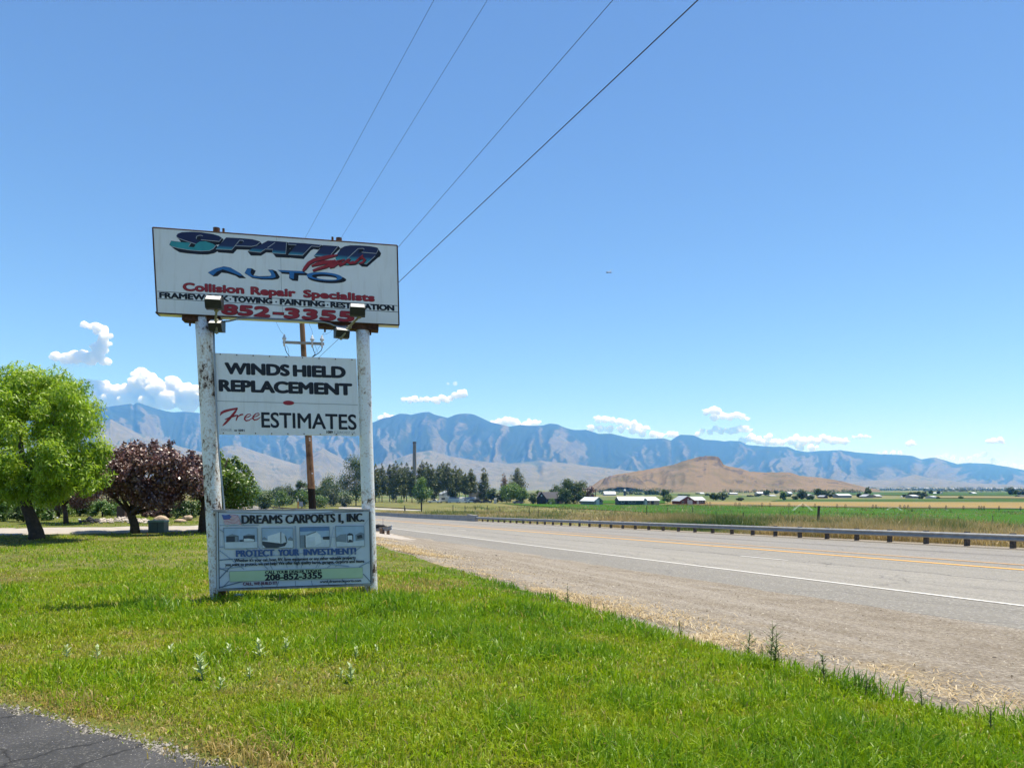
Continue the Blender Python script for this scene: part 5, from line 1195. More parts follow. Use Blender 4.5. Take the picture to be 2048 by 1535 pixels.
# ------------------------------------------------------------------ irrigation wheel line in the alfalfa and its water
T = Thing('wheel_line', 'long wheel line irrigator standing along the back of the green field', 'irrigator', onground(1700, 1018, 100))
xs = [(1413, 1012.5), (1420, 1012.6), (1471, 1013.5), (1479, 1013.6), (1524, 1014.6), (1540, 1015), (1578, 1015.6), (1606, 1016.2), (1630, 1016.6), (1674, 1017.2), (1691, 1017.6), (1746, 1018.6), (1752, 1018.7), (1800, 1019.2), (1809, 1019.4), (1816, 1019.5), (1859, 1020), (1892, 1020.4), (1927, 1020.8), (1958, 1021.2), (1963, 1021.4), (1968, 1021.6), (1998, 1022), (2041, 1022.8)]
pp = []
for x, y in xs:
    d = (EYE - PLAIN) * F / (y - HY) ; c = np.array(((x - CX) / F * d, d, PLAIN + .95)); pp.append(c); k = d / F
    R = 4.2 * k; m_ = MB()
    ring = [c + np.array((.55 * R * math.cos(a), .85 * R * math.cos(a) * .3, R * math.sin(a))) for a in [2 * math.pi * j / 16 for j in range(17)]]
    m_.tube(ring, .055, 5, False)
    for a in range(6): m_.tube([c, ring[int(a * 16 / 6)]], .03, 4)
    T.part('wheel', m_, steel)
T.part('pipe', MB().tube(pp, .07, 6), galv)
wm2, n, l, out = newmat('water_spray'); tr_ = n.new('ShaderNodeBsdfTransparent'); df = n.new('ShaderNodeBsdfDiffuse'); df.inputs[0].default_value = (.85, .9, .92, 1); mx = n.new('ShaderNodeMixShader'); mx.inputs[0].default_value = .09; l.new(tr_.outputs[0], mx.inputs[1]); l.new(df.outputs[0], mx.inputs[2]); l.new(mx.outputs[0], out.inputs[0])
wj = MB()
for x, y, x1, y1 in ((1606, 1005, 1575, 1033), (1606, 1006, 1634, 1031), (1698, 1016, 1692, 1032), (1698, 1016, 1728, 1033), (1785, 1014, 1760, 1030), (1790, 1012, 1812, 1030), (1860, 1018, 1845, 1028), (1885, 1018, 1900, 1026)):
    d = (EYE - PLAIN) * F / (1019 - HY); p0 = P(x, y, d); p1 = P(x1, y1, d - 20); pts = [p0 + (p1 - p0) * a + ZZ * 1.5 * a * (1 - a) for a in np.linspace(0, 1, 8)]
    wj.tube(pts, [.06 + .32 * a for a in np.linspace(0, 1, 8)], 6)
stuff('water_spray', wj.mesh('water_spray', wm2), 'thin arcs of sprinkler water over the green field')

# ------------------------------------------------------------------ grass
def inside(poly, X, Y):
    c = np.zeros(len(X), bool); n = len(poly)
    for i in range(n):
        x0, y0 = poly[i]; x1, y1 = poly[(i + 1) % n]
        k = ((y0 > Y) != (y1 > Y)) & (X < (x1 - x0) * (Y - y0) / (y1 - y0 + 1e-12) + x0); c ^= k
    return c
def blades(X, Y, h, w, tint, bend, r_, up=1.0):
    """curved two-segment blades; returns verts, tris, tint"""
    n = len(X); Z = H(X, Y) - .01
    a = r_.uniform(0, 2 * np.pi, n); b = r_.uniform(0, 2 * np.pi, n)
    wx, wy = np.cos(a) * w / 2, np.sin(a) * w / 2
    lx, ly = np.cos(b) * h * bend, np.sin(b) * h * bend
    v = np.empty((n, 5, 3), np.float32)
    v[:, 0] = np.stack([X - wx, Y - wy, Z], 1); v[:, 1] = np.stack([X + wx, Y + wy, Z], 1)
    m = .35
    zx = h * .58 * np.sqrt(np.clip(1 - (bend * m) ** 2, .2, 1))
    v[:, 2] = np.stack([X - wx * .8 + lx * m, Y - wy * .8 + ly * m, Z + zx], 1); v[:, 3] = np.stack([X + wx * .8 + lx * m, Y + wy * .8 + ly * m, Z + zx], 1)
    v[:, 4] = np.stack([X + lx, Y + ly, Z + h * np.clip(1.02 - .55 * bend ** 2, .25, 1)], 1)
    i = np.arange(n)[:, None] * 5
    f = np.concatenate([i + np.array([[0, 1, 3]]), i + np.array([[0, 3, 2]]), i + np.array([[2, 3, 4]])])
    return v.reshape(-1, 3), f.astype(np.int32), np.repeat(tint, 5)
grassmat = leafmat('grass_blades', [(0, (.46, .34, .14)), (.16, (.34, .30, .07)), (.34, (.32, .38, .018)), (.58, (.235, .37, .007)), (.8, (.15, .29, .009)), (1, (.085, .20, .018))], .45, .025)
patch_poly = [(p[0], p[1]) for p in PATCH_W]
def polydist(poly, X, Y):
    d = np.full(len(X), 1e9); n = len(poly)
    for i in range(n - 1):
        ax, ay = poly[i]; bx, by = poly[i + 1]; L = (bx - ax) ** 2 + (by - ay) ** 2 + 1e-9
        t_ = np.clip(((X - ax) * (bx - ax) + (Y - ay) * (by - ay)) / L, 0, 1); d = np.minimum(d, np.hypot(X - ax - t_ * (bx - ax), Y - ay - t_ * (by - ay)))
    return d
def lawn():
    r_ = np.random.default_rng(21); Vs, Fs, Ts = [], [], []; off = 0
    for d0, d1, N, wm in ((3.4, 5.6, 85000, .0074), (5.6, 9, 105000, .0088), (9, 14, 100000, .0115), (14, 24, 80000, .015), (24, 46, 50000, .024)):
        px = r_.uniform(-260, 2300, N); u = r_.random(N); d = np.sqrt(d0 * d0 + u * (d1 * d1 - d0 * d0))
        X = (px - CX) / F * d; Y = d
        s, t = st(X, Y); e = edge_s(t) + r_.normal(0, .09, N)
        dp = polydist(patch_poly[:len(patch_poly) - 3], X, Y)
        k = (s < e) & ~(inside(patch_poly, X, Y) & ((dp > .10) | (r_.random(N) > .25))) & ~inside(LANE, X, Y)
        # thin, worn places
        wear = fbm(X * .5, Y * .5, 8.0, 3)
        k &= r_.random(N) < np.clip(1.35 - 1.1 * np.exp(-(dp / .16) ** 2) * 1.0 - .55 * sstep(.55, .68, wear) * (d > 10.6), .12, 1)
        X, Y, s, t, d, e, dp, wear = (q[k] for q in (X, Y, s, t, d, e, dp, wear)); n = len(X)
        big = fbm(X * .33, Y * .33, 3.0, 3); mid = fbm(X * 1.3, Y * 1.3, 5.0, 3); sm = fbm(X * 4.5, Y * 4.5, 9.0, 2)
        tint = .50 + .75 * (big - .5) + .55 * (mid - .5) + .45 * (sm - .5) + r_.normal(0, .10, n)
        near_e = np.clip(1 - (e - s) / 1.8, 0, 1)
        tint += .12 * near_e - .13 * sstep(10.3, 12, d) * (s < 4) + .12 * sstep(9.6, 8.8, d) * sstep(7.6, 8.6, d) + .08 * sstep(1.5, 5, s) * sstep(10, 5, d)
        straw = np.exp(-(dp / .30) ** 2) * (.55 + .9 * fbm(X * 2.2, Y * 2.2, 2, 2)) + .75 * sstep(.56, .66, wear) * (d > 10.6) * .8
        tint = np.where(r_.random(n) < straw, r_.uniform(0, .14, n), tint)
        tint = np.where(r_.random(n) < .035, r_.uniform(0, .2, n), tint)
        hh = (.055 + .085 * sstep(.38, .7, mid) + .05 * sstep(.45, .7, big)) * r_.uniform(.55, 1.35, n)
        tall = sstep(9.9, 9.5, d) * sstep(8.6, 9.1, d)                      # uncut band in front of the sign
        tall = np.maximum(tall * sstep(.40, .58, fbm(X * .8, Y * .8, 12, 2)), .55 * sstep(2.5, 5.2, s) * sstep(9.5, 6, d) * fbm(X * .9, Y * .9, 31, 2) * 1.6)
        foot = np.minimum(np.hypot(X + 4.18, Y - 10.1), np.hypot(X + 2.1, Y - 10.6)); tall = np.maximum(tall, np.exp(-((Y - (10.30 + .2266 * (X + 4.2))) / .20) ** 2) * (X > -4.3) * (X < -1.9) * .8)
        hh *= 1 + .75 * tall; tint += .10 * tall
        hh *= 1 - .45 * sstep(10.2, 12.5, d) * (1 - tall)
        hh *= 1 - .45 * np.exp(-(dp / .3) ** 2)
        w = wm * r_.uniform(.6, 1.5, n); wide = r_.random(n) < .10; w = np.where(wide, w * 2.0, w)
        bend = np.clip(r_.normal(.62, .32, n), .03, 1.25)
        v, f, ti = blades(X, Y, hh, w, np.clip(tint, 0, 1), bend, r_)
        Vs.append(v); Fs.append(f + off); Ts.append(ti); off += len(v)
    stuff('lawn_grass', rawmesh('lawn_grass', np.concatenate(Vs), np.concatenate(Fs), grassmat, {'tint': np.concatenate(Ts)}), 'green roadside lawn grass with yellow and taller patches')
lawn()
weedmat = leafmat('verge_blades', [(0, (.52, .40, .22)), (.25, (.40, .30, .14)), (.45, (.28, .26, .10)), (.62, (.17, .21, .06)), (.82, (.09, .15, .035)), (1, (.055, .105, .03))], .35, .03)
def verge():
    r_ = np.random.default_rng(22); Vs, Fs, Ts = [], [], []; off = 0
    for (s0, s1, t0, t1, N, w0, h0) in ((31.3, 36, 2, 60, 52000, .022, .55), (36, 60, -4, 70, 80000, .032, .85), (60, 112, -12, 110, 70000, .055, 1.05), (31.3, 80, 60, 190, 40000, .055, .6), (-14, 30, 120, 330, 22000, .10, .7), (80, 200, 110, 240, 16000, .10, .6)):
        s = r_.uniform(s0, s1, N); t = r_.uniform(t0, t1, N); X, Y = xy(s + (roadoff(t) if s0 > 20 else 0), t)
        cl = fbm(X * .16, Y * .16, 4, 3); k = (Y > 4) & (np.abs(X) < Y * .95 + 4) & (r_.random(N) < .35 + 1.2 * sstep(.36, .62, cl))
        k &= ~((s - roadoff(t) > 10.5) & (s - roadoff(t) < 31.2))
        if s0 < 0: k &= (s < 10 + roadoff(t))
        X, Y, s, t, cl = (q[k] for q in (X, Y, s, t, cl)); n = len(X)
        tint = .40 + 1.9 * (fbm(X * .12, Y * .09, 6, 3) - .5) + .5 * (fbm(X * .5, Y * .5, 2, 2) - .5) + r_.normal(0, .13, n)
        hh = h0 * (.35 + 1.2 * sstep(.3, .7, cl)) * r_.uniform(.5, 1.3, n)
        v, f, ti = blades(X, Y, hh, w0 * r_.uniform(.6, 1.6, n), np.clip(tint, 0, 1), np.clip(r_.normal(.4, .25, n), .03, 1), r_)
        Vs.append(v); Fs.append(f + off); Ts.append(ti); off += len(v)
    stuff('verge_weeds', rawmesh('verge_weeds', np.concatenate(Vs), np.concatenate(Fs), weedmat, {'tint': np.concatenate(Ts)}), 'dry and green weeds on the bank beyond the guardrail')
verge()
def straw():
    r_ = np.random.default_rng(23); N = 30000
    t = r_.uniform(-2, 32, N); s = edge_s(t) + np.abs(r_.normal(0, .75, N)) + .02; X, Y = xy(s, t)
    k = (r_.random(N) < sstep(.50, .64, fbm(X * .75, Y * .75, 3, 2)) * (1 - .5 * sstep(1.2, 2.2, s - edge_s(t))) + .05)
    X, Y = X[k], Y[k]; n = len(X); L_ = r_.uniform(.03, .10, n); a = r_.uniform(0, 6.3, n); w = r_.uniform(.0012, .0035, n) + .00018 * Y; Z = H(X, Y) + .03 + r_.uniform(0, .025, n)
    dx, dy = np.cos(a) * L_ / 2, np.sin(a) * L_ / 2; ex, ey = -np.sin(a) * w, np.cos(a) * w; tl = r_.uniform(-.02, .02, n)
    v = np.stack([np.stack([X - dx - ex, Y - dy - ey, Z - tl], 1), np.stack([X + dx - ex, Y + dy - ey, Z + tl], 1), np.stack([X + dx + ex, Y + dy + ey, Z + tl], 1), np.stack([X - dx + ex, Y - dy + ey, Z - tl], 1)], 1).reshape(-1, 3)
    stuff('dry_straw', rawmesh('dry_straw', v, np.arange(n * 4, dtype=np.int32).reshape(-1, 4), leafmat('straw', [(0, (.30, .21, .095)), (.5, (.42, .31, .15)), (1, (.50, .41, .25))], .2, .05), {'tint': np.repeat(r_.random(n), 4)}), 'mown straw lying along the gravel edge')
    # loose pebbles
    N = 3600; t = r_.uniform(-4, 26, N); s = edge_s(t) + .1 + np.abs(r_.normal(0, 2.8, N)); k = s < 12.6; X, Y = xy(s[k], t[k]); n = len(X); R = .006 + .012 * r_.random(n) ** 4 + .0005 * Y; Z = H(X, Y) + .025
    o3 = np.array([(1, 0, 0), (-.5, .87, 0), (-.5, -.87, 0), (0, 0, .9)]); a = r_.uniform(0, 6.3, n); ca, sa = np.cos(a)[:, None], np.sin(a)[:, None]
    vx = X[:, None] + R[:, None] * (o3[None, :, 0] * ca - o3[None, :, 1] * sa); vy = Y[:, None] + R[:, None] * (o3[None, :, 0] * sa + o3[None, :, 1] * ca); vz = Z[:, None] + R[:, None] * o3[None, :, 2]
    v = np.stack([vx, vy, vz], -1).reshape(-1, 3); i = np.arange(n)[:, None] * 4; f = np.concatenate([i + np.array([[0, 1, 3]]), i + np.array([[1, 2, 3]]), i + np.array([[2, 0, 3]])]).astype(np.int32)
    stuff('pebbles', rawmesh('pebbles', v, f, leafmat('pebble', [(0, (.08, .066, .052)), (.5, (.21, .18, .145)), (1, (.40, .37, .32))], 0, .0), {'tint': np.repeat(r_.random(n), 4)}), 'loose pebbles on the gravel shoulder')
straw()
def crumbs():
    r_ = np.random.default_rng(24); pl = np.array(PATCH_W[:len(PATCH_W) - 3]); i = r_.integers(0, len(pl) - 1, 2600); u = r_.random(len(i))[:, None]; q = pl[i] * (1 - u) + pl[i + 1] * u + r_.normal(0, .05, (len(i), 2)) + np.array((-.03, -.03)); X, Y = q[:, 0], q[:, 1]; k = (Y > 3.2) & (np.hypot(X, Y) < 9); X, Y = X[k], Y[k]; n = len(X)
    R = .005 + .011 * r_.random(n) ** 3; Z = H(X, Y) + .008; o3 = np.array([(1, 0, 0), (-.5, .87, 0), (-.5, -.87, 0), (0, 0, .9)]); a = r_.uniform(0, 6.3, n); ca, sa = np.cos(a)[:, None], np.sin(a)[:, None]
    v = np.stack([X[:, None] + R[:, None] * (o3[None, :, 0] * ca - o3[None, :, 1] * sa), Y[:, None] + R[:, None] * (o3[None, :, 0] * sa + o3[None, :, 1] * ca), Z[:, None] + R[:, None] * o3[None, :, 2]], -1).reshape(-1, 3); j = np.arange(n)[:, None] * 4
    f = np.concatenate([j + np.array([[0, 1, 3]]), j + np.array([[1, 2, 3]]), j + np.array([[2, 0, 3]])]).astype(np.int32)
    stuff('asphalt_crumbs', rawmesh('asphalt_crumbs', v, f, leafmat('crumb', [(0, (.04, .04, .04)), (.5, (.13, .125, .115)), (1, (.30, .285, .26))], 0, .0), {'tint': np.repeat(r_.random(n), 4)}), 'grey crumbs along the broken asphalt edge')
crumbs()

# ------------------------------------------------------------------ weeds that stand out in the lawn
mw = leafmat('milkweed_leaf', [(0, (.28, .38, .15)), (.5, (.40, .50, .24)), (1, (.52, .60, .36))], .3, .06); ms = simple('weed_stem', (.24, .32, .13), .2, 9, .7)
def leafquad(c, d, L_, w, nrm):
    d = d / np.linalg.norm(d); s_ = np.cross(d, nrm); s_ = s_ / (np.linalg.norm(s_) + 1e-9); m_ = np.cross(s_, d)
    return [c, c + d * L_ * .45 + s_ * w / 2 + m_ * L_ * .06, c + d * L_ - m_ * L_ * .08, c + d * L_ * .45 - s_ * w / 2 + m_ * L_ * .06]
def milkweed(x, y, h, n_, seed, label):
    r_ = np.random.default_rng(seed); b = onground(x, y); k = b[1] / F; Hh = h * k
    T = Thing('milkweed', label, 'weed', b, 'pale milkweed shoots in the lawn')
    lean = np.array((r_.normal() * .1, r_.normal() * .1, 1)) * Hh
    T.part('stem', MB().tube([b - ZZ * .03, b + lean * .5, b + lean * .95], [.006, .005, .003], 6), ms)
    V, A = [], []
    for i in range(n_):
        u = .2 + .8 * i / n_; c = b + lean * u * .95; a = i * 1.57 + r_.normal() * .3 + (i // 2) * .8
        for q in (0, math.pi):
            d = np.array((math.cos(a + q), math.sin(a + q), .55 + .9 * u)); V += leafquad(c, d, Hh * (.50 - .20 * u) * r_.uniform(.8, 1.2), Hh * .19, ZZ); A += [r_.random()] * 4
    T.raw('leaves', V, np.arange(len(V), dtype=np.int32).reshape(-1, 4), mw, None, {'tint': A})
for i, (x, y, h, n_, lab) in enumerate(((406, 1358, 52, 8, 'tallest pale milkweed shoot, in front of the left sign post'), (135, 1318, 30, 5, 'pale milkweed shoot farthest left in the lawn'), (195, 1324, 34, 5, 'slender milkweed shoot, second from the left in the lawn'), (340, 1318, 30, 5, 'small milkweed shoot left of the tallest one'), (455, 1316, 30, 6, 'bushy milkweed shoot right behind the tallest one'), (520, 1318, 38, 7, 'upright milkweed shoot below the middle of the sign'),
    (572, 1308, 34, 6, 'milkweed shoot right of the upright one, nearest the sign'), (703, 1364, 38, 6, 'milkweed shoot in front of the right sign post, taller of a close pair'), (682, 1360, 26, 4, 'milkweed shoot in front of the right sign post, shorter of a close pair'), (711, 1318, 26, 5, 'small milkweed shoot close below the right sign post'), (441, 1385, 32, 4, 'narrow milkweed shoot just below the tallest one'), (500, 1358, 26, 5, 'spreading milkweed shoot between the tallest and the pair'), (754, 1312, 24, 4, 'milkweed shoot right of the right sign post'))):
    milkweed(x, y, h, n_, 40 + i, lab)
tw = leafmat('weed_leaf', [(0, (.07, .12, .03)), (.5, (.12, .19, .045)), (1, (.20, .28, .08))], .3, .04); tws = simple('weed_stalk', (.13, .13, .065), .3, 12, .8)
def tallweed(x, y, h, seed, label):
    r_ = np.random.default_rng(seed); b = onground(x, y); k = b[1] / F; Hh = h * k
    T = Thing('tall_weed', label, 'weed', b, 'tall weeds along the edge of the grass')
    m_ = MB(); V, A = [], []
    lean = np.array((r_.normal() * .06, r_.normal() * .06, 1)) * Hh
    m_.tube([b - ZZ * .03, b + lean * .5, b + lean], [.0055, .0045, .0025], 5)
    for i in range(int(h * 1.0)):
        u = r_.uniform(.15, 1.0); c = b + lean * u; a = r_.uniform(0, 6.3); d = np.array((math.cos(a), math.sin(a), .9)); L_ = Hh * .16 * (1.3 - u) * r_.uniform(.5, 1.4) + .006
        V += leafquad(c, d, L_, L_ * .3, ZZ); A += [r_.random()] * 4
        if i % 6 == 0 and h > 34: e = c + d * Hh * .16; m_.tube([c, e], [.003, .002], 4); V += leafquad(e, d, L_, L_ * .3, ZZ); A += [r_.random()] * 4
    T.part('stalk', m_, tws); T.raw('leaves', V, np.arange(len(V), dtype=np.int32).reshape(-1, 4), tw, None, {'tint': A})
TW = [(1101, 1206, 27), (1135, 1211, 40), (1182, 1221, 26), (1209, 1230, 24), (1243, 1255, 34), (1361, 1277, 36), (1388, 1294, 22), (1497, 1319, 58), (1525, 1319, 32), (1542, 1322, 70), (1549, 1338, 72), (1556, 1338, 38), (1577, 1338, 20), (1640, 1353, 30), (1650, 1375, 66), (1730, 1397, 40), (1845, 1419, 40), (1883, 1428, 24), (1982, 1467, 48)]
for i, (x, y, h) in enumerate(TW):
    tallweed(x, y, h, 70 + i, '%s seed weed on the grass edge by the gravel, %s from the left' % ('tall dark' if h > 50 else ('medium green' if h > 30 else 'short green'), ORD[i]))

# ------------------------------------------------------------------ trees
def leafcloud(clumps, n_, L_, W_, r_, hang=0.0, up=.3, holes=.40, hf=1.0, tbase=.5, tspan=.35, shell=.5):
    """leaf-sized quads spread through ellipsoid clumps (centre, radii)"""
    C = np.array([c for c, _ in clumps], float); R = np.array([r for _, r in clumps], float)
    p = (R[:, 0] * R[:, 2]) ** 1.0; p = p / p.sum()
    k = r_.choice(len(C), n_, p=p); d = r_.normal(size=(n_, 3)); d /= np.linalg.norm(d, axis=1)[:, None]
    u = (shell + (1.08 - shell) * r_.random(n_) ** .7)[:, None]
    pos = C[k] + d * R[k] * u
    hs = hf / max(.3, R.mean()); nz = vnoise(pos[:, 0] * 2.1 * hs, pos[:, 1] * 2.1 * hs, pos[:, 2] * 2.1 * hs)
    keep = nz > holes * r_.uniform(.6, 1.2, n_); pos, d, nz, k = pos[keep], d[keep], nz[keep], k[keep]; n = len(pos)
    nrm = d * .8 + np.array((0, 0, up)) + r_.normal(size=(n, 3)) * .55; nrm /= np.linalg.norm(nrm, axis=1)[:, None]
    a = r_.normal(size=(n, 3)); a[:, 2] -= hang * 2.2; a -= nrm * (a * nrm).sum(1)[:, None]; a /= np.linalg.norm(a, axis=1)[:, None] + 1e-9
    b = np.cross(nrm, a); l = (L_ * r_.uniform(.6, 1.4, n) / 2)[:, None]; w = (W_ * r_.uniform(.6, 1.4, n) / 2)[:, None]
    v = np.stack([pos - a * l, pos + b * w, pos + a * l, pos - b * w], 1).reshape(-1, 3)
    ck = r_.random(len(C))
    t = np.clip(tbase + tspan * (.5 * (ck[k] - .5) + r_.normal(0, .42, n) + 1.0 * (nz - .5)), 0, 1)
    return v, np.arange(n * 4, dtype=np.int32).reshape(-1, 4), np.repeat(t, 4)
bark = simple('bark', (.045, .034, .027), .3, 9, .95, bump=.6, c2=(.09, .068, .052)); barkg = simple('bark_grey', (.13, .105, .085), .3, 5, .95, bump=.5)
LM = {
 'willow': leafmat('willow_leaf', [(0, (.085, .17, .008)), (.35, (.20, .34, .014)), (.7, (.31, .47, .025)), (1, (.43, .55, .09))], .55, .03),
 'plum': leafmat('plum_leaf', [(0, (.036, .016, .016)), (.4, (.10, .044, .043)), (.75, (.19, .082, .074)), (1, (.27, .175, .14))], .25, .10),
 'green': leafmat('green_leaf', [(0, (.03, .065, .010)), (.4, (.075, .15, .018)), (.75, (.135, .235, .025)), (1, (.21, .31, .06))], .40, .06),
 'dark': leafmat('dark_leaf', [(0, (.022, .046, .012)), (.4, (.045, .088, .020)), (.75, (.078, .135, .030)), (1, (.12, .18, .05))], .28, .04),
 'light': leafmat('light_leaf', [(0, (.05, .11, .02)), (.4, (.09, .18, .03)), (.75, (.14, .25, .04)), (1, (.20, .31, .08))], .40, .04),
 'grey': leafmat('grey_leaf', [(0, (.035, .06, .028)), (.4, (.065, .10, .045)), (.75, (.10, .14, .065)), (1, (.15, .18, .10))], .30, .04),
 'pine': leafmat('pine_needles', [(0, (.034, .055, .012)), (.4, (.072, .104, .024)), (.75, (.115, .148, .040)), (1, (.16, .18, .06))], .18, .04),
 'dead': leafmat('dry_needles', [(0, (.10, .055, .035)), (.5, (.19, .12, .075)), (1, (.28, .20, .13))], .2, .02),
 'barberry': leafmat('barberry_leaf', [(0, (.03, .012, .012)), (.5, (.075, .032, .028)), (1, (.13, .075, .05))], .25, .05)}

def near_trees():
    # bright willow at the left edge
    r_ = np.random.default_rng(50); b = onground(75, 1077); d = b[1]; k = d / F
    T = Thing('willow_tree', 'bright green rounded willow with a dark leaning trunk at the left edge', 'tree', b)
    def q(px, py, dy=0.0): return P(px, py, d + dy)
    tr = MB().tube([b - ZZ * .2, q(72, 1062), q(64, 1040), q(54, 1015), q(49, 985), q(47, 962), q(50, 930)], [.27, .21, .18, .165, .15, .14, .10], 14)
    for pts, r in (([q(48, 975), q(25, 945, .3), q(-10, 900, .5), q(-30, 850, .6)], [.11, .09, .06, .03]), ([q(48, 970), q(70, 930, -.4), q(95, 880, -.8), q(110, 830, -.9)], [.11, .09, .06, .03]), ([q(49, 950), q(40, 880, .5), q(42, 800, .8)], [.1, .07, .03]), ([q(48, 978), q(90, 950, .6), q(140, 925, .9), q(170, 900, .9)], [.09, .07, .05, .02]), ([q(48, 985), q(20, 960, -.8), q(-20, 940, -1.2)], [.09, .06, .03])):
        tr.tube(pts, r, 8)
    T.part('trunk', tr, bark, smooth=True)
    cl = []
    for i in range(170):
        u = r_.normal(size=3); u /= np.linalg.norm(u); rr = r_.uniform(.45, .97) ** .6
        rr *= .82 + .45 * float(vnoise(u[0] * 1.7 + 3, u[1] * 1.7, u[2] * 1.7 + 5)); x, y, z = u * rr
        px = 48 + 150 * x * (1 - .10 * max(0, z)); py = 890 - 136 * z
        if z < -.55: py = 884 + 142 * .55 + (abs(z) - .55) * 60
        if px > 150 and py > 985: continue
        R = r_.uniform(20, 36) * k * (1 if rr > .5 else 1.2)
        cl.append((P(px, py, d + y * 2.5), (R, R, R * 1.15)))
    for px, py, R in ((198, 918, 22), (190, 955, 22), (205, 900, 16), (170, 975, 18), (150, 815, 26), (120, 775, 24), (60, 758, 24), (20, 752, 24), (185, 860, 22), (95, 765, 22), (170, 835, 22)):
        cl.append((P(px, py, d + r_.normal() * .4), (R * k, R * k, R * k * 1.1)))
    v, f, t = leafcloud(cl, 125000, .15, .042, r_, hang=.7, up=.45, holes=.43, hf=.75, tbase=.56, tspan=.55, shell=.30)
    T.raw('crown', v, f, LM['willow'], None, {'tint': t})
    # purple plum
    def plum(bx, by, cx, cy, rx, ry, seed, n_, label, spikes=True):
        r_ = np.random.default_rng(seed); b = onground(bx, by); d = b[1]; k = d / F
        T = Thing('plum_tree', label, 'tree', b)
        def q(px, py, dy=0.0): return P(px, py, d + dy)
        sc = rx / 105
        tr = MB().tube([b - ZZ * .2, q(bx - 2, by - 18), q(bx - 8 * sc, by - 38), q(bx - 10 * sc, by - 46)], [.17 * sc, .13 * sc, .12 * sc, .10 * sc], 12)
        f0 = q(bx - 8 * sc, by - 38)
        for ex, ey, dy in ((-60, -105, .3), (-38, -130, -.5), (-5, -140, .4), (30, -130, -.5), (70, -118, .5), (110, -95, .1), (-30, -85, .9), (40, -90, -1.0)):
            e = q(bx + ex * sc, by + ey, dy); m_ = (f0 + e) / 2 + np.array((0, dy * .2, -.12)); tr.tube([f0, m_, e], [.075 * sc, .05 * sc, .02 * sc], 7)
        T.part('trunk', tr, bark, smooth=True)
        cl = []
        for i in range(100):
            u = r_.normal(size=3); u /= np.linalg.norm(u); rr = r_.uniform(.4, .95) ** .6; x, y, z = u * rr
            px = cx + rx * x; py = cy - ry * z + (12 if z < -.4 else 0) * -abs(x)
            R = r_.uniform(12, 22) * k * sc; cl.append((P(px, py, d + y * rx * k * .95), (R, R, R)))
        if spikes:
            for i in range(46):
                px = cx + rx * r_.uniform(-1.0, 1.0); top = cy - ry * math.sqrt(max(0, 1 - ((px - cx) / rx) ** 2)) - r_.uniform(-2, 14)
                cl.append((P(px + r_.normal() * 2, top + 8, d + r_.normal() * 1.0), (4.2 * k, 4.2 * k, 13 * k)))
        v, f, t = leafcloud(cl, n_, .105, .062, r_, hang=-.2, up=.3, holes=.38, tbase=.50, tspan=.6, shell=.3)
        T.raw('crown', v, f, LM['plum'], None, {'tint': t})
    plum(271, 1066, 302, 954, 118, 61, 51, 62000, 'purple leaved plum tree with dark forked trunk beside the pale lane')
    plum(133, 1046.5, 138, 972, 78, 50, 52, 20000, 'darker purple plum tree standing behind between willow and front plum', False)
    # green tree next to the left sign post
    r_ = np.random.default_rng(53); b = onground(410, 1063); d = b[1]; k = d / F
    T = Thing('green_tree', 'loose yellow green tree just behind the left sign post', 'tree', b)
    def q(px, py, dy=0.0): return P(px, py, d + dy)
    tr = MB().tube([b - ZZ * .2, q(411, 1035), q(414, 1008), q(422, 970), q(436, 935)], [.27, .22, .2, .14, .05], 12)
    for e in ((480, 955, .3), (500, 985, -.4), (455, 920, -.4), (400, 930, .5), (385, 975, 0), (470, 1000, .5), (440, 905, .2)): tr.tube([q(414, 1010), q((414 + e[0]) / 2, (1010 + e[1]) / 2 + 4, e[2] * .5), q(*e)], [.09, .06, .02], 7)
    T.part('trunk', tr, bark, smooth=True)
    cl = []
    for i in range(80):
        u = r_.normal(size=3); u /= np.linalg.norm(u); rr = r_.uniform(.3, .95) ** .6; x, y, z = u * rr
        py = 966 - 52 * z; R = r_.uniform(10, 19) * k; cl.append((P(442 + 62 * x - 12 * z, py, d + y * 1.2), (R, R, R)))
    for px, py in ((428, 915), (440, 910), (452, 925), (470, 922), (478, 930), (490, 940), (500, 950), (505, 965), (418, 925), (508, 985), (402, 925), (404, 945), (498, 1005), (470, 1018)): cl.append((P(px, py, d), (8 * k, 8 * k, 13 * k)))
    v, f, t = leafcloud(cl, 26000, .12, .06, r_, hang=.1, up=.3, holes=.47, tbase=.50, tspan=.55, shell=.3)
    T.raw('crown', v, f, LM['green'], None, {'tint': t})
near_trees()

def bush(x, yb, yt, hw, kind, label, n_=5000, leaf=None, d=None, cat='shrub', name='shrub', seed=None, squash=1.0):
    b = onground(x, yb) if d is None else atdist(x, d); d = b[1]; k = d / F; r_ = np.random.default_rng(int(x * 7 + yb) if seed is None else seed)
    hh = (yb - yt) * k; w = hw * k; T = Thing(name, label, cat, b)
    cl = []
    for i in range(22):
        u = r_.normal(size=3); u /= np.linalg.norm(u); u[2] = abs(u[2]) * 1.6 - .75; rr = r_.uniform(.4, .85)
        R = r_.uniform(.22, .40) * min(w, hh); cl.append((b + np.array((u[0] * w * rr, u[1] * w * rr * squash, hh * .5 + u[2] * hh * .38)), (R, R, R)))
    T.part('trunk', MB().tube([b - ZZ * .1, b + ZZ * hh * .4, b + ZZ * hh * .7], [.05 * w + .02, .035 * w + .015, .01 * w], 6), bark)
    L_ = leaf or max(.10, 1.4 * k)
    v, f, t = leafcloud(cl, n_, L_, L_ * .62, r_, up=.4, holes=.40, tbase=.5, tspan=.6, shell=.35)
    T.raw('crown', v, f, LM[kind], None, {'tint': t}); return T
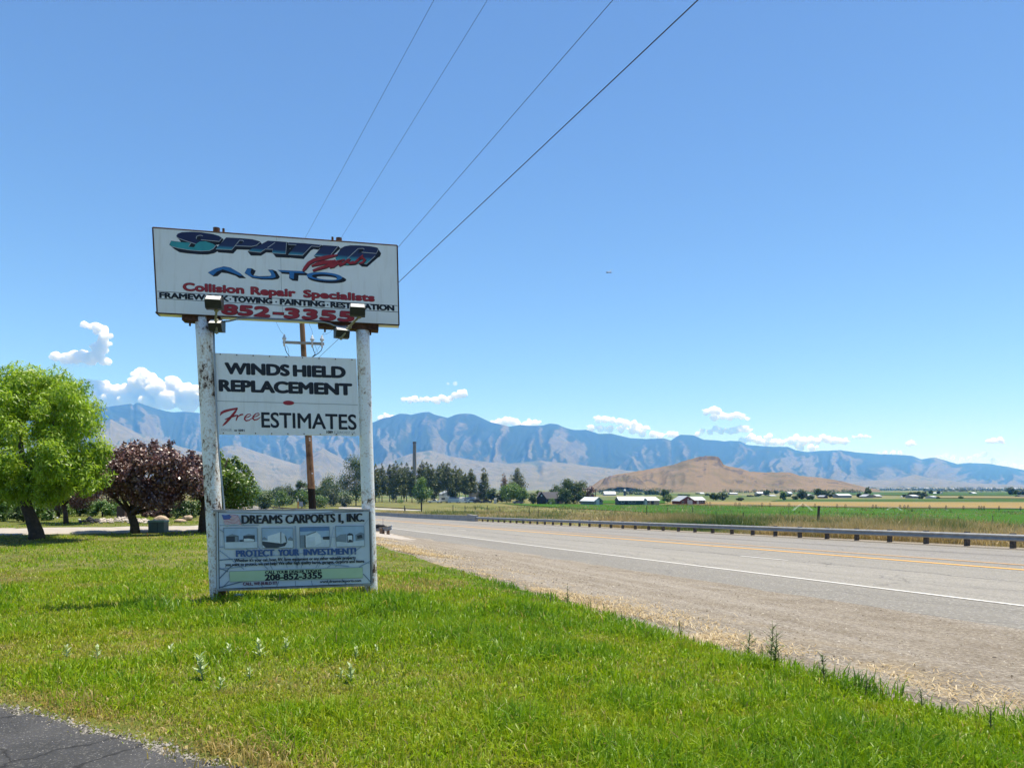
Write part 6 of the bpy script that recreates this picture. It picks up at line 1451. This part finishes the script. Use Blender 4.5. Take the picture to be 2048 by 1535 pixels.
# hedge at the back of the garden
bush(8, 1042, 992, 34, 'light', 'bright green hedge shrub at the left edge behind the lane', 7000)
bush(47, 1043, 1006, 24, 'dark', 'dark rounded hedge shrub left of the leaning trunk', 5000)
bush(32, 1034, 978, 30, 'green', 'taller green shrub behind the dark hedge shrub', 6000)
bush(85, 1040, 1008, 24, 'light', 'yellow green shrub right of the leaning trunk', 5000)
bush(75, 1028, 962, 42, 'green', 'tall green shrub mass behind the leaning trunk', 8000)
bush(118, 1034, 1002, 26, 'green', 'green shrub under the back plum tree', 5000)
bush(160, 1032, 998, 30, 'dark', 'shaded shrub right of the back plum trunk', 5000)
bush(205, 1033, 1004, 26, 'light', 'light green shrub left of the brown timber block', 5000)
bush(232, 1030, 995, 22, 'green', 'green shrub behind the brown timber block', 4000)
bush(292, 1034, 1014, 24, 'barberry', 'low reddish shrub between plum trunk and pale pole', 4000)
bush(334, 1035, 1006, 20, 'barberry', 'domed dark red shrub behind the pale pole', 4000)
bush(372, 1036, 1004, 30, 'dark', 'dark green shrub right of the domed red shrub', 5500)
bush(402, 1034, 998, 24, 'green', 'green shrub behind the left sign post', 4500)
bush(300, 1026, 988, 60, 'dark', 'wide dark hedge behind the purple plum tree', 8000)
bush(150, 1024, 955, 60, 'dark', 'wide dark hedge behind the back plum tree', 8000)

def tree(x, yb, yt, hw, kind, label, d=None, n_=1500, trunk=.25, form='round', group=None, name='tree', leaf=None, bare=0.0):
    """far tree: tapered trunk with limbs and a crown of leaf clumps; pixel box gives its real size"""
    b = onground(x, yb, 30) if d is None else atdist(x, d); d = b[1]; k = d / F; r_ = np.random.default_rng(int(x * 13 + yt * 7))
    zt = EYE + (HY - yt) * k; hh = zt - b[2]; w = hw * k
    T = Thing(name, label, 'tree', b, group)
    tr = MB().tube([b - ZZ * .3, b + ZZ * hh * .35, b + ZZ * hh * (.9 if form in ('pine', 'poplar') else .6)], [.009 * hh + .06, .007 * hh + .04, .02], 7)
    cl = []
    if form == 'pine':
        nl = 15
        for i in range(nl):
            u = i / (nl - 1); z = trunk + (1 - trunk) * u
            rad = w * (1.15 * (1 - u) ** .42 * (.72 + .28 * math.sin(2.6 * u + .5)) + .10) * r_.uniform(.75, 1.2)
            m_ = 4 if u < .8 else 2
            a0 = r_.uniform(0, 6.3)
            for j in range(m_):
                a = a0 + j * 6.283 / m_ + r_.normal() * .35; rr = rad * r_.uniform(.35, .72); R = rad * r_.uniform(.38, .62)
                c = b + np.array((math.cos(a) * rr, math.sin(a) * rr, hh * z - .04 * hh * r_.random())); cl.append((c, (R, R, R * .62 + .02 * hh)))
                if j % 2 == 0: tr.tube([b + ZZ * (hh * z - .05 * hh), c], [.05 + .002 * hh, .03], 4)
        cl.append((b + ZZ * hh * .97, (w * .16, w * .16, hh * .05)))
        args = dict(up=.5, holes=.28, hang=.2, shell=.1)
    elif form == 'poplar':
        for i in range(12):
            u = i / 11; R = w * (.55 + .5 * math.sin(math.pi * min(1, u * .9 + .1))) ; cl.append((b + np.array((r_.normal() * w * .15, r_.normal() * w * .15, hh * (.15 + .8 * u))), (R * .8, R * .8, hh * .09)))
        args = dict(up=.3, holes=.26, shell=.15)
    else:
        for i in range(20):
            u = r_.normal(size=3); u /= np.linalg.norm(u); rr = r_.uniform(.35, .80); z0 = trunk * .45; R = r_.uniform(.36, .55) * min(w, hh * (1 - z0) * .5)
            c = b + np.array((u[0] * w * rr, u[1] * w * rr, hh * (z0 + (1 - z0) * (.5 + u[2] * .5 * rr * 1.05)))); cl.append((c, (R, R, R)))
            if i % 3 == 0: tr.tube([b + ZZ * hh * trunk * .8, (b + ZZ * hh * trunk * .9 + c) / 2, c], [.02 + .006 * hh, .015 + .004 * hh, .02], 4)
        args = dict(up=.35, holes=.26, shell=.15)
    T.part('trunk', tr, barkg if form == 'pine' else bark)
    L_ = leaf or max(.30, 2.3 * k)
    v, f, t = leafcloud(cl, int(n_ * 2.2), L_ * (1.3 if form == 'pine' else 1), L_ * (.5 if form == 'pine' else .7), r_, tbase=.5, tspan=.6, **args)
    T.raw('crown', v, f, LM[kind], None, {'tint': t})
g1 = 'trees at the far bend of the highway'
tree(505, 0, 966, 22, 'light', 'light green tree above the far highway bend, leftmost of that thicket', 240, 1600, .1, group=g1)
tree(531, 0, 981, 24, 'dark', 'dark rounded tree right at the far highway bend', 215, 2000, .05, group=g1)
tree(558, 0, 981, 22, 'green', 'green low tree between the dark tree and the pole', 235, 1600, .05, group=g1)
tree(578, 0, 968, 24, 'grey', 'grey green tree behind the low trees left of the pole', 290, 1600, .1, group=g1)
tree(601, 0, 955, 13, 'dark', 'small dark pointed tree left of the brown pole', 270, 1300, .1, group=g1)
tree(604, 0, 974, 18, 'green', 'green tree beside the small dark pointed tree', 245, 1300, .05, group=g1)
tree(627, 0, 962, 20, 'dark', 'dark tree right behind the brown pole', 275, 1500, .1, group=g1)
tree(654, 0, 948, 26, 'dark', 'tall dark tree right of the brown pole', 300, 2000, .12, group=g1)
tree(668, 0, 966, 24, 'grey', 'paler lower tree in front of the tall dark one', 265, 1700, .05, group=g1)
tree(640, 0, 985, 16, 'green', 'low bush tree at the foot of the trees right of the pole', 245, 1000, .05, group=g1)
tree(690, 0, 985, 16, 'grey', 'low grey green bush tree left of the big cottonwood', 255, 1000, .05, group=g1)
tree(712, 0, 913, 36, 'dark', 'big cottonwood partly hidden by the right sign post', 275, 4200, .12, group=g1)
tree(560, 0, 972, 30, 'dark', 'wide dark tree behind the thicket at the bend', 330, 1600, .1, group=g1)
tree(485, 0, 978, 24, 'green', 'green tree half hidden by the tree at the left post', 260, 1400, .1, group=g1)
PN = [(751, 927, 13), (764, 926, 13), (779, 928, 13), (792, 921, 14), (803, 924, 13), (813, 924, 13), (824, 932, 8), (844, 920, 14), (853, 923, 13), (862, 927, 14), (878, 929, 12), (886, 922, 13), (896, 924, 13), (911, 931, 15), (919, 935, 12), (931, 946, 11), (942, 937, 12)]
for i, (x, y, w) in enumerate(PN):
    tree(x, 0, y, w, 'pine', '%s pine from the left in the dense windbreak row by the chimney' % ORD[i], 340 + 14 * (i % 3), 1900, .24 if x < 830 else .36, 'pine', 'pines of the windbreak row', 'pine_tree')
for i, (x, y, w) in enumerate(((758, 950, 14), (786, 948, 15), (808, 952, 15), (870, 955, 13), (905, 956, 14))):
    tree(x, 0, y, w, 'dark', '%s from the left of the dark lower trees filling the pine row' % ORD[i], 372, 1300, .1, 'round', 'lower trees behind the pines')
tree(843, 0, 953, 20, 'light', 'rounded lighter green tree in front of the pine row', 318, 2600, .12)
bush(800, 1003, 993, 9, 'light', 'small yellow green bush in front of the pine row', 700, d=320)
tree(968, 0, 935, 14, 'pine', 'single tall conifer right of the windbreak row', 345, 2200, .12, 'pine', name='pine_tree')
tree(983, 0, 972, 11, 'dark', 'small dark tree at the foot of the single conifer', 335, 900, .05)
tree(1034, 0, 934, 20, 'pine', 'broad dark pine behind the light green tree', 375, 2600, .2, 'pine', name='pine_tree')
tree(1008, 0, 945, 10, 'dead', 'half dead brown conifer left of the broad dark pine', 370, 900, .1, 'pine', name='pine_tree')
tree(1020, 0, 963, 22, 'light', 'light green tree standing before the broad dark pine', 330, 2600, .08)
tree(1045, 0, 975, 13, 'light', 'smaller light green tree right of the light green one', 325, 1200, .08)
tree(996, 0, 985, 14, 'grey', 'low grey green tree between conifer and light green tree', 335, 900, .05)
tree(1066, 0, 986, 11, 'dark', 'low dark tree left of the dark roofed house', 310, 900, .05)
tree(1078, 0, 977, 6, 'green', 'small tree top showing behind the dark roofed house', 350, 500, .1)
tree(1113, 0, 964, 15, 'dark', 'dark tree behind the dark roofed house', 335, 1500, .1)
tree(1147, 0, 956, 31, 'dark', 'large spreading dark green tree right of the house', 315, 4000, .08)
tree(1131, 0, 976, 16, 'dark', 'near black rounded tree in front of the large spreading tree', 298, 1600, .03)
tree(1181, 0, 967, 9, 'plum', 'narrow dark purple tree at the right end of the house trees', 300, 900, .08)
tree(1166, 0, 980, 14, 'dark', 'dark low tree under the right side of the spreading tree', 302, 1200, .03)
bush(1104, 1008, 994, 11, 'green', 'green shrub in front of the dark roofed house', 900, d=292)
g2 = 'trees scattered over the valley farms'
VT = [(1211, 985, 12, 'grey', 900, 'round', 'grey green tree left of the dark silo'), (1232, 988, 9, 'dark', 900, 'round', 'small dark tree just left of the silo'), (1258, 984, 14, 'grey', 850, 'round', 'grey tree behind the long white roofed shed, left end'), (1278, 986, 12, 'dark', 820, 'round', 'low dark tree behind the middle of the long shed'),
      (1293, 982, 5, 'dark', 800, 'poplar', 'first poplar from the left behind the long shed'), (1300, 980, 5, 'dark', 800, 'poplar', 'second poplar from the left behind the long shed'), (1307, 981, 5, 'dark', 800, 'poplar', 'third poplar from the left behind the long shed'), (1314, 982, 5, 'dark', 800, 'poplar', 'fourth poplar from the left behind the long shed'),
      (1330, 977, 9, 'dark', 520, 'round', 'upright dark tree between long shed and red barn'), (1335, 987, 12, 'green', 330, 'round', 'green tree standing at the right end of the long shed'), (1360, 988, 9, 'dark', 700, 'round', 'small dark tree behind the red barn, left side'), (1373, 989, 8, 'dark', 700, 'round', 'small dark tree behind the red barn roof'), (1413, 986, 6, 'grey', 700, 'round', 'small grey tree right behind the red barn'),
      (1427, 986, 11, 'dark', 400, 'round', 'left half of the dark tree pair right of the red barn'), (1445, 985, 13, 'dark', 405, 'round', 'right half of the dark tree pair right of the red barn'), (1480, 994, 9, 'grey', 390, 'round', 'low grey bush tree in the stubble right of the dark pair'), (1533, 979, 7, 'dark', 650, 'round', 'dark tree beside the white farm strip'), (1553, 980, 5, 'dark', 900, 'round', 'tiny dark tree far off left of the pale willow'),
      (1566, 980, 7, 'light', 400, 'round', 'slender pale tree alone at the field edge'), (1605, 978, 14, 'grey', 430, 'round', 'broad grey green tree in the middle of the field edge'), (1620, 989, 10, 'dark', 425, 'round', 'dark low tree at the right of the broad grey one'), (1590, 991, 9, 'grey', 420, 'round', 'low pale bush tree left of the broad grey one'), (1637, 974, 9, 'dark', 520, 'round', 'tall rounded dark tree behind the white roof bits'),
      (1652, 980, 8, 'dark', 540, 'round', 'dark tree second in the clump by the tall rounded one'), (1664, 982, 8, 'dark', 540, 'round', 'dark tree at the right end of that clump'), (1735, 974, 7, 'dark', 540, 'round', 'upright dark tree right of the long white shed'), (1718, 985, 5, 'dark', 540, 'round', 'small dark tree close right of the long white shed'), (1728, 988, 5, 'dark', 530, 'round', 'small dark tree beside the pale house'),
      (1810, 988, 5, 'dark', 560, 'round', 'tiny dark tree left of the farm clump at far right'), (1822, 983, 7, 'dark', 560, 'round', 'first dark tree of the farm clump at far right'), (1834, 982, 8, 'dark', 570, 'round', 'second dark tree of the farm clump at far right'), (1848, 983, 7, 'dark', 580, 'round', 'third dark tree of the farm clump at far right'), (1842, 991, 6, 'dark', 470, 'round', 'dark bush tree in front of the farm clump'),
      (1862, 980, 4, 'dark', 900, 'poplar', 'thin dark tree beyond the farm clump'), (1877, 981, 3.5, 'dark', 900, 'poplar', 'thinner dark tree beyond the farm clump'), (1876, 993, 4, 'dark', 480, 'round', 'little dark bush by the grain strip'), (1922, 992, 5, 'green', 480, 'round', 'lone bush in the pale strip at far right'), (2022, 974, 7, 'dark', 760, 'round', 'round dark tree near the right edge'),
      (2035, 979, 8, 'dark', 740, 'round', 'lower dark tree right of the round one'), (2045, 980, 6, 'grey', 740, 'round', 'greyish tree cut by the right edge'), (1515, 987, 10, 'grey', 620, 'round', 'grey low tree left of the white farm strip'), (1500, 990, 9, 'grey', 600, 'round', 'grey low bush tree left of that grey tree'), (1577, 988, 7, 'dark', 600, 'round', 'small dark tree between slender and broad trees'), (1395, 985, 6, 'dark', 900, 'round', 'tiny dark tree far behind the red barn')]
for x, y, w, kd, d, fm, lab in VT:
    tree(x, 0, y, w, kd, lab, d, 900 if w > 8 else 600, .1, fm, g2)
# far shelterbelts that read as one dark line of trees
def belt(name, x0, x1, d, h, n_, kind, label):
    r_ = np.random.default_rng(int(x0)); cl = []
    for x in np.linspace(x0, x1, n_):
        b = atdist(x + r_.normal() * 2, d + r_.normal() * 12); R = h * r_.uniform(.3, .62); cl.append((b + ZZ * R * .9, (R * 1.3, R * 1.3, R)))
    v, f, t = leafcloud(cl, n_ * 60, d * 1.7 / F, d * 1.2 / F, r_, holes=.3, tbase=.45, tspan=.5, shell=.3)
    stuff(name, rawmesh(name, v, f, LM[kind], {'tint': t}), label)
belt('far_woods', 1190, 1345, 1050, 8, 40, 'dark', 'far dark line of trees at the foot of the butte'); belt('far_woods', 1440, 1720, 1100, 6, 60, 'dark', 'far broken line of trees along the valley farms'); belt('far_woods', 1740, 2300, 2600, 14, 110, 'dark', 'distant dark band of town trees at the right'); belt('far_woods', 440, 700, 700, 9, 60, 'dark', 'far tree line behind the highway bend')
belt('far_woods', 1850, 2300, 1500, 7, 70, 'grey', 'distant greyish hedge line at far right')

# ------------------------------------------------------------------ buildings, vehicles, chimney
def wallmat(name, c, v=.08): return simple(name, c, v, 1.2, .85)
wm_ = {'white': wallmat('white_siding', (.46, .46, .45)), 'teal': wallmat('dark_teal_siding', (.055, .085, .085)), 'red': wallmat('barn_red', (.13, .042, .034)), 'brown': wallmat('dark_brown_siding', (.045, .035, .032)), 'grey': wallmat('grey_siding', (.22, .23, .235)), 'tan': wallmat('tan_siding', (.34, .28, .21)), 'roofwhite': simple('white_metal_roof', (.56, .58, .60), .05, 2, .45, .0), 'roofgrey': simple('grey_metal_roof', (.36, .38, .40), .08, 2, .5, .2), 'roofdark': simple('dark_shingle_roof', (.065, .066, .075), .15, 3, .9), 'door': wallmat('pale_door', (.52, .54, .56)), 'glass': simple('dark_window', (.03, .035, .045), .1, 2, .15), 'steelgrey': simple('pale_steel_wall', (.42, .46, .48), .07, 2, .5, .2)}
def building(name, label, x0, x1, yb, ye, yr, depth, wall, roof, d=None, ridge='side', yaw=0.0, doors=(), windows=(), group=None, over=.35):
    """gabled building; ridge 'side' runs across the view, 'front' runs away so that a gable faces the viewer"""
    xc = (x0 + x1) / 2; b = onground(xc, yb, 30) if d is None else atdist(xc, d); d = b[1]; k = d / F
    W = (x1 - x0) * k; he = (yb - ye) * k; hr = (yb - yr) * k
    T = Thing(name, label, 'building', b, group)
    ca, sa = math.cos(yaw), math.sin(yaw); ex = np.array((ca, sa, 0)); ey = np.array((-sa, ca, 0))
    o = b - ZZ * .2
    def pt(x, y, z): return b + ex * x + ey * y + ZZ * z
    m = MB()
    if ridge == 'side':
        poly = [pt(-W / 2, 0, -.2), pt(-W / 2, depth, -.2), pt(-W / 2, depth, he), pt(-W / 2, depth / 2, hr), pt(-W / 2, 0, he)]; m.prism(poly, ex * W)
        r = MB()
        for s_, y0 in ((-1, -over), (1, depth + over)):
            ze = he - (hr - he) * over / (depth / 2)
            q = [pt(-W / 2 - over, y0, ze + .05), pt(-W / 2 - over, depth / 2, hr + .05), pt(-W / 2 - over, depth / 2, hr + .22), pt(-W / 2 - over, y0, ze + .22)]; r.prism(q, ex * (W + 2 * over))
    else:
        poly = [pt(-W / 2, 0, -.2), pt(W / 2, 0, -.2), pt(W / 2, 0, he), pt(0, 0, hr), pt(-W / 2, 0, he)]; m.prism(poly, ey * depth)
        r = MB()
        for s_ in (-1, 1):
            ze = he - (hr - he) * over / (W / 2)
            q = [pt(s_ * (W / 2 + over), -over, ze + .05), pt(0, -over, hr + .05), pt(0, -over, hr + .22), pt(s_ * (W / 2 + over), -over, ze + .22)]; r.prism(q, ey * (depth + 2 * over))
    T.part('wall', m, wm_[wall]); T.part('roof', r, wm_[roof])
    for u, w, h, mt in doors: T.part('door', MB().box(pt(u * W, -.04, h / 2), (w, .08, h), (ex, ey, ZZ)), wm_[mt])
    for u, z, w, h in windows:
        f = T.part('window', MB().box(pt(u * W, -.03, z), (w + .2, .06, h + .2), (ex, ey, ZZ)), wm_['white']); T.part('pane', MB().box(pt(u * W, -.065, z), (w, .03, h), (ex, ey, ZZ)), wm_['glass'], f)
    return T, pt, W, he, hr, ex, ey
# dark house among the trees
T, pt, W, he, hr, ex, ey = building('house', 'dark brown house with black roof beside the large spreading tree', 1074, 1118, 1009.5, 998, 985.5, 9, 'brown', 'roofdark', 300, 'side', -.25, doors=((.12, 1.1, 2.1, 'door'),), windows=((-.05, 1.5, 1.2, 1.1), (.33, 1.5, 1.4, 1.1)))
gz = he + 3.0; gm = MB().prism([pt(-W * .48, -1.6, -.2), pt(-W * .05, -1.6, -.2), pt(-W * .05, -1.6, he), pt(-W * .265, -1.6, hr), pt(-W * .48, -1.6, he)], ey * 4.2); T.part('wall', gm, wm_['brown'])
rm = MB()
for s_ in (-1, 1): rm.prism([pt(-W * .265 + s_ * (W * .215 + .3), -1.9, he - .2), pt(-W * .265, -1.9, hr + .08), pt(-W * .265, -1.9, hr + .26), pt(-W * .265 + s_ * (W * .215 + .3), -1.9, he)], ey * 5.0)
T.part('roof', rm, wm_['roofdark']); T.part('window', MB().box(pt(-W * .30, -1.64, 1.4), (1.3, .06, 1.2), (ex, ey, ZZ)), wm_['glass']); T.part('window', MB().box(pt(-W * .265, -1.64, he + 1.3), (.6, .06, .6), (ex, ey, ZZ)), wm_['door'])
# small white barn
building('barn', 'small white gabled barn right of the dark house trees', 1186, 1208, 1011.5, 1003.5, 996.5, 9, 'grey', 'roofwhite', 288, 'front', .55, doors=((-.1, 1.6, 2.2, 'door'),), windows=((.25, 1.6, .8, .8),))
# long shed with white roof
T, pt, W, he, hr, ex, ey = building('shed', 'long low shed with bright white roof and dark teal front', 1239, 1292, 1011.5, 1002.2, 995.2, 10, 'teal', 'roofwhite', 284, 'side', .03, doors=((-.25, 1.0, 1.9, 'brown'),), windows=((-.1, 1.4, 1.0, .7), (.05, 1.4, 1.0, .7), (-.38, 1.4, 1.0, .7)))
pm_ = MB().prism([pt(W * .40, -1.2, -.2), pt(W * .54, -1.2, -.2), pt(W * .54, -1.2, he), pt(W * .47, -1.2, he + 1.0), pt(W * .40, -1.2, he)], ey * 3.0); T.part('porch', pm_, wm_['grey']); T.part('door', MB().box(pt(W * .47, -1.25, 1.0), (.9, .06, 2.0), (ex, ey, ZZ)), wm_['white'])
building('shed', 'tan walled shed with white roof joined to the right of the long shed', 1291, 1319, 1010.8, 1002, 995.2, 12, 'tan', 'roofwhite', 286, 'side', .12, doors=((.0, 1.2, 2.0, 'brown'),), windows=((-.3, 1.5, .9, .7),))
# red barn
T, pt, W, he, hr, ex, ey = building('barn', 'red barn with white door and grey metal roof', 1359, 1390, 1010.5, 1002.5, 993.5, 8, 'red', 'roofgrey', 290, 'front', .18, doors=((.18, 2.2, 2.0, 'white'),), windows=((-.3, 1.2, .7, .7),))
T.part('window', MB().box(pt(W * .06, -.04, he + .75), (.5, .08, .5), (ex, ey, ZZ)), wm_['white'])
building('barn', 'long red barn wing with grey metal roof, right of the gable', 1387, 1411, 1009.5, 1000.5, 994, 7, 'red', 'roofgrey', 292, 'side', .18, doors=((-.15, 1.0, 1.9, 'white'),), windows=((.15, 1.4, .6, .8), (.36, 1.4, .6, .8)))
# grey farm buildings behind the windbreak
building('shed', 'long pale grey shed behind the parked vehicles by the pine row', 893, 950, 1003.5, 997.5, 994.5, 8, 'steelgrey', 'roofgrey', 352, 'side', 0, doors=((.1, 2.4, 1.4, 'glass'), (-.2, 1.2, 1.3, 'door')))
building('barn', 'white gabled farm building behind the pine trunks', 885, 915, 1002, 990, 983, 10, 'white', 'roofgrey', 420, 'front', .3)
building('barn', 'brownish farm building showing between the last pines', 936, 962, 1003, 990, 980, 9, 'tan', 'roofgrey', 430, 'front', -.3)
g3 = 'small farm buildings far out in the valley'
for (x0, x1, ye, yr, d, wl, rf, rd, lab) in ((1209, 1232, 987.5, 982.5, 700, 'white', 'roofwhite', 'side', 'far white roofed barn above the small white barn'), (1461, 1476, 986.8, 985, 800, 'grey', 'roofwhite', 'side', 'far thin white roof above the dark tree pair'), (1515, 1540, 986, 983.5, 800, 'white', 'roofwhite', 'side', 'far long white roof at the foot of the butte'), (1541, 1553, 991.5, 989.5, 640, 'grey', 'roofgrey', 'side', 'small grey shed below the far long white roof'), (1578, 1585, 986, 983.5, 760, 'white', 'roofwhite', 'side', 'tiny white shed left of the broad grey tree'),
    (1615, 1630, 992, 988.5, 500, 'white', 'roofwhite', 'front', 'white roofed house half hidden by the broad grey tree'), (1647, 1656, 993, 990.5, 500, 'brown', 'roofgrey', 'front', 'small brown house under the dark clump'), (1677, 1704, 990.5, 987.6, 520, 'grey', 'roofwhite', 'side', 'long grey shed with bright white roof in the right fields'), (1731, 1747, 992.5, 988.5, 520, 'grey', 'roofgrey', 'front', 'pale grey house right of the long white roofed shed'), (1753, 1764, 992, 989, 540, 'tan', 'roofgrey', 'side', 'tan low house farther right of the pale grey one'), (1814, 1822, 993.5, 990.5, 560, 'white', 'roofgrey', 'front', 'tiny white house at the left of the far farm clump'),
    (1825, 1838, 991.8, 989.6, 500, 'grey', 'roofwhite', 'side', 'white roofed shed in front of the far farm clump'), (1866, 1875, 993.5, 991.8, 490, 'white', 'roofwhite', 'side', 'low white shed at the start of the pale strip'), (1866, 1876, 986, 984.3, 900, 'white', 'roofwhite', 'side', 'white speck of a house beyond the far farm clump'), (1881, 1886, 986.5, 984, 900, 'white', 'roofwhite', 'front', 'second white speck of a house beyond the clump'), (1946, 1954, 986, 984, 900, 'grey', 'roofwhite', 'side', 'lone pale shed among the far green fields'), (2043, 2056, 994, 990, 560, 'grey', 'roofdark', 'side', 'dark house cut by the right edge'), (1395, 1409, 986.5, 984.5, 900, 'white', 'roofwhite', 'side', 'far white building just above the red barn roof')):
    building('farm_building', lab, x0, x1, HY + (EYE - PLAIN) * F / d, ye, yr, 8, wl, rf, d, rd, .1, group=g3, over=.2)
# silo
b = atdist(1249.5, 690); k = b[1] / F
T = Thing('silo', 'dark round silo with white cap left above the long shed', 'silo', b)
zt = EYE + (HY - 979.5) * k - b[2]; T.part('shaft', MB().tube([b, b + ZZ * (zt - 1)], 2.4 * k, 16), simple('silo_dark', (.05, .07, .07), .15, 2, .7), smooth=False); T.part('cap', MB().tube([b + ZZ * (zt - 1), b + ZZ * (zt + .1), b + ZZ * (zt + .8)], [2.6 * k, 2.2 * k, .3], 16), wm_['roofwhite'])
# chimney
b = atdist(829, 640); k = b[1] / F; zt = EYE + (HY - 883) * k
T = Thing('chimney', 'tall slim grey smokestack rising behind the pine row', 'chimney', b)
T.part('shaft', MB().tube([b, np.array((b[0], b[1], zt - 1.6))], [4.4 * k, 3.3 * k], 20), simple('stack_concrete', (.20, .175, .15), .1, .3, .9)); T.part('rim', MB().tube([np.array((b[0], b[1], zt - 1.6)), np.array((b[0], b[1], zt))], [3.6 * k, 3.6 * k], 20), simple('stack_rim', (.12, .105, .09), .1, .3, .9))
# distant power pole by the house
b = atdist(1191, 340); k = b[1] / F
T = Thing('utility_pole', 'thin distant utility pole above the small white barn', 'utility pole', b); T.part('shaft', MB().tube([b, b + ZZ * (EYE + (HY - 977) * k - b[2])], .22, 6), wood); c = b + ZZ * (EYE + (HY - 979) * k - b[2]); T.part('crossarm', MB().box(c, (2.2, .15, .18)), wood)

tyre = simple('tyre_rubber', (.02, .02, .02), .2, 9, .9)
def vehicle(label, cat, x, d, L_, hgt, body, profile, cab, yaw=0.0, name='parked_car'):
    b = atdist(x, d); ex = np.array((math.cos(yaw), math.sin(yaw), 0)); ey = np.array((-math.sin(yaw), math.cos(yaw), 0)); W = 1.85
    T = Thing(name, label, cat, b, 'vehicles parked by the pine row')
    pt = lambda x, y, z: b + ex * x * L_ + ey * y + ZZ * z * hgt
    T.part('body', MB().prism([pt(x, -W / 2, z) for x, z in profile], ey * W), body)
    if cab: T.part('window', MB().prism([pt(x, -W / 2 - .02, z) for x, z in cab], ey * (W + .04)), wm_['glass'])
    for x in (-.31, .31):
        for y in (-W / 2 + .1, W / 2 - .1):
            c = pt(x, y, 0) + ZZ * .34; w = T.part('wheel', MB().tube([c - ey * .12, c + ey * .12], .34, 12), tyre); T.part('rim', MB().tube([c - ey * .13, c + ey * .13], .18, 10), galv, w)
sedan = [(-.5, .22), (.5, .22), (.5, .5), (.44, .58), (.24, .64), (.12, .98), (-.22, 1.0), (-.40, .66), (-.5, .6)]; sw = [(.21, .64), (.11, .93), (-.2, .95), (-.36, .66)]
pick = [(-.5, .25), (.5, .25), (.5, .52), (.42, .60), (.22, .62), (.12, 1.0), (-.10, 1.0), (-.12, .60), (-.5, .60)]; pw_ = [(.19, .63), (.11, .95), (-.08, .95), (-.10, .63)]
van = [(-.5, .15), (.5, .15), (.5, .45), (.40, .62), (.32, .98), (-.5, 1.0)]; vw = [(.38, .6), (.31, .88), (.12, .88), (.12, .6)]
camp = [(-.5, .18), (.42, .18), (.5, .5), (.5, .95), (.4, 1.0), (-.5, 1.0)]; cw = [(-.3, .5), (.05, .5), (.05, .75), (-.3, .75)]
pw2 = simple('car_white', (.72, .72, .72), .04, 3, .3, 0, .5); pb = simple('car_blue', (.30, .40, .50), .05, 3, .3, 0, .5); pk = simple('car_black', (.025, .027, .03), .1, 3, .3, 0, .5); pc = simple('camper_cream', (.60, .55, .46), .05, 3, .5)
vehicle('white pickup truck at the left end of the parked vehicles', 'pickup', 868, 330, 5.9, 1.85, pw2, pick, pw_)
vehicle('cream camper trailer with brown base beside the pickup', 'camper', 888, 332, 4.6, 3.2, pc, camp, cw, .3, 'camper_trailer')
vehicle('pale blue box trailer in front of the grey shed', 'trailer', 907, 330, 5.2, 2.0, pb, camp, None, .1, 'box_trailer')
vehicle('white van with dark windows in the middle of the parked vehicles', 'van', 925, 331, 5.0, 2.1, pw2, van, vw, .3, 'parked_van')
vehicle('light blue car right of the white van', 'car', 944, 330, 4.7, 1.9, pb, sedan, sw, .2)
vehicle('dark car near the right end of the parked vehicles', 'car', 956, 329, 4.6, 1.6, pk, sedan, sw, -.2)
vehicle('black car at the right end by the single conifer', 'car', 974, 332, 4.6, 1.6, pk, sedan, sw, .1)
vehicle('dark grey car half hidden by the light green tree', 'car', 1036, 312, 4.6, 1.5, simple('car_grey', (.12, .13, .14), .05, 3, .3, 0, .5), sedan, sw, .2)
b = atdist(990.5, 322); k = b[1] / F
T = Thing('portable_toilet', 'upright white cabin standing alone right of the single conifer', 'cabin', b); T.part('cabin', MB().box(b + ZZ * 1.0, (1.2, 1.2, 2.2)), wm_['white']); T.part('roof', MB().box(b + ZZ * 2.2, (1.3, 1.3, .22), None, .8), wm_['roofwhite'])
# distant town below the right range
r_ = np.random.default_rng(9); tm = MB()
for i in range(150):
    x = 1745 + 320 * r_.random(); d = 2700 + 900 * r_.random(); b = atdist(x, d); w = r_.uniform(6, 22); h = r_.uniform(3.5, 9)
    tm.box(b + ZZ * h / 2, (w, r_.uniform(6, 14), h)); tm.prism([b + np.array((-w / 2, -3, h)), b + np.array((-w / 2, 0, h + 2)), b + np.array((-w / 2, 3, h))], np.array((w, 0, 0)))
stuff('distant_town', tm.mesh('distant_town', wm_['white']), 'white specks of a distant town at the foot of the right range')
